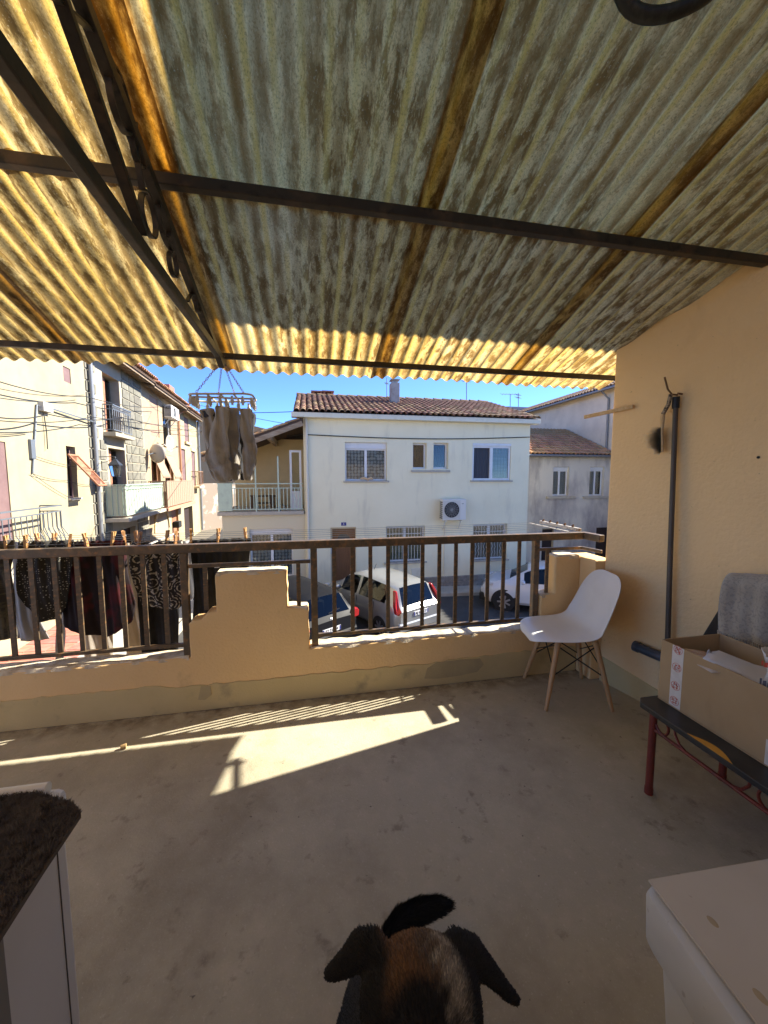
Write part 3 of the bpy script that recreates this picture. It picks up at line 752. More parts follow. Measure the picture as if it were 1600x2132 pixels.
# windows
window(WH, *w1, n=2, shutter_box=0.2, curtain=M_LACE)
window(WH, *w2, n=1, curtain=M_CURTD, sill=False, y=0.17)
window(WH, *w3, n=1, curtain=M_CURTD, sill=False, y=0.17)
WH.m('sill', MB().box(w2[0] - 0.06, w3[1] + 0.06, -0.06, 0.03, w2[2] - 0.12, w2[2] - 0.045), M_SILL, bevel=0.005)
window(WH, *w4, n=2, frame=0.07, open_left=True, y=0.04, shutter_box=0.09, curtains=[M_CURTD, M_CURTG])
gl1 = window(WH, *g1, n=2, curtain=M_CURTG, y=0.15); gl2 = window(WH, *g2, n=2, curtain=M_CURT, y=0.15)
M_GRILLE = pm('white_iron', (0.66, 0.68, 0.66), 0.5)
def grille(g, wavy):
    m = MB(); n = 12
    for i in range(n + 1):
        u = g[0] + 0.03 + (g[1]-g[0]-0.06)*i/n
        if wavy and i % 3 != 0:
            pts = [(u + 0.022*math.sin(k*1.5 + i), 0.05, g[2] + 0.02 + (g[3]-g[2]-0.04)*k/24) for k in range(25)]
        else: pts = [(u, 0.05, g[2] + 0.01), (u, 0.05, g[3] - 0.01)]
        m.tube(pts, 0.008, 5)
    for z in (g[2] + 0.06, g[3] - 0.28, g[3] - 0.06): m.bar((g[0], 0.05, z), (g[1], 0.05, z), 0.012, 0.02)
    return m
WH.m('window_grille', grille(g1, False), M_GRILLE, gl1); WH.m('window_grille', grille(g2, True), M_GRILLE, gl2)
# door
M_WOOD = pm('door_wood', (0.17, 0.075, 0.030), 0.5, [((0.22, 0.10, 0.042), 5, 0.4, 0.7, (6, 6, 0.5)), ((0.12, 0.05, 0.02), 9, 0.5, 0.75, (8, 8, 0.4))], spec=0.4)
M_DOORF = pm('door_trim', (0.60, 0.50, 0.34), 0.8)
a, b, c, d_ = dr
dm = MB().box(a + .07, b - .02, 0.13, 0.17, c + .01, d_ - .06)
door = WH.m('door', dm, M_WOOD, bevel=0.004)
WH.m('door_frame', MB().box(a + .002, a + .068, 0.10, 0.2, c, d_ - .058).box(b - .018, b - .002, 0.10, 0.2, c, d_ - .058).box(a + .002, b - .002, 0.10, 0.2, d_ - .056, d_ - .002), M_DOORF, door)
ar = [( (a+b)/2 + 0.02 + 0.22*math.cos(t), d_ - 0.44 + 0.20*math.sin(t)) for t in [math.pi*i/12 for i in range(13)]]
WH.m('door_light', MB().prism(ar, 'y', 0.122, 0.129), pm('door_glass', (0.07, 0.075, 0.075), 0.2), door)
WH.m('handle', MB().bar((b - .09, 0.10, c + 0.95), (b - .09, 0.10, c + 1.25), 0.025, 0.02, (0, 1, 0)), pm('chrome', (0.6, 0.6, 0.6), 0.3, metal=1), door)
WH.m('letter_box', MB().box(a + .004, a + .062, 0.04, 0.099, c + 1.22, c + 1.60), pm('grey_metal_box', (0.42, 0.46, 0.48), 0.5), door, bevel=0.004)
# plinth of grey stones
M_STONE = pm('grey_stone', (0.24, 0.225, 0.205), 0.95, [((0.33, 0.31, 0.28), 5, 0.4, 0.65), ((0.14, 0.13, 0.12), 9, 0.55, 0.75)], (40, 0.6, 0.008), rnd=0.25)
st_me = [mesh_of(MB().prism([(0, 0), (w, 0.004), (w - .01, h), (0.012, h - .006)], 'y', -0.045, 0.0), M_STONE, None, 'stone') for (w, h) in ((0.42, 0.17), (0.30, 0.17), (0.52, 0.17))]
pl = WH.m('plinth', MB().box(wu(878, 1210)[0], U1 + 0.0, -0.03, 0.001, -3.0, -2.14), M_STONE)
rnd = random.Random(4)
for j in range(4):
    u = wu(878, 1210)[0] - rnd.uniform(0, .1) + 0.1; 
    while u < U1 - 0.5:
        k = rnd.randrange(3); w = (0.42, 0.30, 0.52)[k]
        WH.inst('stone', st_me[k], Matrix.Translation((u, 0.0, -2.36 - 0.185*j + 0.02)), pl)
        u += w + 0.02
# downpipe, cables, vent and meter covers
M_PIPE = pm('cream_pipe', (0.72, 0.67, 0.55), 0.6)
pu = wu(640, 1000)[0]
WH.m('downpipe', MB().tube([(pu, -0.06, ZE - 0.03), (pu, -0.06, -2.5)], 0.05, 10), M_PIPE, smooth=50)
for z in (2.6, 1.35, 0.2, -0.9): WH.m('pipe_clip', MB().lathe([(0.058, z), (0.058, z + .05)], (pu, -0.06, 0), 10), M_PIPE)
M_CABLE = pm('black_cable', (0.02, 0.02, 0.022), 0.6)
p0 = wu(640, 905); p1 = wu(1103, 910)
WH.m('facade_cable', MB().tube([(p0[0] + (p1[0]-p0[0])*t, -0.03, p0[1] + (p1[1]-p0[1])*t - 0.10*math.sin(math.pi*t)) for t in frange(0, 1, 14)], 0.016, 5), M_CABLE)
v = wrect(857, 1183, 880, 1200)
WH.m('meter_cover', MB().box(v[0], v[1], -0.015, 0.001, v[2], v[3]), M_ROOFW, bevel=0.004)
v = wrect(1013, 1178, 1022, 1192)
WH.m('meter_cover', MB().box(v[0], v[1], -0.02, 0.001, v[2], v[3]), M_ROOFW, bevel=0.004)
q = wu(926, 1085); WH.m('drain_pipe', MB().tube([(q[0], -0.02, q[1]), (q[0] + 0.01, -0.02, -2.4)], 0.012, 6), M_PIPE)

# house number plate
M_BLUE = pm('enamel_blue', (0.03, 0.04, 0.22), 0.3)
M_WPAINT = pm('white_paint', (0.8, 0.8, 0.8), 0.5)
def text_mb(txt, size, extr=0.003):
    cu_ = bpy.data.curves.new('lettering', 'FONT'); cu_.body = txt; cu_.size = size; cu_.extrude = extr; cu_.align_x = 'CENTER'; cu_.align_y = 'CENTER'; cu_.resolution_u = 3
    ob = bpy.data.objects.new('lettering', cu_); COL.objects.link(ob)
    dg = bpy.context.evaluated_depsgraph_get(); me = ob.evaluated_get(dg).to_mesh()
    m = MB(); m.add([v.co.copy() for v in me.vertices], [tuple(p.vertices) for p in me.polygons])
    ob.evaluated_get(dg).to_mesh_clear(); bpy.data.objects.remove(ob); bpy.data.curves.remove(cu_)
    return m
def wall_text(txt, size, M): return MB().merge(text_mb(txt, size), M)
STAND = Matrix.Rotation(R(90), 4, 'X')       # text faces -y
q = wu(716, 1091)
pl_ = WH.m('number_plate', MB().box(q[0] - .085, q[0] + .085, -0.012, 0.001, q[1] - .055, q[1] + .055), M_BLUE, bevel=0.003)
WH.m('numeral', wall_text('6', 0.10, Matrix.Translation((q[0], -0.016, q[1])) @ STAND), M_WPAINT, pl_)

# toy-like figure of twisted wood lying on the window sill
q = wu(765, 1001)
rnd = random.Random(2)
m = MB().tube([(q[0] + 4 - .24, YF - .02, q[1] + .07), (q[0] + 4 - .12, YF - .03, q[1] + .10), (q[0] + 4, YF - .03, q[1] + .06), (q[0] + 4 + .12, YF - .03, q[1] + .10), (q[0] + 4 + .2, YF - .02, q[1] + .06)], [.03, .05, .04, .055, .03], 8)
m.tube([(q[0] + 4 + .02, YF - .03, q[1] + .07), (q[0] + 4 + .03, YF - .05, q[1] - .02)], [.03, .02], 7)
make('driftwood', m, pm('pale_driftwood', (0.62, 0.44, 0.26), 0.9), smooth=60, label='pale knotted piece of wood lying on the window sill of the cream house', cat='wood')

# air conditioner on the facade
def air_con(name, label, P, W, Hh, D, ang):
    """P: world centre of the back, W wide, facing local -y"""
    r = root(name, label, 'air conditioner', P, ang)
    casing = pm('ac_casing', (0.68, 0.67, 0.62), 0.45)
    make('casing', MB().box(-W/2, W/2, -D - .06, -.06, -Hh/2, Hh/2), casing, r, local=True, bevel=0.02)
    fx = -W*0.12
    make('fan_grille_plate', MB().box(fx - Hh*.43, fx + Hh*.43, -D - .068, -D - .061, -Hh*.44, Hh*.44), pm('ac_panel', (0.60, 0.58, 0.52), 0.5), r, local=True)
    make('fan_opening', MB().lathe([(0.0, -D - .071), (Hh*.37, -D - .071), (Hh*.37, -D - .066)], (fx, 0, 0), 28, 'y'), M_DARK, r, local=True)
    g = MB()
    for i in range(1, 6):
        rr = Hh*.37*i/5; g.tube([(fx + rr*math.cos(t), -D - .078, rr*math.sin(t)) for t in [2*math.pi*k/24 for k in range(24)]], 0.005, 4, closed=True)
    for k in range(8):
        t = math.pi*k/8; g.bar((fx - Hh*.37*math.cos(t), -D - .08, -Hh*.37*math.sin(t)), (fx + Hh*.37*math.cos(t), -D - .08, Hh*.37*math.sin(t)), .008, .006, (0, 1, 0))
    make('fan_guard', g, pm('ac_guard', (0.30, 0.30, 0.29), 0.5), r, local=True)
    g = MB()
    for k in range(9): g.box(-W/2 - .006, -W/2 + .001, -D - .04, -.08, -Hh*.42 + Hh*.84*k/9, -Hh*.42 + Hh*.84*k/9 + Hh*.05)
    make('vent_slats', g, M_DARK, r, local=True)
    g = MB()
    for s in (-1, 1): g.box(s*W*.34 - .02, s*W*.34 + .02, -D - .03, -.001, -Hh/2 - .05, -Hh/2 - .001); g.bar((s*W*.34, -.015, -Hh/2 - .35), (s*W*.34, -D*.7, -Hh/2 - .05), .03, .03); 
    make('bracket', g, casing, r, local=True)
    return r
q0 = wrect(915, 1038, 963, 1081)
ac = air_con('air_conditioner', 'boxy air conditioner on brackets between the grilled windows of the cream house', (4 + (q0[0]+q0[1])/2, YF, (q0[2]+q0[3])/2), q0[1]-q0[0], q0[3]-q0[2], 0.30, 0)
g = MB()
g.box(0.27, 0.33, -0.372, -0.368, 0.20, 0.215); make('maker_mark', g, M_DARK, ac, local=True)

# ---------------------------------------------------------------- annex with the pale green balcony
AN = House('balcony_annex', 'cream annex with tiled lean-to roof over a pale green railed balcony', (-1.6, YF), 0, -2.6)
def au(px, py): p = aty(px, py, YF); return p.x + 1.6, p.z
A0, A1 = au(463, 1090)[0], U0 + 4.0 + 1.6 - 0.002
slabz = au(540, 1066)[1]
aw = (au(521, 1150)[0], au(611, 1150)[0], au(565, 1203)[1], au(565, 1101)[1])
M_ANN = pm('annex_cream', (0.68, 0.61, 0.43), 0.93, [((0.70, 0.60, 0.42), 1.1, 0.42, 0.68), ((0.5, 0.43, 0.32), 6, 0.66, 0.8, None, 4, 0.4)], (70, 0.3, 0.005))
AN.m('wall', facade(A0, A1, -3.2, slabz - 0.10, [aw], 0.24, 6.0), M_ANN)
window(AN, *aw, n=2, shutter_box=0.16, curtain=M_LACE, sill=True)
AN.m('balcony_slab', MB().box(A0 - 0.12, A1 - 0.02, -0.10, 2.6, slabz - 0.10, slabz + 0.02), M_SILL, bevel=0.01)
M_TAN = pm('recess_tan', (0.62, 0.50, 0.31), 0.93, [((0.55, 0.44, 0.27), 1.5, 0.4, 0.7)], (60, 0.3, 0.004))
bk = MB().box(A0, A1 + 0.0, 2.45, 2.6, slabz + 0.021, 2.9)
AN.m('back_wall', bk, M_TAN)
AN.m('upper_block', MB().box(A0, A1, 2.601, 6.0, slabz - 0.099, 2.35), M_TAN)
# lean-to roof: verge seen from the street, falling towards the alley
va = aty(528, 912, YF - 0.1); vb = aty(624, 877, YF - 0.1)
sl_ = (vb.z - va.z) / (vb.x - va.x)
zr = lambda u: vb.z + sl_ * (u - 1.6 - vb.x)
ul, ur = A0 - 0.45, A1 - 0.01
M_OLDW = pm('old_rafter', (0.28, 0.20, 0.13), 0.9, [((0.4, 0.33, 0.25), 7, 0.45, 0.7, (0.4, 4, 4))], (40, .4, .004))
ro = AN.m('roof', MB().add([(u, y, zr(u) + dz) for u in (ul, ur) for (y, dz) in ((-0.35, -.05), (-0.35, .02), (6.2, .02), (6.2, -.05))], [(0,1,2,3),(7,6,5,4),(0,4,5,1),(1,5,6,2),(2,6,7,3),(3,7,4,0)]), M_UNDER)
t3 = tile_mesh(0.085, 0.46, M_TILE2)
ang = math.atan(sl_)
for j in range(10):
    for i in range(int((ur - ul)/0.36)):
        u = ul + 0.36*i
        M = Matrix.Translation((u, -0.27 + 0.20*j, zr(u) + 0.03)) @ Matrix.Rotation(-ang, 4, 'Y') @ Matrix.Rotation(R(-90), 4, 'Z')
        AN.inst('tile', t3, M, ro)
AN.m('verge_board', MB().bar((ul, -0.34, zr(ul) - .13), (ur, -0.34, zr(ur) - .13), 0.05, 0.15), M_OLDW, ro)
for (u) in (A0 + 0.25, A0 + 1.55):
    AN.m('rafter', MB().box(u - .06, u + .06, -0.25, 2.45, zr(u) - .25, zr(u) - .07), M_OLDW, ro)
AN.m('post', MB().box(A0 + .02, A0 + .12, 0.0, 0.1, slabz + .021, zr(A0 + .05) - .06), M_TAN)
# balcony door
M_DOORW = M_PVC
dq = (au(603, 1000)[0], au(628, 1000)[0], slabz + 0.03, au(615, 936)[1])
m = MB(); f = 0.07
for (a, b, c, e) in ((dq[0], dq[0]+f, dq[2], dq[3]), (dq[1]-f, dq[1], dq[2], dq[3]), (dq[0]+f, dq[1]-f, dq[2], dq[2]+f), (dq[0]+f, dq[1]-f, dq[3]-f, dq[3]), (dq[0]+f, dq[1]-f, dq[2]+.55, dq[2]+.63)):
    m.box(a, b, 0.32, 0.37, c, e)
dd = AN.m('door', m, M_PVC, bevel=0.004)
AN.m('pane', MB().box(dq[0]+f, dq[1]-f, 0.34, 0.348, dq[2]+.63, dq[3]-f), M_GLASS, dd)
AN.m('door_panel', MB().box(dq[0]+f, dq[1]-f, 0.335, 0.355, dq[2]+f, dq[2]+.55), M_PVC, dd)
# pale green railing
M_GREEN = pm('pale_green_iron', (0.50, 0.60, 0.49), 0.55, [((0.42, 0.5, 0.42), 6, 0.5, 0.75)])
rz0 = slabz + 0.02; rz1 = au(540, 1006)[1]
bl = AN.m('balcony_rail', MB().box(A0 - .1, A1 - .04, -0.09, -0.05, rz1 - .03, rz1).box(A0 - .1, A1 - .04, -.085, -.055, rz1 - .17, rz1 - .145).box(A0 - .1, A1 - .04, -.085, -.055, rz0 + .06, rz0 + .085), M_GREEN)
for i in range(19):
    u = A0 + 0.42 + (A1 - A0 - 0.5)*i/18
    AN.m('balcony_bar', MB().box(u - .011, u + .011, -.08, -.06, rz0 + .085, rz1 - .17), M_GREEN, bl)
for px in (533, 580):
    u = au(px, 1000)[0]; zt = au(px, 950)[1]
    AN.m('balcony_post', MB().box(u - .02, u + .02, -.095, -.055, rz0, zt), M_GREEN, bl)
AN.m('balcony_screen', MB().box(A0 - .08, A0 + .34, -.09, -.075, rz0 + .03, rz1 - .03), M_GREEN, bl, bevel=.004)
m = MB()
for i in range(12):
    y = 2.4*i/12; m.box(A0 - .09, A0 - .07, y, y + .02, rz0 + .05, rz1)
m.box(A0 - .1, A0 - .06, -.06, 2.4, rz1 - .03, rz1)
AN.m('side_rail', m, M_GREEN, bl)
# small bench on that balcony
q0 = aty(522, 1052, YF + 1.6); q1 = aty(574, 1052, YF + 1.6); bw = q1.x - q0.x
bz = slabz + .02
bench = root('wooden_bench', 'small dark wooden bench standing on the pale green railed balcony', 'bench', ((q0.x+q1.x)/2, YF + 1.6, bz))
M_BW = pm('bench_wood', (0.12, 0.075, 0.045), 0.8)
make('seat', MB().box(-bw/2, bw/2, -.18, .18, .40, .45), M_BW, bench, local=True, bevel=.004)
for s in (-1, 1):
    make('leg', MB().prism([(s*bw*.40 - .06, 0), (s*bw*.40 + .06, 0), (s*bw*.36 + .08, .40), (s*bw*.36 - .08, .40)], 'y', -.15, .15), M_BW, bench, local=True)
make('stretcher', MB().box(-bw*.34, bw*.34, -.03, .03, .14, .2), M_BW, bench, local=True)

# ---------------------------------------------------------------- grey stained house set back on the far side
GY = 17.0
GH = House('grey_house', 'low grey stained house with orange tiles beside the cream house', (11.5, GY), 0, -3.2)
def gu(px, py): p = aty(px, py, GY); return p.x - 11.5, p.z
def grect(x0, y0, x1, y1):
    a = gu(x0, (y0+y1)/2)[0]; b = gu(x1, (y0+y1)/2)[0]; c = gu((x0+x1)/2, y1)[1]; d = gu((x0+x1)/2, y0)[1]
    return (a, b, c, d)
M_GREY = pm('stained_render', (0.64, 0.60, 0.52), 0.95, [((0.36, 0.33, 0.32), 0.7, 0.42, 0.60, (1, 1, 0.45), 8), ((0.22, 0.19, 0.18), 1.3, 0.52, 0.72, (1, 1, 0.3), 8, 0.75), ((0.68, 0.66, 0.63), 3.5, 0.6, 0.75, (1, 1, 0.4), 6, 0.6)], (50, 0.4, 0.006))
gw1 = grect(1152, 972, 1185, 1032); gw2 = grect(1228, 972, 1258, 1032)
gd1 = grect(1128, 1100, 1152, 1200); gd1 = (gd1[0], gd1[1], -3.0, gd1[3]); gd2 = grect(1240, 1098, 1290, 1200); gd2 = (gd2[0], gd2[1], -3.0, gd2[3])
GE = gu(1190, 950)[1]
GH.m('wall', facade(-4.2, 3.6, -3.6, GE, [gw1, gw2, gd1, gd2], 0.25, 6.5), M_GREY)
for gw in (gw1, gw2):
    window(GH, *gw, n=2, frame=0.06, y=0.16, shutter_box=0.16, curtain=M_CURT, sill=False)
    GH.m('sill', MB().box(gw[0] - .35, gw[1] + .35, -.12, 0.0, gw[2] - .14, gw[2] - .02), M_SILL, bevel=.01)
M_BROWND = pm('dark_brown_door', (0.035, 0.02, 0.017), 0.7)
for gd in (gd1, gd2):
    GH.m('door', MB().box(gd[0], gd[1], 0.15, 0.2, gd[2], gd[3] - .002), M_BROWND)
gr_run, gr_rise = 4.2, 1.75
grf = GH.m('roof', MB().add([(u, y, z) for u in (-4.25, 3.6) for (y, z) in ((-.3, GE + .05), (gr_run - .3, GE + .05 + gr_rise), (gr_run - .3, GE - .05 + gr_rise), (-.3, GE - .03))], [(0,1,2,3),(7,6,5,4),(0,4,5,1),(1,5,6,2),(2,6,7,3),(3,7,4,0)]), M_UNDER)
t4 = tile_mesh(0.105, 0.46, M_TILE2)
tile_field(GH, grf, -4.22, 3.55, -.35, GE + .06, gr_run, gr_rise, 0.215, 0.40, t4, 8, mat=M_TILE2, seed=5)
M_ZINC = pm('zinc', (0.22, 0.22, 0.23), 0.5, metal=0.6)
GH.m('gutter', MB().tube([(-4.25, -.42, GE + .0), (3.6, -.42, GE - .0)], 0.065, 10), M_ZINC, smooth=50)
# tall house closing the street
TH = House('tall_house', 'tall beige house whose tiled eaves rise behind the grey house', (15.1, 22.0), R(-90), -3.2)
M_BEIGE = pm('beige_render', (0.60, 0.52, 0.42), 0.95, [((0.50, 0.43, 0.35), 1.0, 0.4, 0.7), ((0.38, 0.33, 0.28), 3, 0.6, 0.8, (1, 1, .4))], (50, .3, .005))
pe = hit(1280, 803, (1, 0, 0), (14.8, 0, 0))
TZ = pe.z
TH.m('wall', facade(-14, 13.0, -3.6, TZ, [], 0.2, 8.0), M_BEIGE)
trf = TH.m('roof', MB().add([(u, y, z) for u in (-14.2, 13.2) for (y, z) in ((-.45, TZ - .05), (4.2, TZ + 1.6), (4.2, TZ + 1.5), (-.45, TZ - .15))], [(0,1,2,3),(7,6,5,4),(0,4,5,1),(1,5,6,2),(2,6,7,3),(3,7,4,0)]), M_UNDER)
t5 = tile_mesh(0.11, 0.46, M_TILE)
tile_field(TH, trf, -14.2, 13.2, -.5, TZ - .04, 4.6, 1.65, 0.23, 0.40, t5, 2, mat=M_TILE, seed=8)
TH.m('gutter', MB().tube([(-14.2, -.56, TZ - .1), (13.2, -.56, TZ - .1)], 0.07, 10), M_ZINC, smooth=50)
TH.m('downpipe', MB().tube([(4.6, -.5, TZ - .14), (4.6, -.08, TZ - .5), (4.6, -.08, TZ - 4)], 0.05, 8), M_ZINC, smooth=50)
# distant roof with grey slab behind
make('distant_house', MB().box(11.5, 20, 30, 38, -3, aty(1110, 848, 30).z), pm('pale_far_wall', (0.42, 0.38, 0.36), 0.95), label='distant flat-roofed grey house rising behind the cream house ridge', cat='house')

# television antennas
def antenna(px, py0, py1, Y, label, arms):
    a = aty(px, py0, Y); b = aty(px, py1, Y)
    r = root('television_antenna', label, 'antenna', a)
    make('mast', MB().tube([a, b], 0.02, 6), M_ZINC, r)
    m = MB()
    for (z, l, tilt) in arms:
        c = Vector((b.x, b.y, b.z - z)); d0 = Vector((math.cos(tilt), 0, 0.02)); 
        m.tube([c - d0*l*.7, c + d0*l*.5], 0.012, 5)
        for k in range(6): 
            p = c - d0*l*.7 + d0*l*1.2*k/5; m.tube([p - Vector((0, .16, 0.08)), p + Vector((0, .16, .08))], 0.007, 4)
    make('boom', m, M_ZINC, r)
antenna(972, 834, 788, 17.3, 'tall thin rooftop antenna mast on the ridge of the cream house', [(0.12, 0.3, 0)])
antenna(1063, 852, 820, 20.0, 'wide rake antenna with long boom behind the cream house', [(0.02, 0.75, 0.0)])
antenna(1080, 852, 818, 20.0, 'small mast with short crossed antenna behind the cream house', [(0.1, 0.22, 0.4), (0.25, .2, 0)])
antenna(806, 832, 786, 17.3, 'thin bare mast beside the grey chimney on the cream house', [(0.25, 0.12, 0)])
# ================================================================ ROW OF OLD HOUSES ALONG THE ALLEY
RD = Vector((-0.063, 1, 0)).normalized(); RN = Vector((RD.y, -RD.x, 0)); RP = Vector((-6.6, 15.0, 0)); RANG = math.atan2(RD.y, RD.x)
def uvL(px, py):
    p = hit(px, py, RN, RP); return (p - RP).dot(RD), p.z
class RowHouse(House):
    def __init__(s, name, label, px_a, px_b, ua=None, ub=None):
        s.ua = ua if ua is not None else uvL(px_a, 960)[0]
        s.ub = ub if ub is not None else uvL(px_b, 960)[0]
        s.uc = (s.ua + s.ub) / 2
        p = RP + RD * s.uc
        House.__init__(s, name, label, (p.x, p.y), RANG, -2.2)
    def uv(s, px, py): u, z = uvL(px, py); return u - s.uc, z
    def rect(s, x0, y0, x1, y1):
        """x-range at mid height; z from the two ends' middle column"""
        ym = (y0 + y1) / 2; xm = (x0 + x1) / 2
        return (s.uv(x0, ym)[0], s.uv(x1, ym)[0], s.uv(xm, y1)[1], s.uv(xm, y0)[1])
M_CRA = pm('sunny_cream_render', (0.40, 0.345, 0.225), 0.95, [((0.35, 0.295, 0.185), 0.9, 0.42, 0.66), ((0.28, 0.23, 0.15), 2.0, 0.55, 0.8, (1, 1, 0.3), 8, 0.6)], (60, .35, .006))
M_MAUVE = pm('mauve_shutter', (0.17, 0.10, 0.10), 0.75, [((0.21, 0.13, 0.125), 4, 0.4, 0.7, (1, 8, 1))])
M_SHUT = pm('rust_brown_shutter', (0.32, 0.13, 0.07), 0.75, [((0.40, 0.19, 0.11), 6, 0.4, 0.7)])
M_IRON = pm('grey_blue_iron', (0.16, 0.18, 0.21), 0.5, metal=0.3)
M_PLAST = pm('grey_plastic', (0.45, 0.44, 0.42), 0.6)
def louvre(H, mat, M, w, h, parent=None, slats=22, label=None):
    """louvred shutter leaf: frame plus slats; M places its hinge corner, x across, z up"""
    fr = MB(); f = 0.055
    for b in ((0, f, 0, h), (w-f, w, 0, h), (f, w-f, 0, f), (f, w-f, h-f, h), (f, w-f, h*.48, h*.48+f)): fr.box(b[0], b[1], -.018, .018, b[2], b[3])
    o = H.m('shutter', MB().merge(fr, M), mat, parent)
    s = MB()
    for k in range(slats):
        z = f + (h - 2*f)*(k+.5)/slats; s.add([(f, -.012, z-.02), (w-f, -.012, z-.02), (w-f, .012, z+.016), (f, .012, z+.016), (f, -.006, z-.024), (w-f, -.006, z-.024), (w-f, .018, z+.012), (f, .018, z+.012)], [(0,1,2,3),(7,6,5,4),(0,4,5,1),(2,6,7,3)])
    q = H.m('slat', MB().merge(s, M), mat, o); q['kind'] = 'stuff'
    return o

# ---- house A: cream, tilted shutter, curved iron balcony
HA = RowHouse('cream_corner_house', 'sunlit cream house with a tilted rust-brown shutter and curved iron balcony', 0, 0, ua=-9.0, ub=uvL(187, 960)[0])
a_w = HA.rect(141, 930, 160, 1037); a_s = HA.rect(132, 765, 147, 796); a_d = HA.rect(-40, 920, 20, 1130)
a_d = (a_d[0], a_d[1], HA.uv(20, 1140)[1] - 0.02, HA.uv(10, 920)[1])
HA.m('wall', facade(HA.ua - HA.uc, HA.ub - HA.uc, -3.0, 6.4, [a_w, a_s, a_d], 0.2, 7.0), M_CRA)
wA = window(HA, *a_w, n=1, frame=.05, mat=M_MAUVE, curtain=M_DARK, y=.12)
HA.m('shutter', MB().box(a_s[0], a_s[1], .02, .06, a_s[2], a_s[3]), M_MAUVE)
HA.m('door_leaf', MB().box(a_d[0], a_d[1], .02, .07, a_d[2], a_d[3]), M_MAUVE)
# tilted shutter: hinged along the top of the opening, pushed out at the foot
hh = (a_w[3] - a_w[2]) * 0.78; ww = a_w[1] - a_w[0]
M = Matrix.Translation((a_w[0] + .01, -0.02, a_w[3] - .22)) @ Matrix.Rotation(R(-38), 4, 'X') @ Matrix.Translation((0, 0, -hh))
louvre(HA, M_SHUT, M, ww + .05, hh, wA)
# curved balcony
b0, z_t = HA.uv(-60, 1062)[0], HA.uv(95, 1050)[1]
b1 = HA.uv(84, 1060)[0]; zbot = HA.uv(92, 1150)[1] - 0.12; dep = 0.42
bal = HA.m('balcony_slab', MB().box(b0, b1 + .1, -dep - .12, 0.0, zbot - .12, zbot), M_SILL, bevel=.01)
HA.m('balcony_rail', MB().box(b0, b1, -dep - .02, -dep + .02, z_t - .03, z_t).box(b1 - .03, b1 + .01, -dep - .02, 0, z_t - .03, z_t).box(b0, b1, -dep - .012, -dep + .012, z_t - .16, z_t - .135).box(b1 - .02, b1 + .004, -dep, 0, z_t - .16, z_t - .135), M_IRON, bal)
def belly(u, y, out_u, out_y):
    pts = []
    for k in range(13):
        t = k/12; s = 0.16*math.sin(math.pi*min(1, max(0, (t-.35)/.65)))**1.0 if t > .35 else 0.0
        z = z_t - .15 - (z_t - .15 - zbot)*t
        pts.append((u + out_u*s, y + out_y*s, z))
    return MB().tube(pts, 0.011, 5)
nb = 12
for i in range(nb):
    u = b0 + .05 + (b1 - b0 - .07)*i/(nb-1); HA.m('balcony_bar', belly(u, -dep, 0, -1), M_IRON, bal, smooth=50)
for i in range(5):
    y = -dep + dep*(i+.3)/5; HA.m('balcony_bar', belly(b1 - .01, y, 1, 0), M_IRON, bal, smooth=50)
# street number plate
q = HA.uv(172, 1112)
pn = HA.m('number_plate', MB().box(q[0] - .10, q[0] + .10, -.012, .001, q[1] - .07, q[1] + .07), M_BLUE, bevel=.003)
HA.m('numeral', wall_text('1', 0.12, Matrix.Translation((q[0], -.016, q[1])) @ STAND), M_WPAINT, pn)
# junction box, conduit, insulators
jb = HA.rect(79, 838, 99, 857)
HA.m('junction_box', MB().box(jb[0], jb[1], -.12, 0, jb[2], jb[3]), M_PLAST, bevel=.008)
HA.m('conduit', MB().tube([(jb[0] - .03, -.03, jb[2] + .1), (jb[0] - .10, -.03, jb[2] + .12), (HA.uv(68, 930)[0], -.03, HA.uv(68, 930)[1]), (HA.uv(65, 985)[0], -.03, HA.uv(65, 985)[1])], .025, 6), M_IRON)
HA.m('conduit', MB().tube([(HA.uv(88, 860)[0], -.03, HA.uv(88, 860)[1]), (HA.uv(92, 900)[0], -.05, HA.uv(92, 900)[1]), (HA.uv(94, 935)[0], -.05, HA.uv(94, 935)[1])], .012, 5), M_CABLE)
HA.m('cable_box', MB().box(HA.uv(64, 930)[0] - .09, HA.uv(64, 930)[0] + .07, -.06, 0, HA.uv(64, 955)[1], HA.uv(64, 915)[1]), M_IRON, bevel=.006)
HA.m('cable_bracket', MB().bar((jb[1], -.06, jb[3] - .10), (HA.ub - HA.uc + .2, -.10, jb[3] - .14), .025, .03), M_IRON)
HA.m('gas_box', MB().box(HA.uv(145, 1115)[0], HA.uv(190, 1100)[0], -.03, .001, -2.6, HA.uv(165, 1100)[1] - .1), M_CRA)
# roof
HA.m('roof', MB().box(HA.ua - HA.uc - .1, HA.ub - HA.uc, -.35, 7.0, 6.4, 6.5), M_TILE)

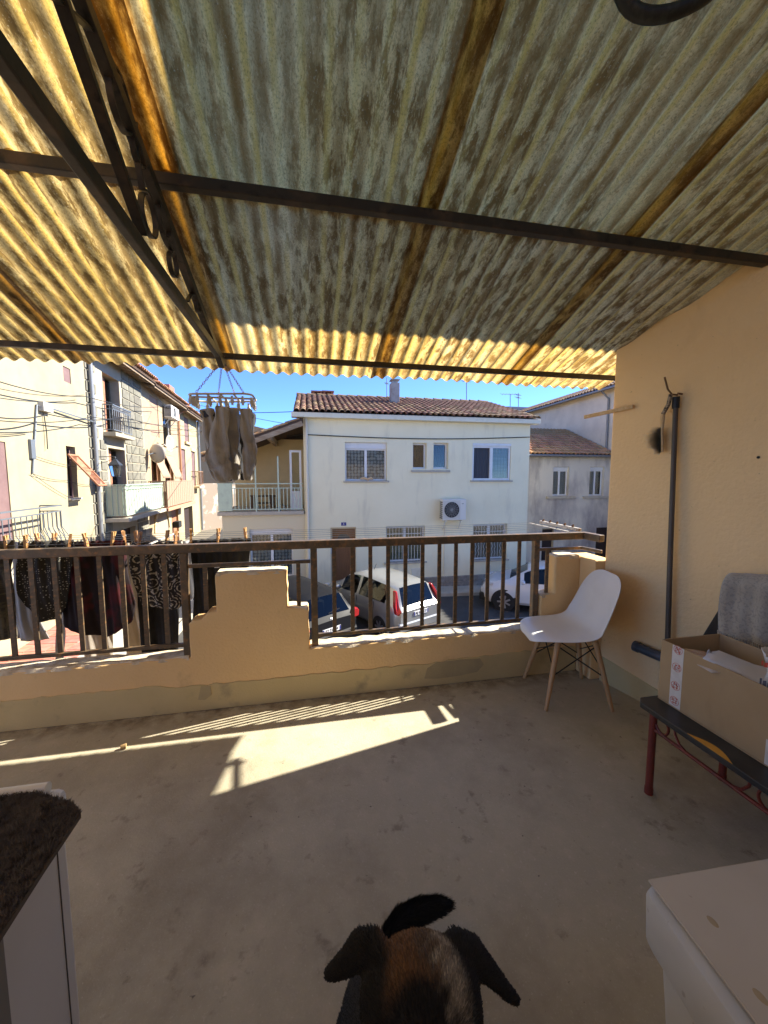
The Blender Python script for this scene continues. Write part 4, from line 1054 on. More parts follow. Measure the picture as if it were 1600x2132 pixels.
# ---- house B: stone blocks
M_ASHLAR = pm('pale_ashlar', (0.175, 0.165, 0.135), 0.95, [((0.23, 0.215, 0.175), 3, 0.42, 0.65), ((0.12, 0.11, 0.085), 8, 0.55, 0.75)], (60, .5, .006), rnd=0.2)
M_MORT = pm('pale_mortar', (0.40, 0.355, 0.27), 0.95, [((0.35, 0.31, 0.23), 3, .4, .7)], (60, .3, .004))
HB = RowHouse('stone_house', 'pale stone block house with a green balcony below an upper iron balcony', 187, 303)
ZB = HB.uv(272, 772)[1]
b_u = HB.rect(216, 800, 250, 876); b_u = (b_u[0], b_u[1], HB.uv(236, 905)[1], HB.uv(236, 787)[1])
b_l = HB.rect(228, 935, 262, 1010); b_l = (b_l[0], b_l[1], HB.uv(245, 1070)[1] + .05, HB.uv(245, 935)[1])
b_g = HB.rect(240, 1118, 285, 1160); b_g = (b_g[0], b_g[1], -2.0, HB.uv(270, 1098)[1])
HB.m('wall', facade(HB.ua - HB.uc, HB.ub - HB.uc, -3.0, ZB, [b_u, b_l, b_g], .35, 7.0), M_MORT)
blk = [mesh_of(MB().box(0, w, -.028, 0.0, 0, .285), M_ASHLAR, None, 'stone_block') for w in (.62, .42, .80)]
rnd = random.Random(9); zz = -2.0; row = 0
while zz < ZB - .3:
    u = HB.ua - HB.uc + .03 - (row % 2)*0.0
    k = row % 2
    while u < HB.ub - HB.uc - .1:
        w = (.62, .42, .80)[k % 3]
        end = u + w
        bad = end > HB.ub - HB.uc - .01 or any(not (end < h[0] - .12 or u > h[1] + .12) and not (zz + .29 < h[2] - .02 or zz > h[3] + .18) for h in (b_u, b_l, b_g))
        if bad: u += .12
        else: HB.inst('stone_block', blk[k % 3], Matrix.Translation((u, 0, zz))); u = end + .045
        k += 1
    zz += .335; row += 1
for h in (b_u, b_l):
    HB.m('door_leaf', MB().box(h[0] + .02, h[0] + (h[1]-h[0])*.55, .22, .26, h[2], h[3] - .05), M_SHUT)
    HB.m('pane', MB().box(h[0] + (h[1]-h[0])*.57, h[1] - .01, .28, .29, h[2], h[3] - .05), M_GLASS)
HB.m('garage_door', MB().box(b_g[0], b_g[1], .2, .25, b_g[2], b_g[3]), M_BROWND)
def iron_balcony(H, u0, u1, zf, zt, dep, mat, bars, slabmat, scroll=False, panel=None):
    s = H.m('balcony_slab', MB().box(u0 - .06, u1 + .06, -dep - .08, 0.0, zf - .13, zf), slabmat, bevel=.01)
    r = MB().box(u0, u1, -dep - .02, -dep + .02, zt - .035, zt).box(u0, u0 + .03, -dep, 0, zt - .035, zt).box(u1 - .03, u1, -dep, 0, zt - .035, zt)
    r.box(u0, u1, -dep - .012, -dep + .012, zf + .07, zf + .095).box(u0, u0 + .02, -dep, 0, zf + .07, zf + .095)
    if scroll: r.box(u0, u1, -dep - .012, -dep + .012, zt - .17, zt - .15).box(u0, u0 + .02, -dep, 0, zt - .17, zt - .15)
    H.m('balcony_rail', r, mat, s)
    for i in range(bars):
        u = u0 + .01 + (u1 - u0 - .02)*i/(bars-1)
        m = MB()
        if scroll: m.tube([(u, -dep, zf + .08), (u + .03, -dep, zf + .3), (u - .03, -dep, zf + (zt-zf)*.6), (u, -dep, zt - .16)], .011, 5)
        else: m.box(u - .009, u + .009, -dep - .009, -dep + .009, zf + .09, zt - .035)
        H.m('balcony_bar', m, mat, s)
    nd = max(2, int(dep/.13))
    for i in range(nd):
        y = -dep + dep*(i+.6)/nd
        for u in (u0 + .01, u1 - .01): H.m('balcony_bar', MB().box(u - .009, u + .009, y - .009, y + .009, zf + .09, zt - .035), mat, s)
    if scroll:
        m = MB()
        for i in range(bars*2):
            u = u0 + (u1-u0)*(i+.5)/(bars*2); m.tube([(u + .035*math.cos(t), -dep, zt - .095 + .05*math.sin(t)) for t in [2*math.pi*k/8 for k in range(8)]], .006, 4, closed=True)
        q = H.m('rail_scrollwork', m, mat, s); q['kind'] = 'stuff'
    if panel:
        H.m('balcony_screen', MB().box(u0 + .02, u0 + .03, -dep + .02, -.02, zf + .1, zt - .05), panel, s)
        H.m('balcony_screen', MB().box(u0 + .02, u1 - .02, -dep + .025, -dep + .032, zf + .1, zt - .05), panel, s)
    return s
iron_balcony(HB, b_u[0] - .12, b_u[1] + .12, b_u[2] + .02, HB.uv(245, 850)[1] - .05, .28, M_IRON, 11, M_MORT, True)
M_GRNB = pm('sage_green_iron', (0.40, 0.50, 0.42), 0.6)
M_GSCR = pm('sage_screen', (0.42, 0.46, 0.38), 0.8)
zf = HB.uv(235, 1076)[1]; ztp = HB.uv(235, 1008)[1]
iron_balcony(HB, b_l[0] - .55, HB.ub - HB.uc - .05, zf, ztp, .62, M_GRNB, 17, M_SILL, True, M_GSCR)
def row_roof(H, zt, tile, seed):
    u0, u1 = H.ua - H.uc, H.ub - H.uc
    rf = H.m('roof', MB().add([(u, y, z) for u in (u0, u1) for (y, z) in ((-.55, zt - .10), (3.6, zt + 1.0), (3.6, zt + .92), (-.55, zt - .20))], [(0,1,2,3),(7,6,5,4),(0,4,5,1),(1,5,6,2),(2,6,7,3),(3,7,4,0)]), M_UNDER)
    H.m('eave_board', MB().box(u0 + .004, u1 - .004, -.50, -.46, zt - .28, zt - .19), M_OLDW, rf)
    for i in range(int((u1-u0)/.45)):
        u = u0 + .2 + .45*i; H.m('rafter', MB().bar((u, -.45, zt - .26), (u, 0.0, zt - .16), .08, .1), M_OLDW, rf)
    me = tile_mesh(.105, .46, tile)
    tile_field(H, rf, u0, u1, -.62, zt - .09, 4.0, 1.1, .215, .40, me, 2, mat=tile, seed=seed)
    return rf
row_roof(HB, ZB, M_TILE2, 3)
# corner downpipe between A and B
pa = uvL(181, 780); pb = uvL(206, 1115)
M_DPIPE = pm('grey_downpipe', (0.24, 0.25, 0.27), 0.5, metal=.4)
u = pa[0] - HB.uc
HB.m('downpipe', MB().tube([(u, -.10, ZB), (u, -.10, -2.1)], .06, 10), M_DPIPE, smooth=50)
# wall lantern on a bracket
lp = hit(241, 975, RN, RP + RN*.62); 
lu = (lp - RP).dot(RD)
lan = root('street_lantern', 'old four-sided street lantern hanging from a scrolled bracket by the stone house', 'lantern', (lp.x, lp.y, lp.z - .28), RANG)
lan.scale = (.62, .62, .62)
M_LANT = pm('lantern_black', (0.03, 0.035, 0.045), 0.5)
def ring4(w0, z0, w1, z1): return MB().add([(sx*w0, sy*w0, z0) for sx, sy in ((-1,-1),(1,-1),(1,1),(-1,1))] + [(sx*w1, sy*w1, z1) for sx, sy in ((-1,-1),(1,-1),(1,1),(-1,1))], [(0,1,5,4),(1,2,6,5),(2,3,7,6),(3,0,4,7)])
make('cap', ring4(.25, .62, .12, .80).merge(ring4(.12, .80, .06, .90)), M_LANT, lan, local=True)
fr = MB()
for sx in (-1, 1):
    for sy in (-1, 1): fr.bar((sx*.14, sy*.14, .05), (sx*.22, sy*.22, .62), .025, .025)
for (w, z) in ((.14, .05), (.22, .60)):
    for k in range(4):
        c = [(-w,-w), (w,-w), (w,w), (-w,w)]; fr.bar((*c[k], z), (*c[(k+1)%4], z), .025, .025)
make('frame', fr, M_LANT, lan, local=True)
make('pane', ring4(.135, .06, .215, .59), M_GLASS, lan, local=True)
make('finial', MB().lathe([(0.0, 1.06), (.03, 1.02), (.05, .97), (.03, .92), (.06, .90)], n=10), M_LANT, lan, local=True, smooth=50)
du = (uvL(200, 950)[0] - lu)/.62
make('bracket', MB().tube([(du, 1.0, 1.02), (du*.5, .5, 1.03), (0, 0, 1.03)], .018, 6).tube([(du, 1.0, .70)] + [(du*(1-t), 1.0*(1-t), .70 + .30*t*t) for t in frange(.1, .9, 8)], .012, 5), M_LANT, lan, local=True, smooth=50)

# ---- house C: pinkish with arch, dishes and air conditioner
M_PEACH = pm('peach_render', (0.39, 0.295, 0.19), 0.95, [((0.43, 0.34, 0.225), 1.2, .42, .66), ((.30, .22, .145), 3, .6, .8)], (60, .3, .005))
M_PINKT = pm('pink_trim', (0.50, 0.27, 0.17), 0.9)
HC = RowHouse('peach_house', 'peach house with arched door, satellite dishes and a slatted balcony', 303, 374)
ZC = HC.uv(330, 815)[1]
c_u = HC.rect(313, 828, 330, 908); c_v = HC.rect(340, 870, 356, 928)
c1 = HC.rect(316, 945, 334, 1003); c2 = HC.rect(344, 948, 361, 1004); c_a = HC.rect(324, 1078, 352, 1120); c_a = (c_a[0], c_a[1], -2.3, c_a[3]); c_b = HC.rect(358, 1060, 372, 1110); c_b = (c_b[0], c_b[1], -2.3, c_b[3])
HC.m('wall', facade(HC.ua - HC.uc, HC.ub - HC.uc, -3.0, ZC, [c_u, c_v, c1, c2, c_a, c_b], .22, 7.0), M_PEACH)
M_BSH = pm('beige_shutter', (0.36, 0.24, 0.17), .8)
HC.m('shutter', MB().box(c_u[0], c_u[1], .03, .06, c_u[2], c_u[3]), M_BSH)
window(HC, *c_v, n=1, curtain=M_CURT, y=.1)
for c in (c1, c2):
    window(HC, *c, n=2, curtain=M_DARK, y=.14, sill=False, mat=M_PINKT)
    dz = c[3] - c[2]
    HC.m('awning', MB().grid(lambda a, b, c=c, dz=dz: (c[0] + (c[1]-c[0])*a, -.03 - .42*b, c[3] - .02 - dz*.85*b + .03*math.sin(math.pi*b)), 6, 8), M_BSH, solid=.012, smooth=60)
# arch surround
ca = (c_a[0]+c_a[1])/2; hw = (c_a[1]-c_a[0])/2
m = MB()
for k in range(12):
    t0, t1 = math.pi*k/12, math.pi*(k+.92)/12
    m.prism([(ca + r*math.cos(t), c_a[3] - hw*.55 + r*math.sin(t)) for (r, t) in ((hw*1.0, t0), (hw*1.22, t0), (hw*1.22, t1), (hw*1.0, t1))], 'y', -.05, -.002)
M_TRIMC = pm('cream_trim', (0.62, 0.50, 0.30), .9)
q = HC.m('arch_stone', m, M_TRIMC); q['kind'] = 'stuff'
HC.m('door', MB().prism([(ca + hw*math.cos(t), c_a[3] - hw*.55 + hw*math.sin(t)) for t in frange(0, math.pi, 14)] + [(ca - hw, -2.3), (ca + hw, -2.3)], 'y', .02, .04), pm('pale_door', (0.36, 0.32, 0.25), .7))
HC.m('door', MB().box(c_b[0], c_b[1], .1, .14, c_b[2], c_b[3]), M_SHUT)
HC.m('wall_lamp_box', MB().box(HC.uv(361, 1095)[0] - .1, HC.uv(361, 1095)[0] + .45, -.3, 0, HC.uv(361, 1099)[1], HC.uv(361, 1086)[1]), M_DARK, bevel=.01)
zf = HC.uv(340, 1052)[1]; zt = HC.uv(340, 1002)[1]
M_BRNS = pm('brown_slats', (0.34, 0.19, 0.11), .8)
bb = HC.m('balcony_slab', MB().box(HC.ua - HC.uc + .15, HC.ub - HC.uc - .1, -.75, 0, zf - .14, zf), M_PINKT, bevel=.01)
u0, u1 = HC.ua - HC.uc + .2, HC.ub - HC.uc - .15
for i in range(9):
    y = -.70 + .66*i/9; HC.m('balcony_slat', MB().box(u0, u0 + .02, y, y + .055, zf + .05, zt), M_BRNS, bb)
for i in range(14):
    u = u0 + (u1-u0)*i/14; HC.m('balcony_slat', MB().box(u, u + (u1-u0)/14 - .03, -.72, -.70, zf + .05, zt), M_BSH, bb)
HC.m('balcony_rail', MB().box(u0, u1, -.73, -.69, zt + .001, zt + .04).box(u0, u0 + .04, -.69, 0, zt + .001, zt + .04), M_BSH, bb)
rfC = row_roof(HC, ZC, M_TILE2, 4)
# chimney
q = HC.uv(372, 830)
HC.m('chimney', MB().box(q[0] - .55, q[0] + .45, .3, 1.1, ZC - .2, HC.uv(372, 806)[1] + .0), M_BRICK, rfC, bevel=.01)
M_COPPER = pm('terracotta_pipe', (0.45, 0.21, 0.11), .6)
u = HC.ub - HC.uc - .08
HC.m('downpipe', MB().tube([(u + .35, -.42, ZC - .1), (u + .3, -.3, ZC - .35), (u, -.08, ZC - .55), (u, -.08, zf - .1)], .055, 8), M_COPPER, smooth=50)
# air conditioner on house C
p = hit(346, 858, RN, RP); acu = HC.rect(333, 842, 360, 876)
P = RP + RD*((acu[0]+acu[1])/2 + HC.uc); 
air_con('air_conditioner', 'white air conditioner high on the sunlit peach house beside its chimney', (P.x, P.y, (acu[2]+acu[3])/2), (acu[1]-acu[0])*.62, (acu[3]-acu[2])*.72, .34, RANG)
def dish(px, py, r, yaw, label):
    q = uvL(px, py); P = RP + RD*q[0] + RN*.35
    d = root('satellite_dish', label, 'satellite dish', (P.x, P.y, q[1]), RANG + yaw)
    M_D = pm('dish_grey', (0.46, 0.40, 0.34), .6)
    o = make('reflector', MB().lathe([(0, -.02), (r*.4, -.03), (r*.75, -.07), (r, -.13)], n=20, axis='y'), M_D, d, local=True, smooth=60, solid=.008)
    make('arm', MB().tube([(0, 0, -r*.9), (0, -r*1.1, -r*.4)], .012, 5).ell((0, -r*1.1, -r*.38), (.04, .06, .04), 8, 5), M_IRON, d, local=True)
    make('mount', MB().tube([(0, -.01, 0), (0, .15, -.02), (.02, .36, -.1)], .022, 6), M_IRON, d, local=True)
dish(304, 943, .42, R(62), 'rust-coloured satellite dish seen edge-on between the stone house and peach house')
dish(331, 923, .40, R(-10), 'grey satellite dish on the peach house below its air conditioner')

# ---- house D: pale yellow further on
HD = RowHouse('yellow_far_house', 'pale yellow house with tall dark windows and a garage beyond the peach house', 374, 413)
ZD = HD.uv(395, 862)[1]
d1 = HD.rect(384, 870, 393, 920); d2 = HD.rect(378, 936, 387, 1014); d3 = HD.rect(400, 941, 407, 1012); d4 = HD.rect(384, 1055, 402, 1110); d4 = (d4[0], d4[1], -2.3, d4[3])
M_YEL = pm('pale_yellow_render', (0.42, 0.365, 0.23), .95, [((.37, .31, .19), 1, .4, .7)], (50, .3, .005))
HD.m('wall', facade(HD.ua - HD.uc, HD.ub - HD.uc, -3, ZD, [d1, d2, d3, d4], .25, 7.0), M_YEL)
for d_ in (d1, d2, d3): HD.m('shutter', MB().box(d_[0], d_[1], .04, .08, d_[2], d_[3]), M_MAUVE); HD.m('window_surround', MB().box(d_[0] - .12, d_[1] + .12, -.05, -.002, d_[3] + .02, d_[3] + .2), M_TRIMC); HD.m('sill', MB().box(d_[0] - .12, d_[1] + .12, -.12, -.002, d_[2] - .14, d_[2] - .01), M_TRIMC)
HD.m('garage_door', MB().box(d4[0], d4[1], .2, .25, d4[2], d4[3]), M_BROWND)
iron_balcony(HD, d3[0] - .25, d3[1] + .25, d3[2], d3[2] + .95, .4, M_BRNS, 9, M_TRIMC)
row_roof(HD, ZD, M_TILE2, 6)
u = HD.ub - HD.uc
HD.m('downpipe', MB().tube([(u - .1, -.1, ZD - .2), (u - .1, -.1, -2.2)], .07, 8), M_DPIPE)
# ---- end of the alley
EO = House('alley_end_house', 'orange rendered house closing the far end of the alley', (-6.5, 36.0), R(-4), -2.4)
M_ORG = pm('orange_render', (0.56, 0.36, 0.19), .95, [((.62, .44, .26), .8, .4, .7)], (40, .3, .005))
e1 = (-0.9, -0.1, 1.3, 3.0)
EO.m('wall', facade(-6, 3.8, -3, 5.4, [e1], .25, 6), M_ORG)
window(EO, *e1, n=2, curtain=M_CURT, y=.1)
EO.m('roof', MB().prism([(-6.2, 5.4), (4.0, 5.4), (-1.1, 6.6)], 'y', -.3, 6), M_TILE2)
GWL = House('garden_wall', 'grey-brown yard wall with a pale patch at the alley corner', (-6.3, 30.5), R(60), -2.4, cat='wall')
GWL.m('wall_body', MB().box(-2.6, 1.4, 0, .3, -3, 1.0), pm('brown_grey_render', (.30, .24, .19), .95, [((.48, .43, .37), .9, .52, .58)], (40, .4, .006)), bevel=.01)

# ---------------------------------------------------------------- overhead cables
def cable(pts, label, r=.012, sag=.12, n=16):
    m = MB(); P = [Vector(p) for p in pts]; out = []
    for a, b in zip(P[:-1], P[1:]):
        for i in range(n + (b is P[-1])):
            t = i/n; p = a.lerp(b, t); p.z -= sag*4*t*(1-t)*1.0; out.append(p)
    m.tube(out, r, 5)
    return make('overhead_cable', m, M_CABLE, label=label, cat='cable', group='cables strung between the houses')
def rowpt(px, py, off): 
    p = hit(px, py, RN, RP + RN*off); return p
cable([rowpt(-60, 775, .25), rowpt(178, 825, .25), rowpt(330, 847, .25), aty(612, 857, YF - .2)], 'uppermost cable sagging from the cream corner house across to the cream house eaves')
cable([rowpt(-60, 795, .2), rowpt(175, 822, .2)], 'upper thin cable clipped along the cream corner house', .008)
cable([rowpt(-60, 856, .3), rowpt(100, 862, .3), rowpt(250, 868, .3), rowpt(440, 900, .4), aty(640, 905, YF - .05)], 'long cable passing the stone house towards the facade of the cream house', .014)
cable([rowpt(-60, 869, .3), rowpt(190, 868, .3), rowpt(420, 886, .3)], 'second cable running along the stone and peach houses', .011)
cable([rowpt(65, 985, .05), rowpt(140, 1000, .05), rowpt(200, 1010, .05)], 'thin cable on the cream corner house below its shutter window', .006, .05)
cable([rowpt(66, 985, .05), rowpt(142, 1035, .05)], 'thin slanting cable reaching the tilted shutter window', .006, .03)
cable([rowpt(68, 948, .05), rowpt(190, 975, .06)], 'thin cable from the cable box to the lantern corner', .006, .06)
cable([rowpt(-60, 905, .05), rowpt(60, 900, .06)], 'short cable ending at the grey cable box', .009, .03)
cable([rowpt(300, 790, .3), rowpt(345, 845, .3), rowpt(440, 910, .3)], 'cable dropping along the peach house eaves', .008, .1)
cable([rowpt(374, 830, .2), aty(612, 885, YF - .2)], 'cable from the brick chimney to the annex roof', .009, .1)
# ================================================================ CARS
def ip(x, tab):
    xs = [t[0] for t in tab]; ys = [t[1] for t in tab]
    return float(np.interp(x, xs, ys))
M_TYRE = pm('tyre_rubber', (0.02, 0.02, 0.02), .8)
M_RIM = pm('alloy_rim', (0.55, 0.55, 0.56), .3, metal=.8)
M_REDL = pm('tail_lamp_red', (0.34, 0.015, 0.015), .15, spec=.6)
M_CLEAR = pm('lamp_clear', (0.62, 0.62, 0.62), .08, spec=.7)
M_BLK = pm('black_trim', (0.015, 0.015, 0.016), .5)
M_CGL = glass('car_glass', (0.22, 0.25, 0.26), .01)
M_SEAT = pm('car_seat', (0.05, 0.05, 0.055), .9)
def car(name, label, loc, heading, S, paint, plate=None, badge=True, rails=False):
    """S: dict of shape tables; x forward, y to the car's left, z up"""
    r = root(name, label, 'car', loc, heading)
    top, belt, wid = S['top'], S['belt'], S['wid']; wr = S['roofw']
    xs = sorted(set([round(v, 3) for v in np.arange(S['x0'], S['x1'] + .001, .1)] + S['keys'] + [S['x0'], S['x1']]))
    xs = [x for i, x in enumerate(xs) if x in S['keys'] or x in (S['x0'], S['x1']) or all(abs(x - k) > .03 for k in S['keys'])]
    def ring(x):
        w = ip(x, wid); zt = ip(x, top); zb_ = min(ip(x, belt), zt - .012); g = ip(x, S['gc']); rw = ip(x, wr)
        pts = [(0, g), (w*.86, g), (w*.965, g + .10), (w*.995, .55), (w, .70), (w*.975, (zb_ + .70)/2 + .03), (w*.935, zb_), (rw, zt - .055 if zt - zb_ > .12 else zt - .01), (rw*.86, zt - .012), (rw*.45, zt), (0, zt + .006)]
        return [(x, y, z) for (y, z) in pts] + [(x, -y, z) for (y, z) in pts[-2:0:-1]]
    rings = [ring(x) for x in xs]; n = len(rings[0]); half = 11
    segs = {'body': MB()}
    def put(key, q):
        segs.setdefault(key, MB()).add(q, [(0, 1, 2, 3)])
    for i in range(len(xs) - 1):
        xm = (xs[i] + xs[i+1]) / 2
        for k in range(n):
            l = (k + 1) % n; q = [rings[i][k], rings[i][l], rings[i+1][l], rings[i+1][k]]
            kk = k if k < half - 1 else n - 1 - k           # mirrored segment index
            key = 'body'
            sideseg = kk == 6
            topseg = kk in (7, 8, 9)
            for (a, b, nm) in S['side']:
                if sideseg and a < xm < b: key = ('L' if k < half - 1 else 'R') + nm
            for (a, b, nm) in S['tops']:
                if kk in (8, 9) and a < xm < b: key = nm
            put(key, q)
    for e in (0, -1): segs['body'].add(rings[e], [tuple(range(n)) if e else tuple(range(n-1, -1, -1))])
    bo = make('body', segs.pop('body'), paint, r, local=True, smooth=32)
    for key, m in segs.items():
        nm = {'windscreen': 'windscreen', 'rear': 'rear_window'}.get(key, 'side_window')
        make(nm, m, M_CGL, r, local=True, smooth=40)
    # interior seats
    for (x, z) in ((S['seat'], .62), (S['seat'] - .85, .62)):
        for y in (-.36, .36):
            make('seat', MB().box(x - .09, x + .09, y - .24, y + .24, .45, z + .36).box(x - .07, x + .05, y - .12, y + .12, z + .37, z + .55), M_SEAT, r, local=True, bevel=.04)
    # wheels
    R0, wd = S['wheel'], .2
    for x in S['axle']:
        w = ip(x, wid)
        for sgn in (1, -1):
            y = sgn * (w - .085)
            wl = root('wheel', None, None, (0, 0, 0)); wl.parent = r; wl.location = (x, y, R0)
            WMAT[wl.name] = Matrix.Identity(4)
            make('tyre', MB().lathe([(R0*.66, -wd/2), (R0*.93, -wd/2), (R0, -wd/2 + .03), (R0, wd/2 - .03), (R0*.93, wd/2), (R0*.66, wd/2)], n=28, axis='y'), M_TYRE, wl, local=True, smooth=40)
            rm = MB().lathe([(R0*.67, sgn*wd*.42), (R0*.60, sgn*wd*.42), (R0*.58, sgn*wd*.1)], n=28, axis='y')
            for k in range(7):
                t = 2*math.pi*k/7; rm.bar((0, sgn*wd*.40, 0), (R0*.62*math.cos(t), sgn*wd*.42, R0*.62*math.sin(t)), .055, .03, (0, 1, 0))
            rm.lathe([(0, sgn*wd*.45), (R0*.15, sgn*wd*.44), (R0*.16, sgn*wd*.3)], n=12, axis='y')
            make('rim', rm, M_RIM, wl, local=True, smooth=40)
            make('brake', MB().lathe([(0, sgn*wd*.05), (R0*.6, sgn*wd*.05)], n=16, axis='y'), M_BLK, wl, local=True)
            ar = MB(); nn = 16
            for k in range(nn + 1):
                t = math.pi*(-.04 + 1.08*k/nn); 
                for (rr, yy) in ((R0*1.20, w + .004), (R0*1.02, w + .004), (R0*1.02, w - .2), (R0*1.20, w - .03)): ar.v.append((x + rr*math.cos(t), sgn*yy, R0 + rr*math.sin(t)))
            for k in range(nn):
                for q in range(4): ar.f.append((k*4+q, k*4+(q+1)%4, k*4+4+(q+1)%4, k*4+4+q))
            make('wheel_arch', ar, M_BLK if S.get('darkarch') else paint, r, local=True, smooth=50)
            make('wheel_well', MB().lathe([(0, sgn*(w + .0025)), (R0*1.03, sgn*(w + .0025))], (x, 0, R0), 24, 'y'), M_BLK, r, local=True)
    # lamps
    for sgn in (1, -1):
        q = S['tail']; z0_, k_ = q.get('shear', (9, 0)); tm = MB().prism([(sgn*y, z) for (y, z) in q['yz']], 'x', q['x'][0], q['x'][1]); tm.v = [(v[0] + k_*max(0, v[2] - z0_), v[1], v[2]) for v in tm.v]; make('tail_lamp', tm, M_REDL, r, local=True, bevel=.02)
        q = S['head']; make('headlight', MB().prism([(sgn*y, z) for (y, z) in q['yz']], 'x', q['x'][0], q['x'][1]), M_CLEAR, r, local=True, bevel=.02)
        xm = S['mirror']; w = ip(xm, wid)
        make('wing_mirror', MB().ell((xm, sgn*(w + .09), ip(xm, belt) + .07), (.07, .11, .07), 10, 7), paint, r, local=True, smooth=60)
        hs = MB()
        for x in S['handles']: hs.box(x - .08, x + .08, sgn*(ip(x, wid)*.985) - .012, sgn*(ip(x, wid)*.985) + .03*sgn + .012, .80, .83)
        make('door_handle', hs, paint, r, local=True)
        ln = MB()
        for x in S['seams']: ln.bar((x, sgn*(ip(x, wid) + .0005), .36), (x - .02, sgn*(ip(x, wid)*.985 + .004), ip(x, belt) - .03), .008, .012, (0, 1, 0))
        make('door_seam', ln, M_BLK, r, local=True)
    x0 = S['x0']
    make('rear_bumper', MB().prism([(x0 - .015, .32), (x0 + .25, .26), (x0 + .25, .60), (x0 + .02, .585), (x0 - .025, .52)], 'y', -ip(x0 + .15, wid)*.93, ip(x0 + .15, wid)*.93), paint, r, local=True, bevel=.03)
    x1 = S['x1']
    make('front_bumper', MB().prism([(x1 - .25, .26), (x1 + .035, .28), (x1 + .045, .52), (x1 - .25, .58)], 'y', -ip(x1 - .15, wid)*.93, ip(x1 - .15, wid)*.93), paint if not S.get('darkarch') else M_BLK, r, local=True, bevel=.03)
    make('grille', MB().box(x1 + .046, x1 + .052, -.45, .45, .36, .48), M_BLK, r, local=True)
    TX_ = Matrix.Rotation(R(-90), 4, 'Z') @ STAND          # text facing -x
    if plate:
        zp = S['platez']; xp = S['platex']
        pl = make('number_plate', MB().box(xp - .008, xp, -.26, .26, zp - .055, zp + .055), M_WPAINT, r, local=True)
        make('plate_text', MB().merge(text_mb(plate, .095, .002), Matrix.Translation((xp - .011, 0, zp)) @ TX_), M_BLK, pl, local=True)['kind'] = 'stuff'
        for ya in (.22, -.258): make('plate_band', MB().box(xp - .0095, xp - .0085, ya, ya + .038, zp - .052, zp + .052), M_BLUE, pl, local=True)
    if S.get('badgez'):
        make('badge', MB().lathe([(0, S['badgex'] - .012), (.045, S['badgex'] - .010), (.055, S['badgex'])], (0, 0, S['badgez']), 16, 'x'), M_RIM, r, local=True)
    a, b = S['wiper']
    make('rear_wiper', MB().bar((a[0], 0.02, a[1]), (b[0], -.34, b[1]), .018, .014), M_BLK, r, local=True)
    xa = S['ant']; make('aerial', MB().tube([(xa, 0, ip(xa, top)), (xa - .12, 0, ip(xa, top) + .2)], .006, 5), M_BLK, r, local=True)
    return r
HATCH = dict(x0=-1.98, x1=1.97, keys=[-1.88, -1.66, -1.42, -1.20, -.95, -.22, -.10, .62, .72, 1.12],
    top=[(-1.98, .86), (-1.90, .93), (-1.88, .96), (-1.66, 1.40), (-1.4, 1.445), (-.6, 1.485), (0, 1.48), (.35, 1.43), (.62, 1.33), (1.12, .99), (1.2, .95), (1.6, .88), (1.85, .78), (1.97, .62)],
    belt=[(-1.98, .85), (-1.88, .92), (-1.66, .99), (0, .93), (.8, .90), (1.12, .90), (1.2, .92), (1.97, .6)],
    wid=[(-1.98, .70), (-1.9, .79), (-1.7, .835), (-1, .845), (1, .845), (1.6, .80), (1.85, .70), (1.97, .55)],
    roofw=[(-1.98, .62), (-1.88, .66), (-1.66, .57), (-1.2, .585), (0, .60), (.62, .60), (1.12, .70), (1.2, .72), (1.6, .68), (1.97, .48)],
    gc=[(-1.98, .34), (-1.7, .24), (1.7, .22), (1.97, .30)],
    side=[(-1.42, -1.20, 'c'), (-1.20 + .05, -.22, 'b'), (-.10, .72, 'a')], tops=[(-1.88, -1.66, 'rear'), (.62, 1.12, 'windscreen')],
    seat=-.05, wheel=.30, axle=(-1.27, 1.22), mirror=.66, handles=(-.85, .12), seams=(-.98, -.16, .86),
    tail=dict(x=(-1.955, -1.83), shear=(.90, .52), yz=[(.63, .74), (.80, .80), (.80, 1.0), (.66, 1.34), (.60, 1.34), (.68, 1.0), (.66, .86)]),
    head=dict(x=(1.62, 1.86), yz=[(.40, .62), (.74, .66), (.76, .80), (.52, .77)]),
    platez=.74, platex=-1.985, badgez=.90, badgex=-1.945, wiper=((-1.885, 1.0), (-1.83, 1.04)), ant=.1)
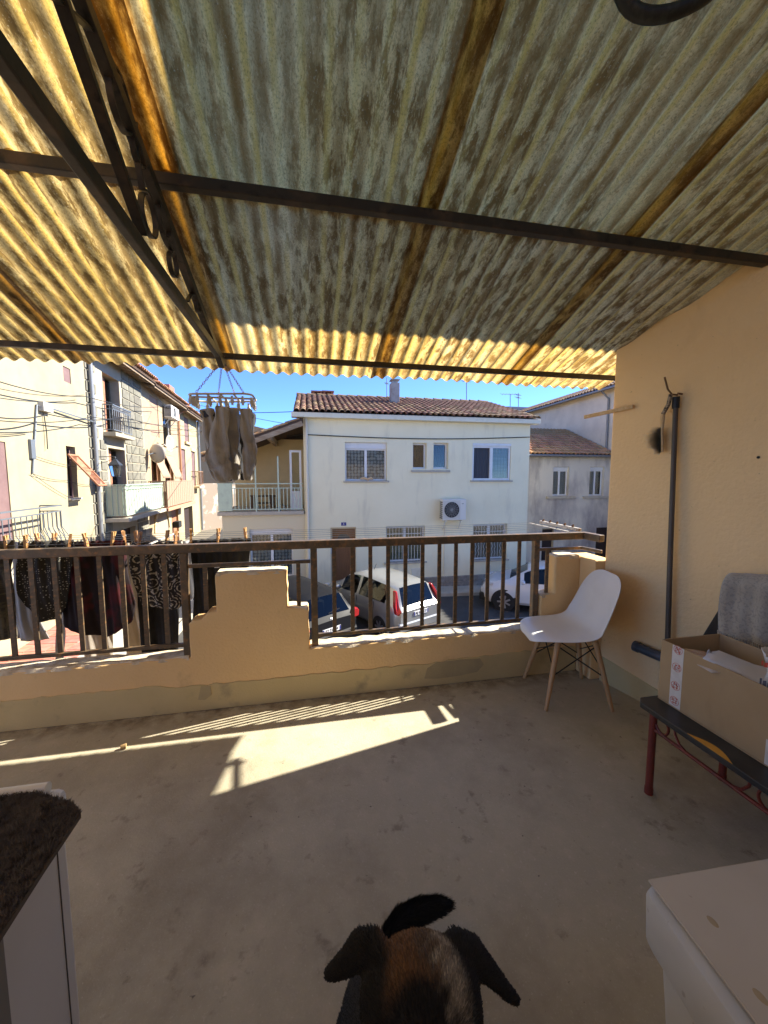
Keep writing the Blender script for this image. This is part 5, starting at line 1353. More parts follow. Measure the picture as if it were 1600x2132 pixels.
GOLF = dict(HATCH); GOLF.update(x0=-2.08, x1=2.08, keys=[-2.0, -1.72, -1.5, -1.2, -1.0, -.22, -.10, .70, .80, 1.2],
    top=[(-2.08, .88), (-2.02, .96), (-2.0, .99), (-1.72, 1.37), (-1.5, 1.42), (-.6, 1.475), (0, 1.47), (.4, 1.42), (.70, 1.31), (1.2, 1.0), (1.3, .96), (1.75, .88), (1.95, .78), (2.08, .60)],
    belt=[(-2.08, .87), (-2.0, .95), (-1.72, .99), (0, .94), (1.2, .91), (1.3, .93), (2.08, .58)],
    wid=[(-2.08, .74), (-2.0, .82), (-1.8, .87), (-1, .885), (1.1, .885), (1.7, .84), (1.95, .74), (2.08, .58)],
    roofw=[(-2.08, .66), (-2.0, .70), (-1.72, .59), (-1.2, .60), (0, .62), (.70, .62), (1.2, .73), (1.7, .72), (2.08, .5)],
    gc=[(-2.08, .34), (-1.8, .24), (1.8, .22), (2.08, .30)],
    side=[(-1.5, -1.2, 'c'), (-1.0 - .12, -.22, 'b'), (-.10, .80, 'a')], tops=[(-2.0, -1.72, 'rear'), (.70, 1.2, 'windscreen')],
    axle=(-1.3, 1.29), wheel=.315, mirror=.75, seams=(-1.0, -.16, .95),
    tail=dict(x=(-2.085, -1.84), yz=[(.58, .76), (.84, .78), (.86, .92), (.80, 1.0), (.64, .98)]),
    head=dict(x=(1.7, 1.96), yz=[(.42, .62), (.78, .66), (.80, .80), (.55, .77)]),
    platez=.66, platex=-2.088, badgez=.88, badgex=-2.065, wiper=((-1.995, 1.03), (-1.95, 1.06)), ant=-1.45)
CROSS = dict(HATCH); CROSS.update(x0=-2.1, x1=2.08, keys=[-2.02, -1.74, -1.5, -1.2, -1.0, -.22, -.10, .60, .70, 1.15], darkarch=True,
    top=[(-2.1, .95), (-2.02, 1.05), (-1.74, 1.46), (-1.5, 1.52), (-.6, 1.57), (0, 1.56), (.35, 1.51), (.60, 1.42), (1.15, 1.10), (1.25, 1.07), (1.7, 1.0), (1.95, .88), (2.08, .66)],
    belt=[(-2.1, .94), (-2.02, 1.02), (-1.74, 1.12), (0, 1.04), (1.15, .99), (1.25, 1.03), (2.08, .64)],
    wid=[(-2.1, .74), (-2.0, .82), (-1.8, .875), (-1, .89), (1.1, .89), (1.7, .85), (1.95, .74), (2.08, .56)],
    roofw=[(-2.1, .66), (-2.02, .70), (-1.74, .58), (-1.2, .60), (0, .63), (.60, .63), (1.15, .74), (1.7, .74), (2.08, .5)],
    gc=[(-2.1, .40), (-1.8, .28), (1.8, .26), (2.08, .34)],
    side=[(-1.5, -1.2, 'c'), (-1.0 - .12, -.22, 'b'), (-.10, .70, 'a')], tops=[(-2.02, -1.74, 'rear'), (.60, 1.15, 'windscreen')],
    axle=(-1.3, 1.3), wheel=.345, mirror=.72, seams=(-1.0, -.16, .95),
    tail=dict(x=(-2.1, -1.84), yz=[(.55, .88), (.84, .90), (.86, 1.04), (.62, 1.04)]),
    head=dict(x=(1.66, 1.93), yz=[(.45, .78), (.80, .84), (.80, .94), (.58, .90)]),
    platez=.62, platex=-2.11, badgez=.98, badgex=-2.09, wiper=((-2.03, 1.1), (-1.98, 1.14)), ant=-1.4)
def gz(x, y=0): return ground_z(x) - 0.004
M_SILV = pm('silver_paint', (0.42, 0.42, 0.41), .28, metal=.55, coat=.6)
M_BLKP = pm('black_paint', (0.008, 0.008, 0.010), .5, metal=.0, spec=.2)
M_WHTP = pm('white_paint_car', (0.70, 0.71, 0.72), .25, coat=.7)
CARS = [('SILVER', HATCH, (1.80, 10.45), 27, M_SILV, 'AJ 104 CY', 'silver hatchback with tall red tail lamps parked nose-in before the cream house'),
        ('BLACK', GOLF, (-0.66, 9.72), 34, M_BLKP, '57 TG 34', 'black hatchback parked beside the silver one, next to the stepped pillar'),
        ('WHITE', CROSS, (7.25, 10.6), 58, M_WHTP, 'EK 218', 'white crossover with black wheel arches parked before the grey house')]
for (_, S_, (x, y), hd, pnt, plt, lab) in CARS:
    nm = 'parked_car'
    c = car(nm, lab, (x, y, gz(x)), R(90 + hd), S_, pnt, plt)
    c['group'] = 'cars parked in the street'
    c.scale = (.93, .93, .93)
    c.rotation_euler = Matrix.Rotation(R(90 + hd), 3, 'Z').to_euler()
# ================================================================ THINGS ON THE TERRACE
# ---------------------------------------------------------------- white shell chair
M_SHELL = pm('white_plastic_shell', (0.74, 0.72, 0.68), .38, [((.64, .61, .56), 5, .5, .8, None, 6, .5)], spec=.45)
M_BEECH = pm('beech_leg', (0.50, 0.29, 0.13), .5, [((.42, .22, .09), 6, .4, .7, (8, 8, .6))])
CH = Vector((1.655, 2.185, 0))
chair = root('shell_chair', 'white plastic shell chair with splayed wooden legs in the terrace corner', 'chair', CH, R(168))
# local x is forward
prof = [(.262, .398, .075, .004), (.258, .418, .135, .0), (.235, .438, .182, .0), (.17, .446, .214, .004), (.06, .436, .230, .020), (-.06, .430, .234, .040), (-.14, .448, .234, .065), (-.19, .50, .230, .078), (-.214, .57, .224, .07), (-.23, .66, .216, .05), (-.248, .74, .198, .032), (-.262, .795, .160, .018), (-.270, .823, .105, .010), (-.271, .829, .06, .006)]
def catm(t, tab):
    n = len(tab) - 1; x = t*n; i = min(int(x), n-1); f = x - i
    p0, p1, p2, p3 = tab[max(i-1, 0)], tab[i], tab[i+1], tab[min(i+2, n)]
    return [0.5*((2*b) + (-a + c)*f + (2*a - 5*b + 4*c - d)*f*f + (-a + 3*b - 3*c + d)*f**3) for a, b, c, d in zip(p0, p1, p2, p3)]
def shell_fn(u, v):
    x, z, w, lift = catm(v, prof); s = u*2 - 1
    e = 1e-3; a = catm(max(0, v-e), prof); b = catm(min(1, v+e), prof)
    tx, tz = b[0]-a[0], b[1]-a[1]; l = math.hypot(tx, tz) or 1
    nx, nz = tz/l, -tx/l                       # towards the sitter
    k = lift * abs(s)**2.4
    edge = 1 - .0*abs(s)
    return (x + nx*k, s*w*edge, z + nz*k)
make('shell', MB().grid(shell_fn, 22, 40), M_SHELL, chair, local=True, smooth=80, solid=.006, subsurf=1)
feet = {}
for sx in (1, -1):
    for sy in (1, -1):
        a = Vector((sx*.115 - .015, sy*.115, .418)); b = Vector((sx*.205 - .01, sy*.195, 0.0))
        if sx > 0: b = Vector((.195, sy*.195, 0))
        make('leg', MB().tube([a, a.lerp(b, .5), b], [.0185, .0165, .0115], 12), M_BEECH, chair, local=True, smooth=60); feet[(sx, sy)] = (a, b)
M_WIRE = pm('black_wire', (.012, .012, .012), .45)
for sy in (1, -1):
    for (p, q) in (((1, sy), (-1, sy)), ((-1, sy), (1, sy))):
        a = feet[p][0].lerp(feet[p][1], .08); b = feet[q][0].lerp(feet[q][1], .52); make('brace', MB().tube([a, b], .004, 6), M_WIRE, chair, local=True)
for sx in (1, -1):
    a = feet[(sx, 1)][0].lerp(feet[(sx, 1)][1], .06); b = feet[(sx, -1)][0].lerp(feet[(sx, -1)][1], .42); make('brace', MB().tube([a, b], .004, 6), M_WIRE, chair, local=True)
    a = feet[(sx, -1)][0].lerp(feet[(sx, -1)][1], .06); b = feet[(sx, 1)][0].lerp(feet[(sx, 1)][1], .42); make('brace', MB().tube([a, b], .004, 6), M_WIRE, chair, local=True)

# ---------------------------------------------------------------- batten, hook, pole, hand brush
M_BATT = pm('weathered_batten', (.55, .36, .17), .85, [((.62, .46, .28), 6, .4, .7, (1, 6, 6)), ((.25, .16, .08), 12, .6, .75)])
a = onwall(2.15, 1.898, .018); b = onwall(2.30, 1.893, .018) + (onwall(2.30, 0, 0) - onwall(2.15, 0, 0)).normalized()*.20
make('wooden_batten', MB().bar(a, b + Vector((0, 0, -.012)), .018, .024), M_BATT, bevel=.003, label='pale wooden batten fixed to the ochre wall and sticking out past its corner', cat='batten')
p = onwall(1.915, 1.925, .0)
M_RUST = pm('rusty_hook', (.16, .085, .04), .8)
make('wall_hook', MB().tube([p + nW*.0, p + nW*.05, p + nW*.07 + Vector((0, .015, .03)), p + nW*.085 + Vector((0, .03, .10))], .005, 6).tube([p + Vector((0, -.03, 0)) + nW*.0, p + Vector((0, -.03, .0)) + nW*.04], .005, 6), M_RUST, label='rusty bent hook in the ochre wall holding the pole and brush', cat='hook')
top = onwall(1.905, 1.905, .028); bot = onwall(1.83, .0, .055) + Vector((0, 0, 0))
pole = root('broom_pole', 'long dark pole leaning on the ochre wall from hook to floor', 'pole', bot)
M_POLE = pm('dark_pole', (.075, .058, .045), .5, [((.12, .09, .065), 7, .4, .7, (6, 6, .3))])
make('shaft', MB().tube([bot + Vector((0, 0, .002)), bot.lerp(top, .5) + nW*.006, top], [.0145, .0145, .0135], 10), M_POLE, pole, smooth=60)
dv = (top - bot).normalized()
make('collar', MB().tube([top - dv*.06, top + dv*.005], .019, 10), M_BLK, pole, smooth=60)
bt = onwall(1.955, 1.80, .05)
br = root('hand_brush', 'grey bristled hand brush hanging by a cord from the wall hook', 'brush', onwall(1.975, 1.56, .05))
make('cord', MB().tube([p + nW*.06, onwall(1.93, 1.87, .05), bt + Vector((0, 0, .02))], .012, 6), pm('twisted_cord', (.30, .23, .16), .9, [((.05, .04, .03), 60, .5, .55)]), br, smooth=60)
make('handle', MB().tube([bt + Vector((0, 0, .03)), bt, onwall(1.955, 1.72, .05), onwall(1.945, 1.60, .05)], [.009, .011, .007, .006], 8), M_BATT, br, smooth=60)
M_BRIS = pm('grey_bristle', (.62, .57, .48), .9, [((.50, .46, .39), 30, .45, .6)], translucent=.4)
rnd = random.Random(1); m = MB()
for i in range(1500):
    t = rnd.random(); base = onwall(1.950, 1.745 - .145*t, .05); ang = rnd.uniform(-.9, .9)
    ln = (.045 + .050*math.sin(math.pi*min(1, t*1.1 + .08)))*rnd.uniform(.75, 1.05)
    out = (onwall(2.05, 0, 0) - onwall(1.95, 0, 0)).normalized()
    dvec = (out*math.cos(ang) + nW*math.sin(ang)*.7 + Vector((0, 0, rnd.uniform(-.55, .25)))).normalized()
    e = base + dvec*ln; sd = Vector((0, 0, 1)).cross(dvec).normalized()*.0014
    m.add([base - sd, base + sd, e + sd*.5, e - sd*.5], [(0, 1, 2, 3)])
o = make('bristles', m, M_BRIS, br); o['kind'] = 'stuff'

# ---------------------------------------------------------------- blue-grey pipe along the wall
M_BPIPE = pm('blue_grey_pvc', (.045, .055, .07), .4, [((.09, .105, .13), 6, .5, .7)])
a = onwall(2.045, .365, .035); b = onwall(1.25, .352, .035)
make('drain_pipe', MB().tube([a, b], .030, 14).tube([a - (b-a).normalized()*.0, a + (b-a).normalized()*.03], .034, 14), M_BPIPE, smooth=50, label='short blue-grey plastic pipe lying along the ochre wall behind the box', cat='pipe')

# ---------------------------------------------------------------- low table with red legs
BX0, BX1, BY0, BY1, BZ = 1.475, 1.965, .83, 1.455, .42
tab = root('low_table', 'low black-topped folding table with red metal legs under the cardboard box', 'table', ((BX0+BX1)/2, (BY0+BY1)/2, 0))
M_BTOP = pm('black_laminate', (.022, .022, .022), .35, [((.05, .05, .048), 4, .5, .7)], spec=.5)
c = .035
make('top', MB().prism([(BX0 + c, BY0), (BX1 - c, BY0), (BX1, BY0 + c), (BX1, BY1 - c), (BX1 - c, BY1), (BX0 + c, BY1), (BX0, BY1 - c), (BX0, BY0 + c)], 'z', BZ - .024, BZ), M_BTOP, tab, bevel=.003)
M_PEEL = pm('orange_print', (.62, .28, .03), .5, [((.70, .36, .06), 9, .4, .7)])
make('printed_leaf', MB().prism([(BX0 + .004 + .035*math.sin(math.pi*t)**1.0, 1.20 - .17*t) for t in frange(0, 1, 12)] + [(BX0 + .003, 1.03)], 'z', BZ + .0002, BZ + .0012), M_PEEL, tab)
M_REDM = pm('dark_red_metal', (.17, .028, .018), .45, [((.10, .018, .012), 9, .5, .7)], spec=.5)
lg = [(BX0 + .035, BY1 - .075), (BX1 - .04, BY1 - .075), (BX0 + .035, BY0 + .06), (BX1 - .04, BY0 + .06)]
for (x, y) in lg: make('leg', MB().tube([(x, y, .012), (x, y, BZ - .025)], .0155, 12).tube([(x, y, 0), (x, y, .03)], .0175, 12), M_REDM, tab, smooth=60)
x = lg[0][0]
make('side_rail', MB().tube([(x, lg[0][1], BZ - .105), (x, lg[2][1], BZ - .105)], .008, 8), M_REDM, tab, smooth=60)
x2 = lg[1][0]
make('side_rail', MB().tube([(x2, lg[1][1], BZ - .105), (x2, lg[3][1], BZ - .105)], .008, 8), M_REDM, tab, smooth=60)
for (y, s) in ((lg[0][1], -1), (lg[2][1], 1)):
    make('scroll', MB().tube([(x, y + s*(.02 + .03*math.cos(t)) + s*.025, BZ - .065 + .034*math.sin(t)) for t in frange(-math.pi*.9, math.pi*.55, 16)], .0055, 6), M_REDM, tab, smooth=60)
    make('scroll', MB().tube([(x, y + s*.10, BZ - .030), (x, y + s*.105, BZ - .06), (x, y + s*.125, BZ - .09), (x, y + s*.16, BZ - .104)], .0055, 6), M_REDM, tab, smooth=60)

# ---------------------------------------------------------------- cardboard box
M_CARD = pm('cardboard', (.40, .27, .135), .85, [((.44, .31, .165), 3, .4, .7), ((.33, .21, .10), 14, .55, .75, (1, 1, .3), 4, .5)], (90, .15, .002, (1, 1, .1)))
M_CARDI = M_CARD
cx0, cx1, cy0, cy1, cz0, cz1 = 1.585, 1.915, .93, 1.435, BZ + .001, .705
box = root('cardboard_box', 'open cardboard box with white tape printed with red circles on the low table', 'box', ((cx0+cx1)/2, (cy0+cy1)/2, cz0))
t = .005
make('front_panel', MB().box(cx0, cx0 + t, cy0, cy1, cz0 + .006, cz1), M_CARD, box, bevel=.0015)
make('back_panel', MB().box(cx1 - t, cx1, cy0, cy1, cz0 + .006, cz1), M_CARD, box, bevel=.0015)
make('side_panel', MB().box(cx0 + t, cx1 - t, cy1 - t, cy1, cz0 + .006, cz1), M_CARD, box, bevel=.0015)
make('side_panel', MB().box(cx0 + t, cx1 - t, cy0, cy0 + t, cz0 + .006, cz1), M_CARD, box, bevel=.0015)
make('bottom_panel', MB().box(cx0, cx1, cy0, cy1, cz0, cz0 + .005), M_CARD, box)
M_TAPE = pm('white_tape', (.66, .62, .56), .5, [((.58, .54, .48), 20, .5, .7)])
M_STAMP = pm('red_stamp_ink', (.55, .10, .05), .6, [((.62, .25, .18), 60, .5, .6)])
def stamp(y, z, r, xx):
    m = MB().tube([(xx, y + r*math.cos(t), z + r*math.sin(t)*.94) for t in frange(0, 2*math.pi*(1-1/28), 27)], .0009, 4, closed=True)
    rr = random.Random(int(y*1000 + z*777))
    for k in range(3):
        for l in range(2):
            yy = y + (l - .5)*r*.75; z_ = z + (k - 1)*r*.5
            for s in range(4): 
                a0 = rr.uniform(-.26, .26)*r; b0 = rr.uniform(-.2, .2)*r; h = rr.random() < .5
                m.bar((xx, yy + a0 - (.2*r if h else 0), z_ + b0 - (0 if h else .2*r)), (xx, yy + a0 + (.2*r if h else 0), z_ + b0 + (0 if h else .2*r)), .0022, .0006, (1, 0, 0))
    return m
def tape(y0, y1, z0, z1, stamps):
    o = make('tape', MB().box(cx0 - .0008, cx0 - .0001, y0, y1, z0, z1), M_TAPE, box)
    for (y, z) in stamps: 
        q = make('stamp', stamp(y, z, .020, cx0 - .0013), M_STAMP, o); q['kind'] = 'stuff'
tape(1.325, 1.378, cz0 + .006, cz1, [(1.352, .69), (1.352, .61), (1.352, .525), (1.352, .455)])
tape(.930, .985, cz0 + .10, cz1, [(.958, .69), (.957, .59)])
tape(.930, 1.005, cz0 + .006, cz0 + .099, [(.975, .475), (.95, .45)])
o = make('tape', MB().box(cx1 - t - .001, cx1 - t - .0002, 1.10, 1.16, .57, cz1), M_TAPE, box)
make('stamp', MB().merge(stamp(1.13, .67, .020, cx1 - t - .0016)), M_STAMP, o)['kind'] = 'stuff'
# newspapers in the box
def print_material(name, base):
    m = pm(name, base, .8)
    nt = m.node_tree; N = nt.nodes; L = nt.links; b = N['Principled BSDF']
    tc = N.new('ShaderNodeTexCoord'); br_ = N.new('ShaderNodeTexBrick')
    br_.inputs['Scale'].default_value = 60; br_.inputs['Color1'].default_value = (.16, .16, .17, 1); br_.inputs['Color2'].default_value = (.30, .30, .31, 1); br_.inputs['Mortar'].default_value = (*base, 1)
    br_.inputs['Mortar Size'].default_value = .10; br_.inputs['Row Height'].default_value = .16; br_.inputs['Brick Width'].default_value = 1.3
    L.new(tc.outputs['Object'], br_.inputs['Vector'])
    nz = N.new('ShaderNodeTexNoise'); nz.inputs['Scale'].default_value = 14; L.new(tc.outputs['Object'], nz.inputs['Vector'])
    mr = N.new('ShaderNodeMapRange'); mr.inputs[1].default_value = .42; mr.inputs[2].default_value = .5; mr.inputs[4].default_value = .75; L.new(nz.outputs[0], mr.inputs[0])
    mx = N.new('ShaderNodeMix'); mx.data_type = 'RGBA'; mx.inputs[6].default_value = (*base, 1); L.new(mr.outputs[0], mx.inputs[0]); L.new(br_.outputs[0], mx.inputs[7]); L.new(mx.outputs[2], b.inputs['Base Color'])
    return m
M_NEWS = print_material('newsprint', (.62, .61, .60))
def paper(x, y, z, w, h, rz, tilt, lab, bend=.02, mat=None):
    M = Matrix.Translation((x, y, z)) @ Matrix.Rotation(rz, 4, 'Z') @ Matrix.Rotation(tilt, 4, 'X')
    def fn(u, v):
        p = M @ Vector(((u-.5)*w, (v-.5)*h, bend*math.sin(3.1*u + 1) * (1 if v > .5 else .6) + .012*abs(v-.5))); return p
    return make('newspaper', MB().grid(fn, 10, 10), mat or M_NEWS, solid=.003, smooth=60, label=lab, cat='newspaper')
paper(1.74, 1.15, .672, .24, .30, R(25), R(6), 'folded newspaper with dense print lying uppermost in the cardboard box')
paper(1.70, 1.26, .655, .22, .24, R(-20), R(-4), 'crumpled pale leaflet under the folded newspaper in the box', .015, pm('pale_leaflet', (.60, .50, .40), .7, [((.45, .30, .22), 12, .5, .6)]))
make('magazine_pile', MB().box(cx0 + .02, cx1 - .02, cy0 + .02, cy1 - .03, cz0 + .006, .625), pm('magazine_edges', (.20, .18, .16), .8, [((.42, .4, .37), 3, .45, .55, (.2, .2, 40))]), label='pile of old magazines filling the bottom of the cardboard box', cat='magazine pile')
m = MB().grid(lambda u, v: (1.66 + .07*(u-.5) + .012*math.sin(9*v), 1.27 + .07*(v-.5), .672 + .05*math.exp(-((u-.5)**2 + (v-.5)**2)*26) + .008*math.sin(17*u)*math.sin(13*v)), 14, 14)
make('plastic_wrapper', m, pm('clear_wrapper', (.60, .56, .56), .25, translucent=.4), smooth=60, solid=.001, label='crumpled clear plastic wrapper standing up among the papers in the box', cat='wrapper')
# rice sack in the box corner
M_SACK = pm('white_sack', (.66, .63, .57), .6, [((.58, .55, .49), 12, .45, .7)], (20, .6, .01))
sack = root('rice_sack', 'crumpled white paper sack with red print standing in the box end', 'sack', (1.70, .965, .60))
rings = []; n = 26; m = MB()
def sk(k, j):
    a = 2*math.pi*k/n; hgt = [0, .03, .07, .11, .145, .17, .185][j]; rr = [.85, 1.0, .98, .86, .90, 1.06, 1.12][j]
    wob = 1 + .07*math.sin(5*a + j*1.7) + .05*math.sin(9*a - j)
    return (1.70 + .085*rr*wob*math.cos(a), 1.030 + .052*rr*wob*math.sin(a), .626 + hgt + .008*math.sin(4*a + j))
m.v = [sk(k, j) for j in range(7) for k in range(n)]
m.f = [(j*n+k, j*n+(k+1) % n, (j+1)*n+(k+1) % n, (j+1)*n+k) for j in range(6) for k in range(n)] + [tuple(range(n-1, -1, -1))]
make('sack_body', m, M_SACK, sack, smooth=60, solid=.002)
for (z, h, cc) in ((.735, .022, (.50, .06, .03)), (.655, .035, (.10, .10, .12))):
    q = MB()
    for k in range(5):
        a0, a1 = R(150 + 16*k), R(150 + 16*k + 12)
        q.add([(1.70 + .098*math.cos(a), 1.030 + .062*math.sin(a), zz + .03) for (a, zz) in ((a0, z), (a1, z + .004), (a1, z + h), (a0, z + h - .006))], [(0, 1, 2, 3)])
    make('print_patch', q, pm('sack_print', cc, .6), sack)['kind'] = 'stuff'

# ---------------------------------------------------------------- black folding chair back with a grey cardigan over it
M_BLKF = pm('black_canvas', (.018, .017, .017), .85, [((.035, .033, .03), 12, .45, .7)], (120, .4, .002))
bg_ = root('black_bag', 'large black canvas bag slumped against the ochre wall behind the box', 'bag', onwall(1.25, .42, .15))
m = MB()
def bagpt(u, v):
    y = 1.74 - .95*u; z0 = .425
    shp = math.sin(math.pi*min(1, u*1.45 + .02)*.5)**.8 if u < .65 else math.sin(math.pi*.5)
    zt = float(np.interp(y, [1.30, 1.50, 1.56, 1.60, 1.66, 1.72, 1.75], [.95, .93, .90, .82, .66, .50, .44]))
    p = onwall(y, z0 + (zt - z0)*v, .012 + .09*math.sin(math.pi*v)*math.sin(math.pi*min(1, u*1.3 + .1)) + .01*math.sin(11*u + 5*v))
    return p
m.grid(bagpt, 26, 14)
make('bag_body', m, M_BLKF, bg_, smooth=70, solid=.012)
make('support_board', MB().add([onwall(y, z, .002 + o) for y in (1.55, .70) for z in (.02, .43) for o in (0, .02)], [(0,1,3,2),(4,6,7,5),(0,4,5,1),(2,3,7,6),(0,2,6,4),(1,5,7,3)]), M_BLKF, bg_)
M_KNIT = pm('grey_knit', (.34, .30, .24), .95, [((.42, .38, .31), 5, .4, .7), ((.22, .2, .18), 90, .5, .6, None, 2, .6)], (260, .5, .003), sheen=.3)
def cloth_pt(u, v):
    # hangs over the bag's top edge: v 0 front hem, 1 back
    y = 1.575 - .55*u + .01*math.sin(6*v)
    L_ = .62*v; zt = .915 + .03*min(1, u*3)
    fold = .010*math.sin(22*u + 2*v) + .006*math.sin(47*u)
    if L_ < .30: p = onwall(y, zt - (.30 - L_)*(1 + .12*math.sin(5*u)), .125 + .012*math.sin(7*u) + fold)
    elif L_ < .42:
        a = (L_ - .30)/.12*math.pi; p = onwall(y, zt + .045*math.sin(a), .070 + .055*math.cos(a) + fold*.4)
    else: p = onwall(y, zt - (L_ - .42), .015 + abs(fold)*.3)
    return p
kn = root('grey_cardigan', 'grey knitted cardigan draped over the black bag by the wall', 'cardigan', onwall(1.4, .6, .12))
make('knit_body', MB().grid(cloth_pt, 50, 30), M_KNIT, kn, smooth=70, solid=.006)
m = MB()
for i in range(56):
    u = i/56; a = cloth_pt(u, 0.0); b = cloth_pt(u, .08); 
    m.tube([a + nW*.004 + Vector((0, 0, -.045)), b + nW*.005], .0042, 5)
make('ribbed_hem', m, M_KNIT, kn, smooth=60)['kind'] = 'stuff'

# ---------------------------------------------------------------- white storage tub with a card lid
M_TUB = pm('white_tub_plastic', (.56, .55, .50), .5, [((.48, .47, .43), 3, .45, .7), ((.3, .27, .22), 40, .68, .74, None, 2, .6)])
M_LIDC = pm('cream_card', (.58, .52, .42), .85, [((.52, .46, .365), 2.5, .42, .65), ((.27, .19, .10), 30, .72, .76, None, 2, .7)])
tubr = root('storage_tub', 'white plastic storage tub with rolled rim holding up a sheet of stained card', 'tub', (.86, .36, 0))
T = Matrix.Translation((.858, .300, 0)) @ Matrix.Rotation(R(-8), 4, 'Z')
def rrect(hx, hy, r, z, n=6):
    out = []
    for (sx, sy, a0) in ((1, 1, 0), (-1, 1, 90), (-1, -1, 180), (1, -1, 270)):
        for i in range(n + 1):
            a = R(a0 + 90*i/n); out.append(T @ Vector((sx*(hx - r) + r*math.cos(a), sy*(hy - r) + r*math.sin(a), z)))
    return out
def loft(rings, cap0=True, cap1=True):
    m = MB(); n = len(rings[0])
    for rg in rings: m.v += [tuple(p) for p in rg]
    for j in range(len(rings)-1):
        for k in range(n): m.f.append((j*n+k, j*n+(k+1) % n, (j+1)*n+(k+1) % n, (j+1)*n+k))
    if cap0: m.f.append(tuple(range(n-1, -1, -1)))
    if cap1: m.f.append(tuple((len(rings)-1)*n + k for k in range(n)))
    return m
make('tub_body', loft([rrect(.175, .235, .025, 0.0), rrect(.195, .255, .03, .30), rrect(.208, .268, .03, .490)], True, False), M_TUB, tubr, smooth=40)
make('rim', loft([rrect(.209, .269, .03, .480), rrect(.224, .284, .034, .484), rrect(.229, .289, .036, .495), rrect(.232, .292, .036, .580), rrect(.228, .288, .036, .594), rrect(.216, .276, .032, .601), rrect(.20, .26, .03, .599)], False, True), M_TUB, tubr, smooth=40)
lid = MB().prism([(-.215, .285), (.10, .315), (.15, .275), (.235, .262), (.24, -.30), (-.185, -.31)], 'z', .6045, .609)
lidw = MB().merge(lid, T)
make('card_sheet', lidw, M_LIDC, label='stained cream sheet of card lying on the white storage tub', cat='card')
M_STAIN = pm('brown_ring_stain', (.44, .34, .20), .8, [((.42, .33, .2), 60, .45, .6)])
m = MB()
for (x, y, r) in ((-.150, .205, .0085), (-.168, .10, .009), (.05, .03, .004), (-.02, .17, .003)):
    c_ = T @ Vector((x, y, .6095)); m.ell((c_.x, c_.y, .609), (r*.75, r*1.25, .0006), 12, 4)
sp = make('stain', m, M_STAIN, bpy.data.objects['card_sheet']); sp['kind'] = 'stuff'

# ---------------------------------------------------------------- washing machine with bath mat
M_APPL = pm('white_enamel', (.64, .61, .55), .4, [((.57, .54, .48), 2, .45, .7)], spec=.5)
wm = root('washing_machine', 'white washing machine with seams in its side beside the doorway', 'washing machine', (-.76, .5, 0))
X1 = -.475; Y0, Y1 = .02, .795; ZT_ = .855
make('casing', MB().box(-1.08, X1, Y0, Y1, .02, ZT_ - .05), M_APPL, wm, bevel=.012)
make('top_panel', MB().box(-1.09, X1 + .006, Y0 - .01, Y1 + .008, ZT_ - .048, ZT_), M_APPL, wm, bevel=.018)
M_SEAM = pm('seam_shadow_gap', (.10, .09, .08), .9)
make('seam', MB().box(X1 - .001, X1 + .0012, Y1 - .035, Y1 - .033, .03, ZT_ - .055), M_SEAM, wm)
make('side_groove', MB().prism([(X1 + .0008, .60), (X1 - .004, .61), (X1 - .004, .62), (X1 + .0008, .63)], 'z', .03, ZT_ - .09), pm('recessed_groove', (.22, .20, .165), .7), wm)
for (x, y) in ((-1.03, .07), (-1.03, .74), (-.52, .07), (-.52, .74)): make('foot', MB().lathe([(.02, 0), (.02, .02)], (x, y, 0), 10), M_BLK, wm)
make('back_trim', MB().tube([(-1.08, Y1 - .012, ZT_ + .008), (X1 - .02, Y1 - .012, ZT_ + .008)], .012, 10), M_APPL, wm, smooth=60)
# bath mat, turned on the top, deep pile
M_MATB = pm('brown_mat_backing', (.11, .085, .06), .95)
M_PILE = pm('brown_pile', (.155, .125, .095), .95, [((.21, .165, .12), 25, .45, .65), ((.085, .064, .045), 60, .5, .65)], rnd=0)
mc = [atz(168, 1686, .872), atz(150, 1665, .872), atz(75, 1645, .872), atz(0, 1643, .872), atz(-170, 1660, .872), atz(-420, 2000, .872), atz(-150, 2170, .872), atz(0, 1938, .872), atz(90, 1800, .872)]
mat_r = root('bath_mat', 'dark brown deep-pile bath mat draped on the white washing machine', 'mat', (-.55, .6, .857))
poly = [(p.x, p.y) for p in mc]
make('mat_backing', MB().prism(poly, 'z', .857, .866), M_MATB, mat_r)
def inside(x, y):
    c = False; n = len(poly)
    for i in range(n):
        (x0, y0), (x1, y1) = poly[i], poly[i-1]
        if (y0 > y) != (y1 > y) and x < (x1-x0)*(y-y0)/(y1-y0) + x0: c = not c
    return c
rnd = random.Random(12); m = MB()
bx0, bx1 = min(p[0] for p in poly), max(p[0] for p in poly); by0, by1 = min(p[1] for p in poly), max(p[1] for p in poly)
cnt = 0
while cnt < 60000:
    x, y = rnd.uniform(max(bx0, -.85), bx1), rnd.uniform(max(by0, .2), by1)
    if not inside(x, y): continue
    cnt += 1; a = rnd.uniform(0, 6.283); l = rnd.uniform(.004, .008); tx, ty = rnd.gauss(0, .003), rnd.gauss(0, .003)
    dx, dy = .0013*math.cos(a), .0013*math.sin(a)
    m.add([(x-dx, y-dy, .866), (x+dx, y+dy, .866), (x+tx, y+ty, .866 + l)], [(0, 1, 2)])
make('pile', m, M_PILE, mat_r)['kind'] = 'stuff'

# small cork lying in the strip of sun, and bits on the floor
p = atz(257, 1560, 0)
make('cork', MB().tube([p + Vector((-.012, 0, .013)), p + Vector((.012, .006, .013))], [.011, .013], 10), pm('cork_brown', (.55, .36, .16), .9), smooth=50, label='small pale cork lying in the strip of sunlight on the floor', cat='cork')
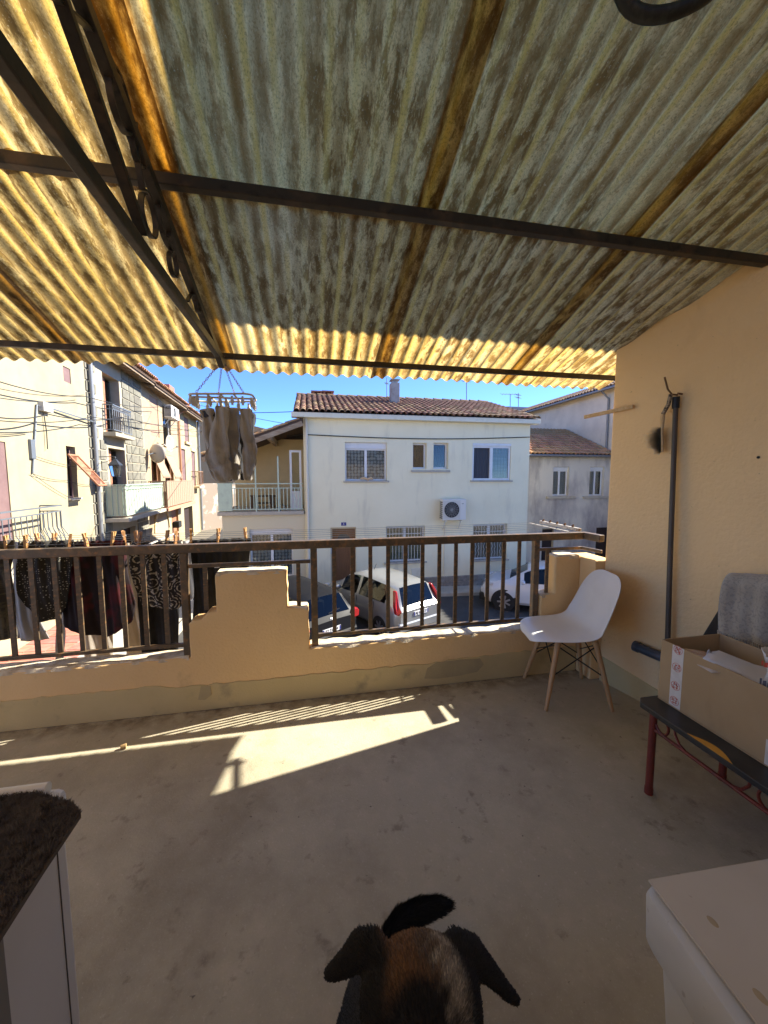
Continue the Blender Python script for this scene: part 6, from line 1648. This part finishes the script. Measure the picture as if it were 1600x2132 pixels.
# ================================================================ LAUNDRY
M_SOCKB = pm('beige_grey_knit', (.33, .295, .25), .95, [((.41, .375, .325), 6, .4, .7), ((.20, .17, .13), 26, .48, .66, (1, 1, .12), 4, .7)], (150, .8, .005, (1, 1, .06)), sheen=.3)
M_SOCKK = pm('black_knit', (.018, .018, .022), .95, [((.04, .04, .05), 20, .5, .7)], (300, .4, .002), sheen=.2)
M_SOCKD = pm('dark_blue_knit', (.025, .03, .05), .95, [((.05, .055, .08), 15, .5, .7)], (300, .4, .002), sheen=.2)
M_HANG = pm('beige_plastic', (.56, .50, .42), .5)
HX, HY, HZ = -.525, 2.66, 1.955
hang = root('sock_hanger', 'beige plastic sock hanger with clips on pinkish chains below the eaves beam', 'sock hanger', (HX, HY, HZ))
HW, HD_ = .185, .125
ringp = []
for (sx, sy, a0) in ((1, 1, 0), (-1, 1, 90), (-1, -1, 180), (1, -1, 270)):
    for i in range(6):
        a = R(a0 + 90*i/5); ringp.append((HX + sx*(HW - .05) + .05*math.cos(a), HY + sy*(HD_ - .05) + .05*math.sin(a), HZ + .006*sx))
make('frame', MB().tube(ringp, .0065, 8, closed=True), M_HANG, hang, smooth=60)
for k in (-1, 0, 1):
    make('cross_bar', MB().tube([(HX + k*.08, HY - HD_, HZ), (HX + k*.08, HY + HD_, HZ)], .006, 6), M_HANG, hang, smooth=60)
make('cross_bar', MB().tube([(HX - HW, HY, HZ), (HX + HW, HY, HZ)], .006, 6), M_HANG, hang, smooth=60)
M_CHAIN = pm('pink_chain', (.42, .27, .24), .5)
hook = Vector((HX + .01, HY - .06, 2.175))
def chain(a, b, n=16):
    m = MB(); a, b = Vector(a), Vector(b); d = (b - a)/n
    for i in range(n):
        c = a + d*(i + .5); t = d.normalized(); s = (t.orthogonal() if i % 2 else t.cross(t.orthogonal())).normalized()
        m.tube([c + t*(d.length*.62*math.cos(q)) + s*(.0055*math.sin(q)) for q in [2*math.pi*k/8 for k in range(8)]], .0018, 4, closed=True)
    return m
for (x, y) in ((-.14, -.10), (.14, -.10), (.06, .10), (-.06, .10)):
    make('chain', chain(hook, (HX + x, HY + y, HZ + .008)), M_CHAIN, hang)
make('hook', MB().tube([hook + Vector((0, 0, -.01)), hook, Vector((hook.x, yb2 - .03, 2.20)), Vector((hook.x, yb2 - .026, 2.225)), Vector((hook.x, yb2 - .0, 2.228))], .004, 6), M_STEEL, hang, smooth=60)
clip_me = mesh_of(MB().box(-.006, .006, -.004, .004, -.055, 0).box(-.009, .009, -.006, .006, -.03, -.022).tube([(.010*math.cos(t), 0, -.036 + .010*math.sin(t)) for t in frange(0, 2*math.pi*.92, 10)], .0022, 4, closed=True), M_HANG, None, 'clip')
rnd = random.Random(3); clips = []
for i in range(20):
    a = 2*math.pi*i/20; x = HX + (HW - .008)*max(-1, min(1, 1.25*math.cos(a))); y = HY + (HD_ - .006)*max(-1, min(1, 1.25*math.sin(a))); clips.append((x, y))
for (x, y) in clips + [(HX - .08, HY - .02), (HX + .08, HY + .03), (HX + .02, HY - .05), (HX - .03, HY + .05)]:
    inst('clip', clip_me, hang, Matrix.Translation((x - HX, y - HY, -.008)) @ Matrix.Rotation(rnd.uniform(-.6, .6), 4, 'Z') @ Matrix.Rotation(rnd.uniform(-.15, .15), 4, 'X'))
def sock(px_pts, Y, widths, mat, label, thick=.022, cuff=None):
    """px_pts: pixels down the middle of the sock from cuff to toe, at depth Y"""
    P = [aty(x, y, Y) for (x, y) in px_pts]; k = Y / FPX / math.cos(YAW) * .97
    out = []; ws = []
    N = 22
    for i in range(N + 1):
        t = i/N*(len(P)-1); j = min(int(t), len(P)-2); f = t - j
        q = catm(i/N, [tuple(p) for p in P]); out.append(Vector(q) + Vector((0, .006*math.sin(i*.9), 0)))
        w = widths[j] + (widths[j+1]-widths[j])*f; ws.append((max(.006, w*.86*k/2*(1 + .05*math.sin(i*1.7))), thick*(.75 + .35*math.sin(math.pi*i/N))))
    ws[-1] = (ws[-1][0]*.55, ws[-1][1]*.5)
    s = root('hanging_sock', label, 'sock', out[-1], group='socks clipped to the hanger')
    m = MB().tube(out, ws, 18, ref=(1, 0, 0))
    # soft creases
    for i, p in enumerate(m.v):
        r_ = i // 18; a = 2*math.pi*(i % 18)/18
        m.v[i] = (p[0] + .005*math.sin(2*a + r_*.8), p[1] + .011*math.sin(4*a + r_*.35) - .008*math.sin(r_*1.1), p[2])
    make('knit', m, mat, s, smooth=70, subsurf=1)
    if cuff is not None:
        make('cuff_band', MB().tube(out[1:4], [(w[0]*1.05, w[1]*1.08) for w in ws[1:4]], 18, ref=(1, 0, 0)), cuff, s, smooth=60)
    return s
sock([(430, 850), (436, 880), (440, 915), (452, 950), (452, 975), (462, 1003)], 2.56, [30, 30, 34, 46, 40, 24], M_SOCKB, 'beige-grey sock hanging on the side of the hanger towards the stone house', cuff=M_SOCKD)
sock([(462, 845), (460, 880), (455, 920), (455, 955), (463, 980), (470, 1004)], 2.53, [26, 34, 44, 54, 44, 32], M_SOCKB, 'wide beige-grey sock with a dark cuff line hanging at the front of the hanger')
sock([(485, 848), (486, 885), (482, 920), (485, 960), (492, 1000)], 2.60, [22, 30, 34, 32, 22], M_SOCKB, 'narrow beige-grey sock squeezed beside the wide one on the hanger')
sock([(497, 862), (496, 890), (496, 925), (499, 965), (502, 985)], 2.70, [16, 30, 32, 24, 16], M_SOCKK, 'black sock hanging in the middle of the hanger')
sock([(512, 850), (513, 880), (517, 915), (522, 945), (518, 975), (517, 1001)], 2.57, [26, 30, 28, 34, 26, 22], M_SOCKB, 'beige-grey sock with a bulging heel hanging nearest the annex')
sock([(525, 860), (524, 885), (515, 925), (508, 965), (506, 1000)], 2.76, [14, 16, 20, 14, 12], M_SOCKK, 'thin black sock hanging behind the beige ones on the hanger')
sock([(488, 855), (478, 900), (476, 950), (480, 1002)], 2.75, [16, 24, 22, 14], M_SOCKD, 'dark blue sock hanging behind the wide beige one')

# ---------------------------------------------------------------- drying rack outside the railing
M_RACK = pm('rusty_white_rack', (.56, .52, .46), .55, [((.25, .15, .09), 22, .55, .68)])
rk = root('drying_rack', 'white metal drying rack of taut wires fixed outside the railing', 'drying rack', (0, 2.6, 1.05))
ra = Vector((1.995, 2.525, 1.055)); rb = Vector((1.985, 3.02, 1.06))
make('end_bar', MB().bar(ra, rb, .022, .022), M_RACK, rk, bevel=.003)
make('end_bar', MB().bar((-3.2, 2.525, 1.055), (-3.2, 3.02, 1.06), .022, .022), M_RACK, rk, bevel=.003)
for k in range(5):
    y = 2.60 + .095*k
    make('wire', MB().tube([(-3.2 + 5.18*i/14, y, 1.060 - .014*math.sin(math.pi*i/14)) for i in range(15)], .0014, 5), M_DPIPE, rk)
    make('wire_knob', MB().tube([(1.99, y, 1.055), (1.99, y, 1.088)], .006, 6).ell((1.985, y, 1.075), (.012, .009, .009), 8, 5), M_RUST, rk, smooth=60)
for x in (-2.9, -.95, 1.88):
    make('hanging_arm', MB().bar((x, 2.50, 1.048), (x, 3.02, 1.050), .012, .006), M_RACK, rk)

def garment(name, rows, Y, mat, label, cat='garment', amp=.012, freq=26, seed=0, trim=None):
    """rows: (py, px_left, px_right) outlines read at depth Y; cloth hangs in gentle folds"""
    rr = random.Random(seed); ph = rr.uniform(0, 6)
    rows = [(aty((a+b)/2, py, Y).z, aty(a, py, Y).x, aty(b, py, Y).x) for (py, a, b) in rows]
    nv = 26
    def fn(u, v):
        t = v*(len(rows)-1); j = min(int(t), len(rows)-2); f = t - j
        z, a, b = [rows[j][k] + (rows[j+1][k]-rows[j][k])*f for k in range(3)]
        x = a + (b-a)*u; d_ = v
        return (x + .004*math.sin(9*v + ph), Y + amp*1.5*(.25 + d_)*math.sin(freq*x + ph + 1.3*v) + .008*math.sin(61*x + 4*v + 2*math.sin(5*v)) + .005*math.sin(130*x - 9*v), z - .006*math.sin(freq*x*.8 + ph)*v)
    return make(name, MB().grid(fn, 44, nv), mat, smooth=70, solid=.003, label=label, cat=cat, group='washing hung along the drying rack')
M_DOTS = pm('dotted_dark_cotton', (.035, .033, .032), .9)
def dots(m, c2, scale, lo, hi):
    nt = m.node_tree; N = nt.nodes; L = nt.links; b = N['Principled BSDF']; src = b.inputs['Base Color'].links[0].from_socket
    tc = N.new('ShaderNodeTexCoord'); vo = N.new('ShaderNodeTexVoronoi'); vo.inputs['Scale'].default_value = scale; vo.inputs['Randomness'].default_value = .5
    mp = N.new('ShaderNodeMapping'); mp.inputs['Scale'].default_value = (1, .02, 1); L.new(tc.outputs['Object'], mp.inputs[0]); L.new(mp.outputs[0], vo.inputs['Vector'])
    mr = N.new('ShaderNodeMapRange'); mr.inputs[1].default_value = lo; mr.inputs[2].default_value = hi; mr.inputs[3].default_value = 1; mr.inputs[4].default_value = 0; L.new(vo.outputs[0], mr.inputs[0])
    mx = N.new('ShaderNodeMix'); mx.data_type = 'RGBA'; mx.inputs[7].default_value = (*c2, 1); L.new(mr.outputs[0], mx.inputs[0]); L.new(src, mx.inputs[6]); L.new(mx.outputs[2], b.inputs['Base Color'])
    return m
dots(M_DOTS, (.42, .40, .33), 75, .20, .28)
def paisley():
    m = pm('paisley_cotton', (.05, .045, .045), .9)
    nt = m.node_tree; N = nt.nodes; L = nt.links; b = N['Principled BSDF']
    tc = N.new('ShaderNodeTexCoord'); mp = N.new('ShaderNodeMapping'); mp.inputs['Scale'].default_value = (1, .02, 1); L.new(tc.outputs['Object'], mp.inputs[0])
    vo = N.new('ShaderNodeTexVoronoi'); vo.inputs['Scale'].default_value = 13; L.new(mp.outputs[0], vo.inputs['Vector'])
    sn = N.new('ShaderNodeMath'); sn.operation = 'MULTIPLY'; sn.inputs[1].default_value = 34; L.new(vo.outputs[0], sn.inputs[0])
    si = N.new('ShaderNodeMath'); si.operation = 'SINE'; L.new(sn.outputs[0], si.inputs[0])
    v2 = N.new('ShaderNodeTexVoronoi'); v2.inputs['Scale'].default_value = 85; L.new(mp.outputs[0], v2.inputs['Vector'])
    ad = N.new('ShaderNodeMath'); ad.operation = 'ADD'; mm = N.new('ShaderNodeMath'); mm.operation = 'MULTIPLY'; mm.inputs[1].default_value = -2.2; L.new(v2.outputs[0], mm.inputs[0]); L.new(si.outputs[0], ad.inputs[0]); L.new(mm.outputs[0], ad.inputs[1])
    mr = N.new('ShaderNodeMapRange'); mr.inputs[1].default_value = -.75; mr.inputs[2].default_value = -.35; L.new(ad.outputs[0], mr.inputs[0])
    mx = N.new('ShaderNodeMix'); mx.data_type = 'RGBA'; mx.inputs[6].default_value = (.030, .027, .028, 1); mx.inputs[7].default_value = (.46, .41, .34, 1); L.new(mr.outputs[0], mx.inputs[0]); L.new(mx.outputs[2], b.inputs['Base Color'])
    return m
M_PAIS = paisley()
M_BLKC = pm('black_cotton', (.014, .014, .016), .92, [((.03, .03, .033), 6, .45, .7)], (200, .4, .002), translucent=.06)
M_WINE = pm('black_and_wine_top', (.020, .012, .014), .92, [((.095, .012, .016), 5, .50, .58, (1, 1, .8), 3, .9)], (200, .4, .002))
M_LGREY = pm('light_grey_cotton', (.42, .41, .42), .92, [((.36, .35, .36), 5, .4, .7)], (200, .4, .002), translucent=.25)
M_CREAMC = pm('cream_cotton', (.55, .48, .40), .92, [((.47, .41, .34), 5, .4, .7)], (200, .4, .002), translucent=.25)
M_CHECK = pm('dark_checked_cotton', (.05, .045, .04), .92, [((.14, .12, .08), 60, .5, .56, (1, .02, .08)), ((.10, .09, .06), 60, .5, .56, (.08, .02, 1))])
garment('checked_shirt', [(1126, -60, 30), (1200, -60, 26), (1330, -50, 30)], 2.60, M_CHECK, 'dark checked shirt at the far end of the drying rack', 'shirt', seed=1)
garment('grey_trousers', [(1128, 20, 72), (1230, 24, 60), (1300, 28, 92), (1332, 30, 100)], 2.78, M_LGREY, 'pale grey trousers hanging behind the dotted shirt', 'trousers', seed=2)
garment('dotted_shirt', [(1126, 36, 150), (1180, 32, 148), (1235, 36, 140), (1262, 48, 134), (1285, 70, 122), (1291, 84, 112)], 2.62, M_DOTS, 'dark shirt with fine pale dots on the drying rack', 'shirt', seed=3, amp=.018)
garment('grey_towel', [(1128, 108, 132), (1260, 112, 138), (1380, 116, 136)], 2.86, M_LGREY, 'narrow pale grey towel hanging low behind the dotted shirt', 'towel', seed=4)
garment('wine_top', [(1126, 148, 262), (1200, 142, 268), (1262, 128, 282), (1300, 132, 276), (1318, 178, 248), (1326, 196, 222)], 2.66, M_WINE, 'black and wine red top hanging between dotted shirt and paisley shorts', 'top', seed=5, amp=.02)
garment('cream_trousers', [(1130, 170, 236), (1250, 172, 236), (1378, 176, 232)], 2.90, M_CREAMC, 'cream trousers hanging low behind the wine top', 'trousers', seed=6)
garment('cream_pillowcase', [(1130, 256, 300), (1290, 266, 300), (1378, 262, 296)], 2.98, M_CREAMC, 'cream pillowcase hanging low behind the paisley shorts', 'pillowcase', seed=7)
garment('paisley_shorts', [(1126, 268, 378), (1170, 272, 380), (1230, 288, 382), (1258, 296, 382), (1266, 302, 376)], 2.64, M_PAIS, 'black and cream paisley shorts clipped to the drying rack', 'shorts', seed=8, amp=.016)
garment('black_trousers', [(1130, 286, 374), (1260, 288, 374), (1366, 296, 374)], 2.76, M_BLKC, 'black trousers hanging behind the paisley shorts', 'trousers', seed=9)
garment('white_cloth', [(1126, 356, 404), (1180, 362, 404), (1245, 360, 404), (1256, 366, 398)], 2.80, pm('white_cotton', (.66, .66, .68), .9, translucent=.3), 'white cloth edge showing beside the paisley shorts', 'cloth', seed=10)
garment('black_towel', [(1122, 398, 524), (1180, 400, 520), (1250, 402, 516), (1300, 404, 512)], 2.70, M_BLKC, 'large black towel hanging beside the stepped pillar', 'towel', seed=11, amp=.014)
# care label on the towel
p = aty(452, 1180, 2.67)
make('care_label', MB().box(p.x - .016, p.x + .016, p.y - .002, p.y - .001, p.z - .007, p.z + .007), M_WPAINT, bpy.data.objects['black_towel'])

# wooden clothes pegs
M_PEG = pm('wooden_peg', (.50, .25, .085), .7, [((.60, .36, .16), 30, .4, .7, (4, 4, .5))], rnd=.2)
pegs = [(12, 2.60), (53, 2.60), (79, 2.66), (112, 2.66), (145, 2.60), (179, 2.62), (235, 2.66), (259, 2.69), (284, 2.66), (290, 2.62), (366, 2.62), (398, 2.70), (455, 2.70), (512, 2.70), (348, 2.66)]
names = ['at the checked shirt', 'at the dotted shirt', 'paired on the dotted shirt', 'on the dotted shirt hem end', 'between dotted shirt and wine top', 'at the wine top', 'in the middle of the wine top', 'at the far end of the wine top', 'at the start of the paisley shorts', 'leaning beside another on the paisley shorts', 'at the end of the paisley shorts', 'at the railing post', 'in the middle of the black towel', 'at the end of the black towel', 'between shorts and white cloth']
rnd = random.Random(21)
leg = [mesh_of(MB().prism([(s*.001, -.045), (s*.006, -.045), (s*.008, .012), (s*.0115, .034), (s*.005, .034), (s*.0012, .006)], 'x', -.005, .005), M_PEG, None, 'peg_half') for s in (-1, 1)]
spring_me = mesh_of(MB().tube([(-.0065, .0085*math.cos(t), .004 + .0085*math.sin(t)) for t in frange(0, 5.9, 12)], .0011, 4, closed=True).tube([(.0065, .0085*math.cos(t), .004 + .0085*math.sin(t)) for t in frange(0, 5.9, 12)], .0011, 4, closed=True), M_ZINC, None, 'spring')
for (px, y), nm in zip(pegs, names):
    p = aty(px, 1125, y); z = 1.058
    g = root('clothes_peg', 'small wooden clothes peg ' + nm, 'clothes peg', (p.x, y, z), rnd.uniform(-.9, .9), 'clothes pegs on the drying rack')
    g.rotation_euler = (rnd.uniform(-.12, .12), rnd.uniform(-.15, .15), rnd.uniform(-.9, .9))
    sc = Matrix.Translation((0, 0, .012)) @ Matrix.Diagonal((1.35, 1.2, 1.2, 1))
    for q in leg: inst('peg_half', q, g, sc)
    inst('spring', spring_me, g, sc)

# ================================================================ THE DOG, sitting and facing the house
DX, DY = .165, .0
def dog():
    m = MB()
    E = lambda c, r, M=None: m.ell(c, r, 20, 14, M)
    RX = lambda a: Matrix.Rotation(R(a), 3, 'X')
    RZ = lambda a: Matrix.Rotation(R(a), 3, 'Z')
    x = DX
    hz = .585
    E((x, .530, hz + .008), (.100, .088, .072)); E((x - .05, .54, hz + .02), (.05, .045, .04)); E((x + .05, .535, hz + .02), (.05, .045, .04))                       # skull
    E((x, .485, hz - .012), (.084, .080, .062))                 # brow
    E((x - .05, .485, hz - .05), (.048, .07, .055)); E((x + .05, .485, hz - .05), (.048, .07, .055))   # cheeks
    m.tube([(x, .45, hz - .03), (x, .39, hz - .04), (x, .325, hz - .045), (x, .305, hz - .045)], [(.058, .048), (.044, .040), (.036, .033), (.022, .02)], 16, ref=(1, 0, 0))
    m.tube([(x, .45, hz - .075), (x, .38, hz - .085), (x, .33, hz - .08)], [(.04, .022), (.032, .018), (.02, .012)], 12, ref=(1, 0, 0))
    m.tube([(x, .545, hz - .04), (x, .565, hz - .11), (x, .585, hz - .18), (x, .60, hz - .24)], [(.085, .07), (.095, .08), (.10, .09), (.10, .095)], 18, ref=(1, 0, 0))   # neck
    m.tube([(x, .59, .40), (x, .64, .31), (x, .71, .235), (x, .79, .17), (x, .85, .12)], [(.085, .09), (.105, .115), (.115, .12), (.115, .11), (.085, .075)], 20, ref=(1, 0, 0))   # trunk
    for s in (-1, 1):
        m.tube([(x + s*.085, .60, .31), (x + s*.085, .595, .21), (x + s*.085, .585, .12), (x + s*.085, .575, .03)], [.050, .036, .028, .024], 12)
        E((x + s*.085, .545, .022), (.030, .05, .024))
        m.tube([(x + s*.055, .80, .15), (x + s*.075, .73, .135), (x + s*.10, .66, .12)], [.070, .065, .045], 14)
        m.tube([(x + s*.10, .67, .11), (x + s*.10, .74, .06), (x + s*.10, .77, .035)], [.036, .026, .022], 10)
        E((x + s*.10, .69, .022), (.030, .075, .022))
    tail = [Vector((x, .86, .085)), Vector((x + .015, .93, .07)), atz(818, 1952, .085), atz(838, 1918, .10), atz(875, 1897, .115), atz(915, 1886, .12), atz(940, 1884, .12)]
    m.tube(tail, [.036, .034, .032, .031, .028, .020, .008], 12)
    # ears: folded leaves reaching out and down
    for s in (-1, 1):
        if s < 0: pts = [(x - .05, .535, hz + .035), atz(768, 1972, hz + .04), atz(748, 1975, hz + .035), atz(722, 2003, hz + .005), atz(695, 2022, hz - .02), atz(676, 2032, hz - .035)]
        else: pts = [(x + .05, .53, hz + .035), atz(965, 1972, hz + .04), atz(988, 1985, hz + .032), atz(1022, 2025, hz), atz(1055, 2062, hz - .03), atz(1082, 2088, hz - .05)]
        m.tube(pts, [(.034, .016), (.034, .014), (.030, .012), (.023, .010), (.016, .009), (.009, .006)], 12, ref=(.35*s, 1, 0.2))
    me = bpy.data.meshes.new('dog'); me.from_pydata([tuple(p) for p in m.v], [], m.f); me.update()
    o = bpy.data.objects.new('dog_body', me); COL.objects.link(o)
    rm = o.modifiers.new('remesh', 'REMESH'); rm.mode = 'VOXEL'; rm.voxel_size = .006; rm.use_smooth_shade = True
    sm = o.modifiers.new('smooth', 'SMOOTH'); sm.factor = .5; sm.iterations = 4
    dg = bpy.context.evaluated_depsgraph_get(); ev = o.evaluated_get(dg)
    out = bpy.data.meshes.new_from_object(ev); bpy.data.objects.remove(o)
    return out
def fur_colour(p):
    """coat pattern in the dog's own frame: black, tan brow and skull patch, greyish-white blaze"""
    x, y, z = p.x - DX, p.y, p.z; n = .5*math.sin(61*x + 37*y) + .5*math.sin(47*z - 53*y + 29*x)
    def sst(e0, e1, v):
        t = min(1, max(0, (v - e0)/(e1 - e0))); return t*t*(3 - 2*t)
    def mixc(a, b, w): return tuple(p_ + (q_ - p_)*w for p_, q_ in zip(a, b))
    n2 = math.sin(140*x + 90*y + 3*n)*.5 + math.sin(210*y - 160*x)*.5
    c = (.012, .0105, .009)
    if z > .5 and y > .40:
        up = sst(.535, .575, z + .12*abs(x))
        c = mixc(c, (.115, .056, .022), up*sst(-.068, -.040, x + .008*n)*sst(.030, .005, x + .010*n)*sst(.495, .53, y + .010*n))
        c = mixc(c, (.085, .052, .028), up*sst(-.005, .015, x + .010*n)*sst(.06, .04, x + .008*n)*sst(.49, .52, y + .012*n))
        c = mixc(c, (.25, .21, .155), up*sst(.016, .040, x + .010*n + .010*n2)*sst(.072, .050, x + .008*n)*sst(.452, .49, y + .012*n)*sst(.60, .565, y + .010*n)*(.65 + .35*n2))
    if z > .5 and y < .445 and (abs(abs(x) - .038) < .018): c = (.19, .085, .025)
    if z > .45 and y < .42 and z < .54: c = (.17, .08, .028)
    if z > .42 and abs(x) > .08 and abs(x) < .105 and y < .52 and z < .545: c = (.09, .045, .018)
    if y > .92 and z < .085 and x > .04: c = (.22, .135, .045)
    if z < .12 and y < .9: c = (.18, .09, .03)
    return c
dme = dog()
def vcol_mat(name, rough):
    m = bpy.data.materials.new(name); m.use_nodes = True; N = m.node_tree.nodes; L = m.node_tree.links; b = N['Principled BSDF']
    at = N.new('ShaderNodeAttribute'); at.attribute_name = 'coat'; b.inputs['Roughness'].default_value = rough; b.inputs['Specular IOR Level'].default_value = .3
    nz = N.new('ShaderNodeTexNoise'); nz.inputs['Scale'].default_value = 90; tc = N.new('ShaderNodeTexCoord'); L.new(tc.outputs['Object'], nz.inputs['Vector'])
    mr = N.new('ShaderNodeMapRange'); mr.inputs[3].default_value = .6; mr.inputs[4].default_value = 1.5; L.new(nz.outputs[0], mr.inputs[0])
    mx = N.new('ShaderNodeMix'); mx.data_type = 'RGBA'; mx.blend_type = 'MULTIPLY'; mx.inputs[0].default_value = 1; L.new(at.outputs['Color'], mx.inputs[6]); L.new(mr.outputs[0], mx.inputs[7])
    L.new(mx.outputs[2], b.inputs['Base Color']); return m
M_COAT = vcol_mat('dog_coat', .75)
droot_loc = Vector((DX, .7, 0))
dgr = root('dog', 'black and tan dog with a pale blaze sitting on the floor, head raised', 'dog', droot_loc)
def add_col(me, cols):
    ca = me.color_attributes.new('coat', 'FLOAT_COLOR', 'POINT')
    ca.data.foreach_set('color', [v for c in cols for v in (*c, 1.0)])
cols = [fur_colour(v.co) for v in dme.vertices]
pos = [v.co.copy() for v in dme.vertices]; nor = [v.normal.copy() for v in dme.vertices]
polys = [(tuple(p.vertices), p.area) for p in dme.polygons]
add_col(dme, cols)
for v in dme.vertices: v.co = v.co - droot_loc
dme.materials.append(M_COAT)
bo = bpy.data.objects.new('body', dme); COL.objects.link(bo); bo.parent = dgr
# fur: short tapering hairs lying along the coat
rnd = random.Random(77); fv = []; ff = []; fc = []
wts = np.array([a*(3.0 if (pos[v[0]].z > .42 or pos[v[0]].y > .93) else .7) for v, a in polys]); wts /= wts.sum()
pick = np.random.RandomState(5).choice(len(polys), 85000, p=wts)
for k in pick:
    vs, _ = polys[k]; w = [rnd.random() for _ in vs]; s = sum(w)
    p = sum((pos[i]*(q/s) for i, q in zip(vs, w)), Vector()); n = nor[vs[0]]
    flow = Vector((.12*(p.x - DX), .75, -.45)) if p.y < .86 else Vector((.8, .1, -.05))
    t = (flow - n*flow.dot(n)).normalized() if flow.length else n
    ear = p.z > .5 and abs(p.x - DX) > .090
    ln = (.004 if ear else (.022 if p.y > .88 else .0075))*rnd.uniform(.6, 1.25)
    d_ = (t*.9 + n*.32 + Vector((rnd.gauss(0, .12), rnd.gauss(0, .12), rnd.gauss(0, .12)))).normalized()
    sd = d_.cross(n); sd = (sd.normalized() if sd.length > 1e-6 else Vector((1, 0, 0)))*.0007
    b_ = len(fv); q = p - droot_loc
    fv += [q - sd, q + sd, q + d_*ln*.6 + n*.001 + sd*.6, q + d_*ln]; ff += [(b_, b_+1, b_+2), (b_, b_+2, b_+3)]
    c = fur_colour(p); g = rnd.uniform(.6, 1.9); fc += [tuple(v*g for v in c)]*4
fme = bpy.data.meshes.new('fur'); fme.from_pydata([tuple(v) for v in fv], [], ff); fme.update(); add_col(fme, fc); fme.materials.append(M_COAT)
fo = bpy.data.objects.new('fur', fme); COL.objects.link(fo); fo.parent = dgr; fo['kind'] = 'stuff'
for s in (-1, 1):
    make('eye', MB().ell((DX + s*.040, .424, .585), (.011, .009, .010), 10, 8), pm('dog_eye', (.02, .012, .006), .08), dgr, smooth=80)
make('nose', MB().ell((DX, .302, .543), (.018, .014, .014), 10, 8), pm('dog_nose', (.012, .011, .011), .3), dgr, smooth=80)
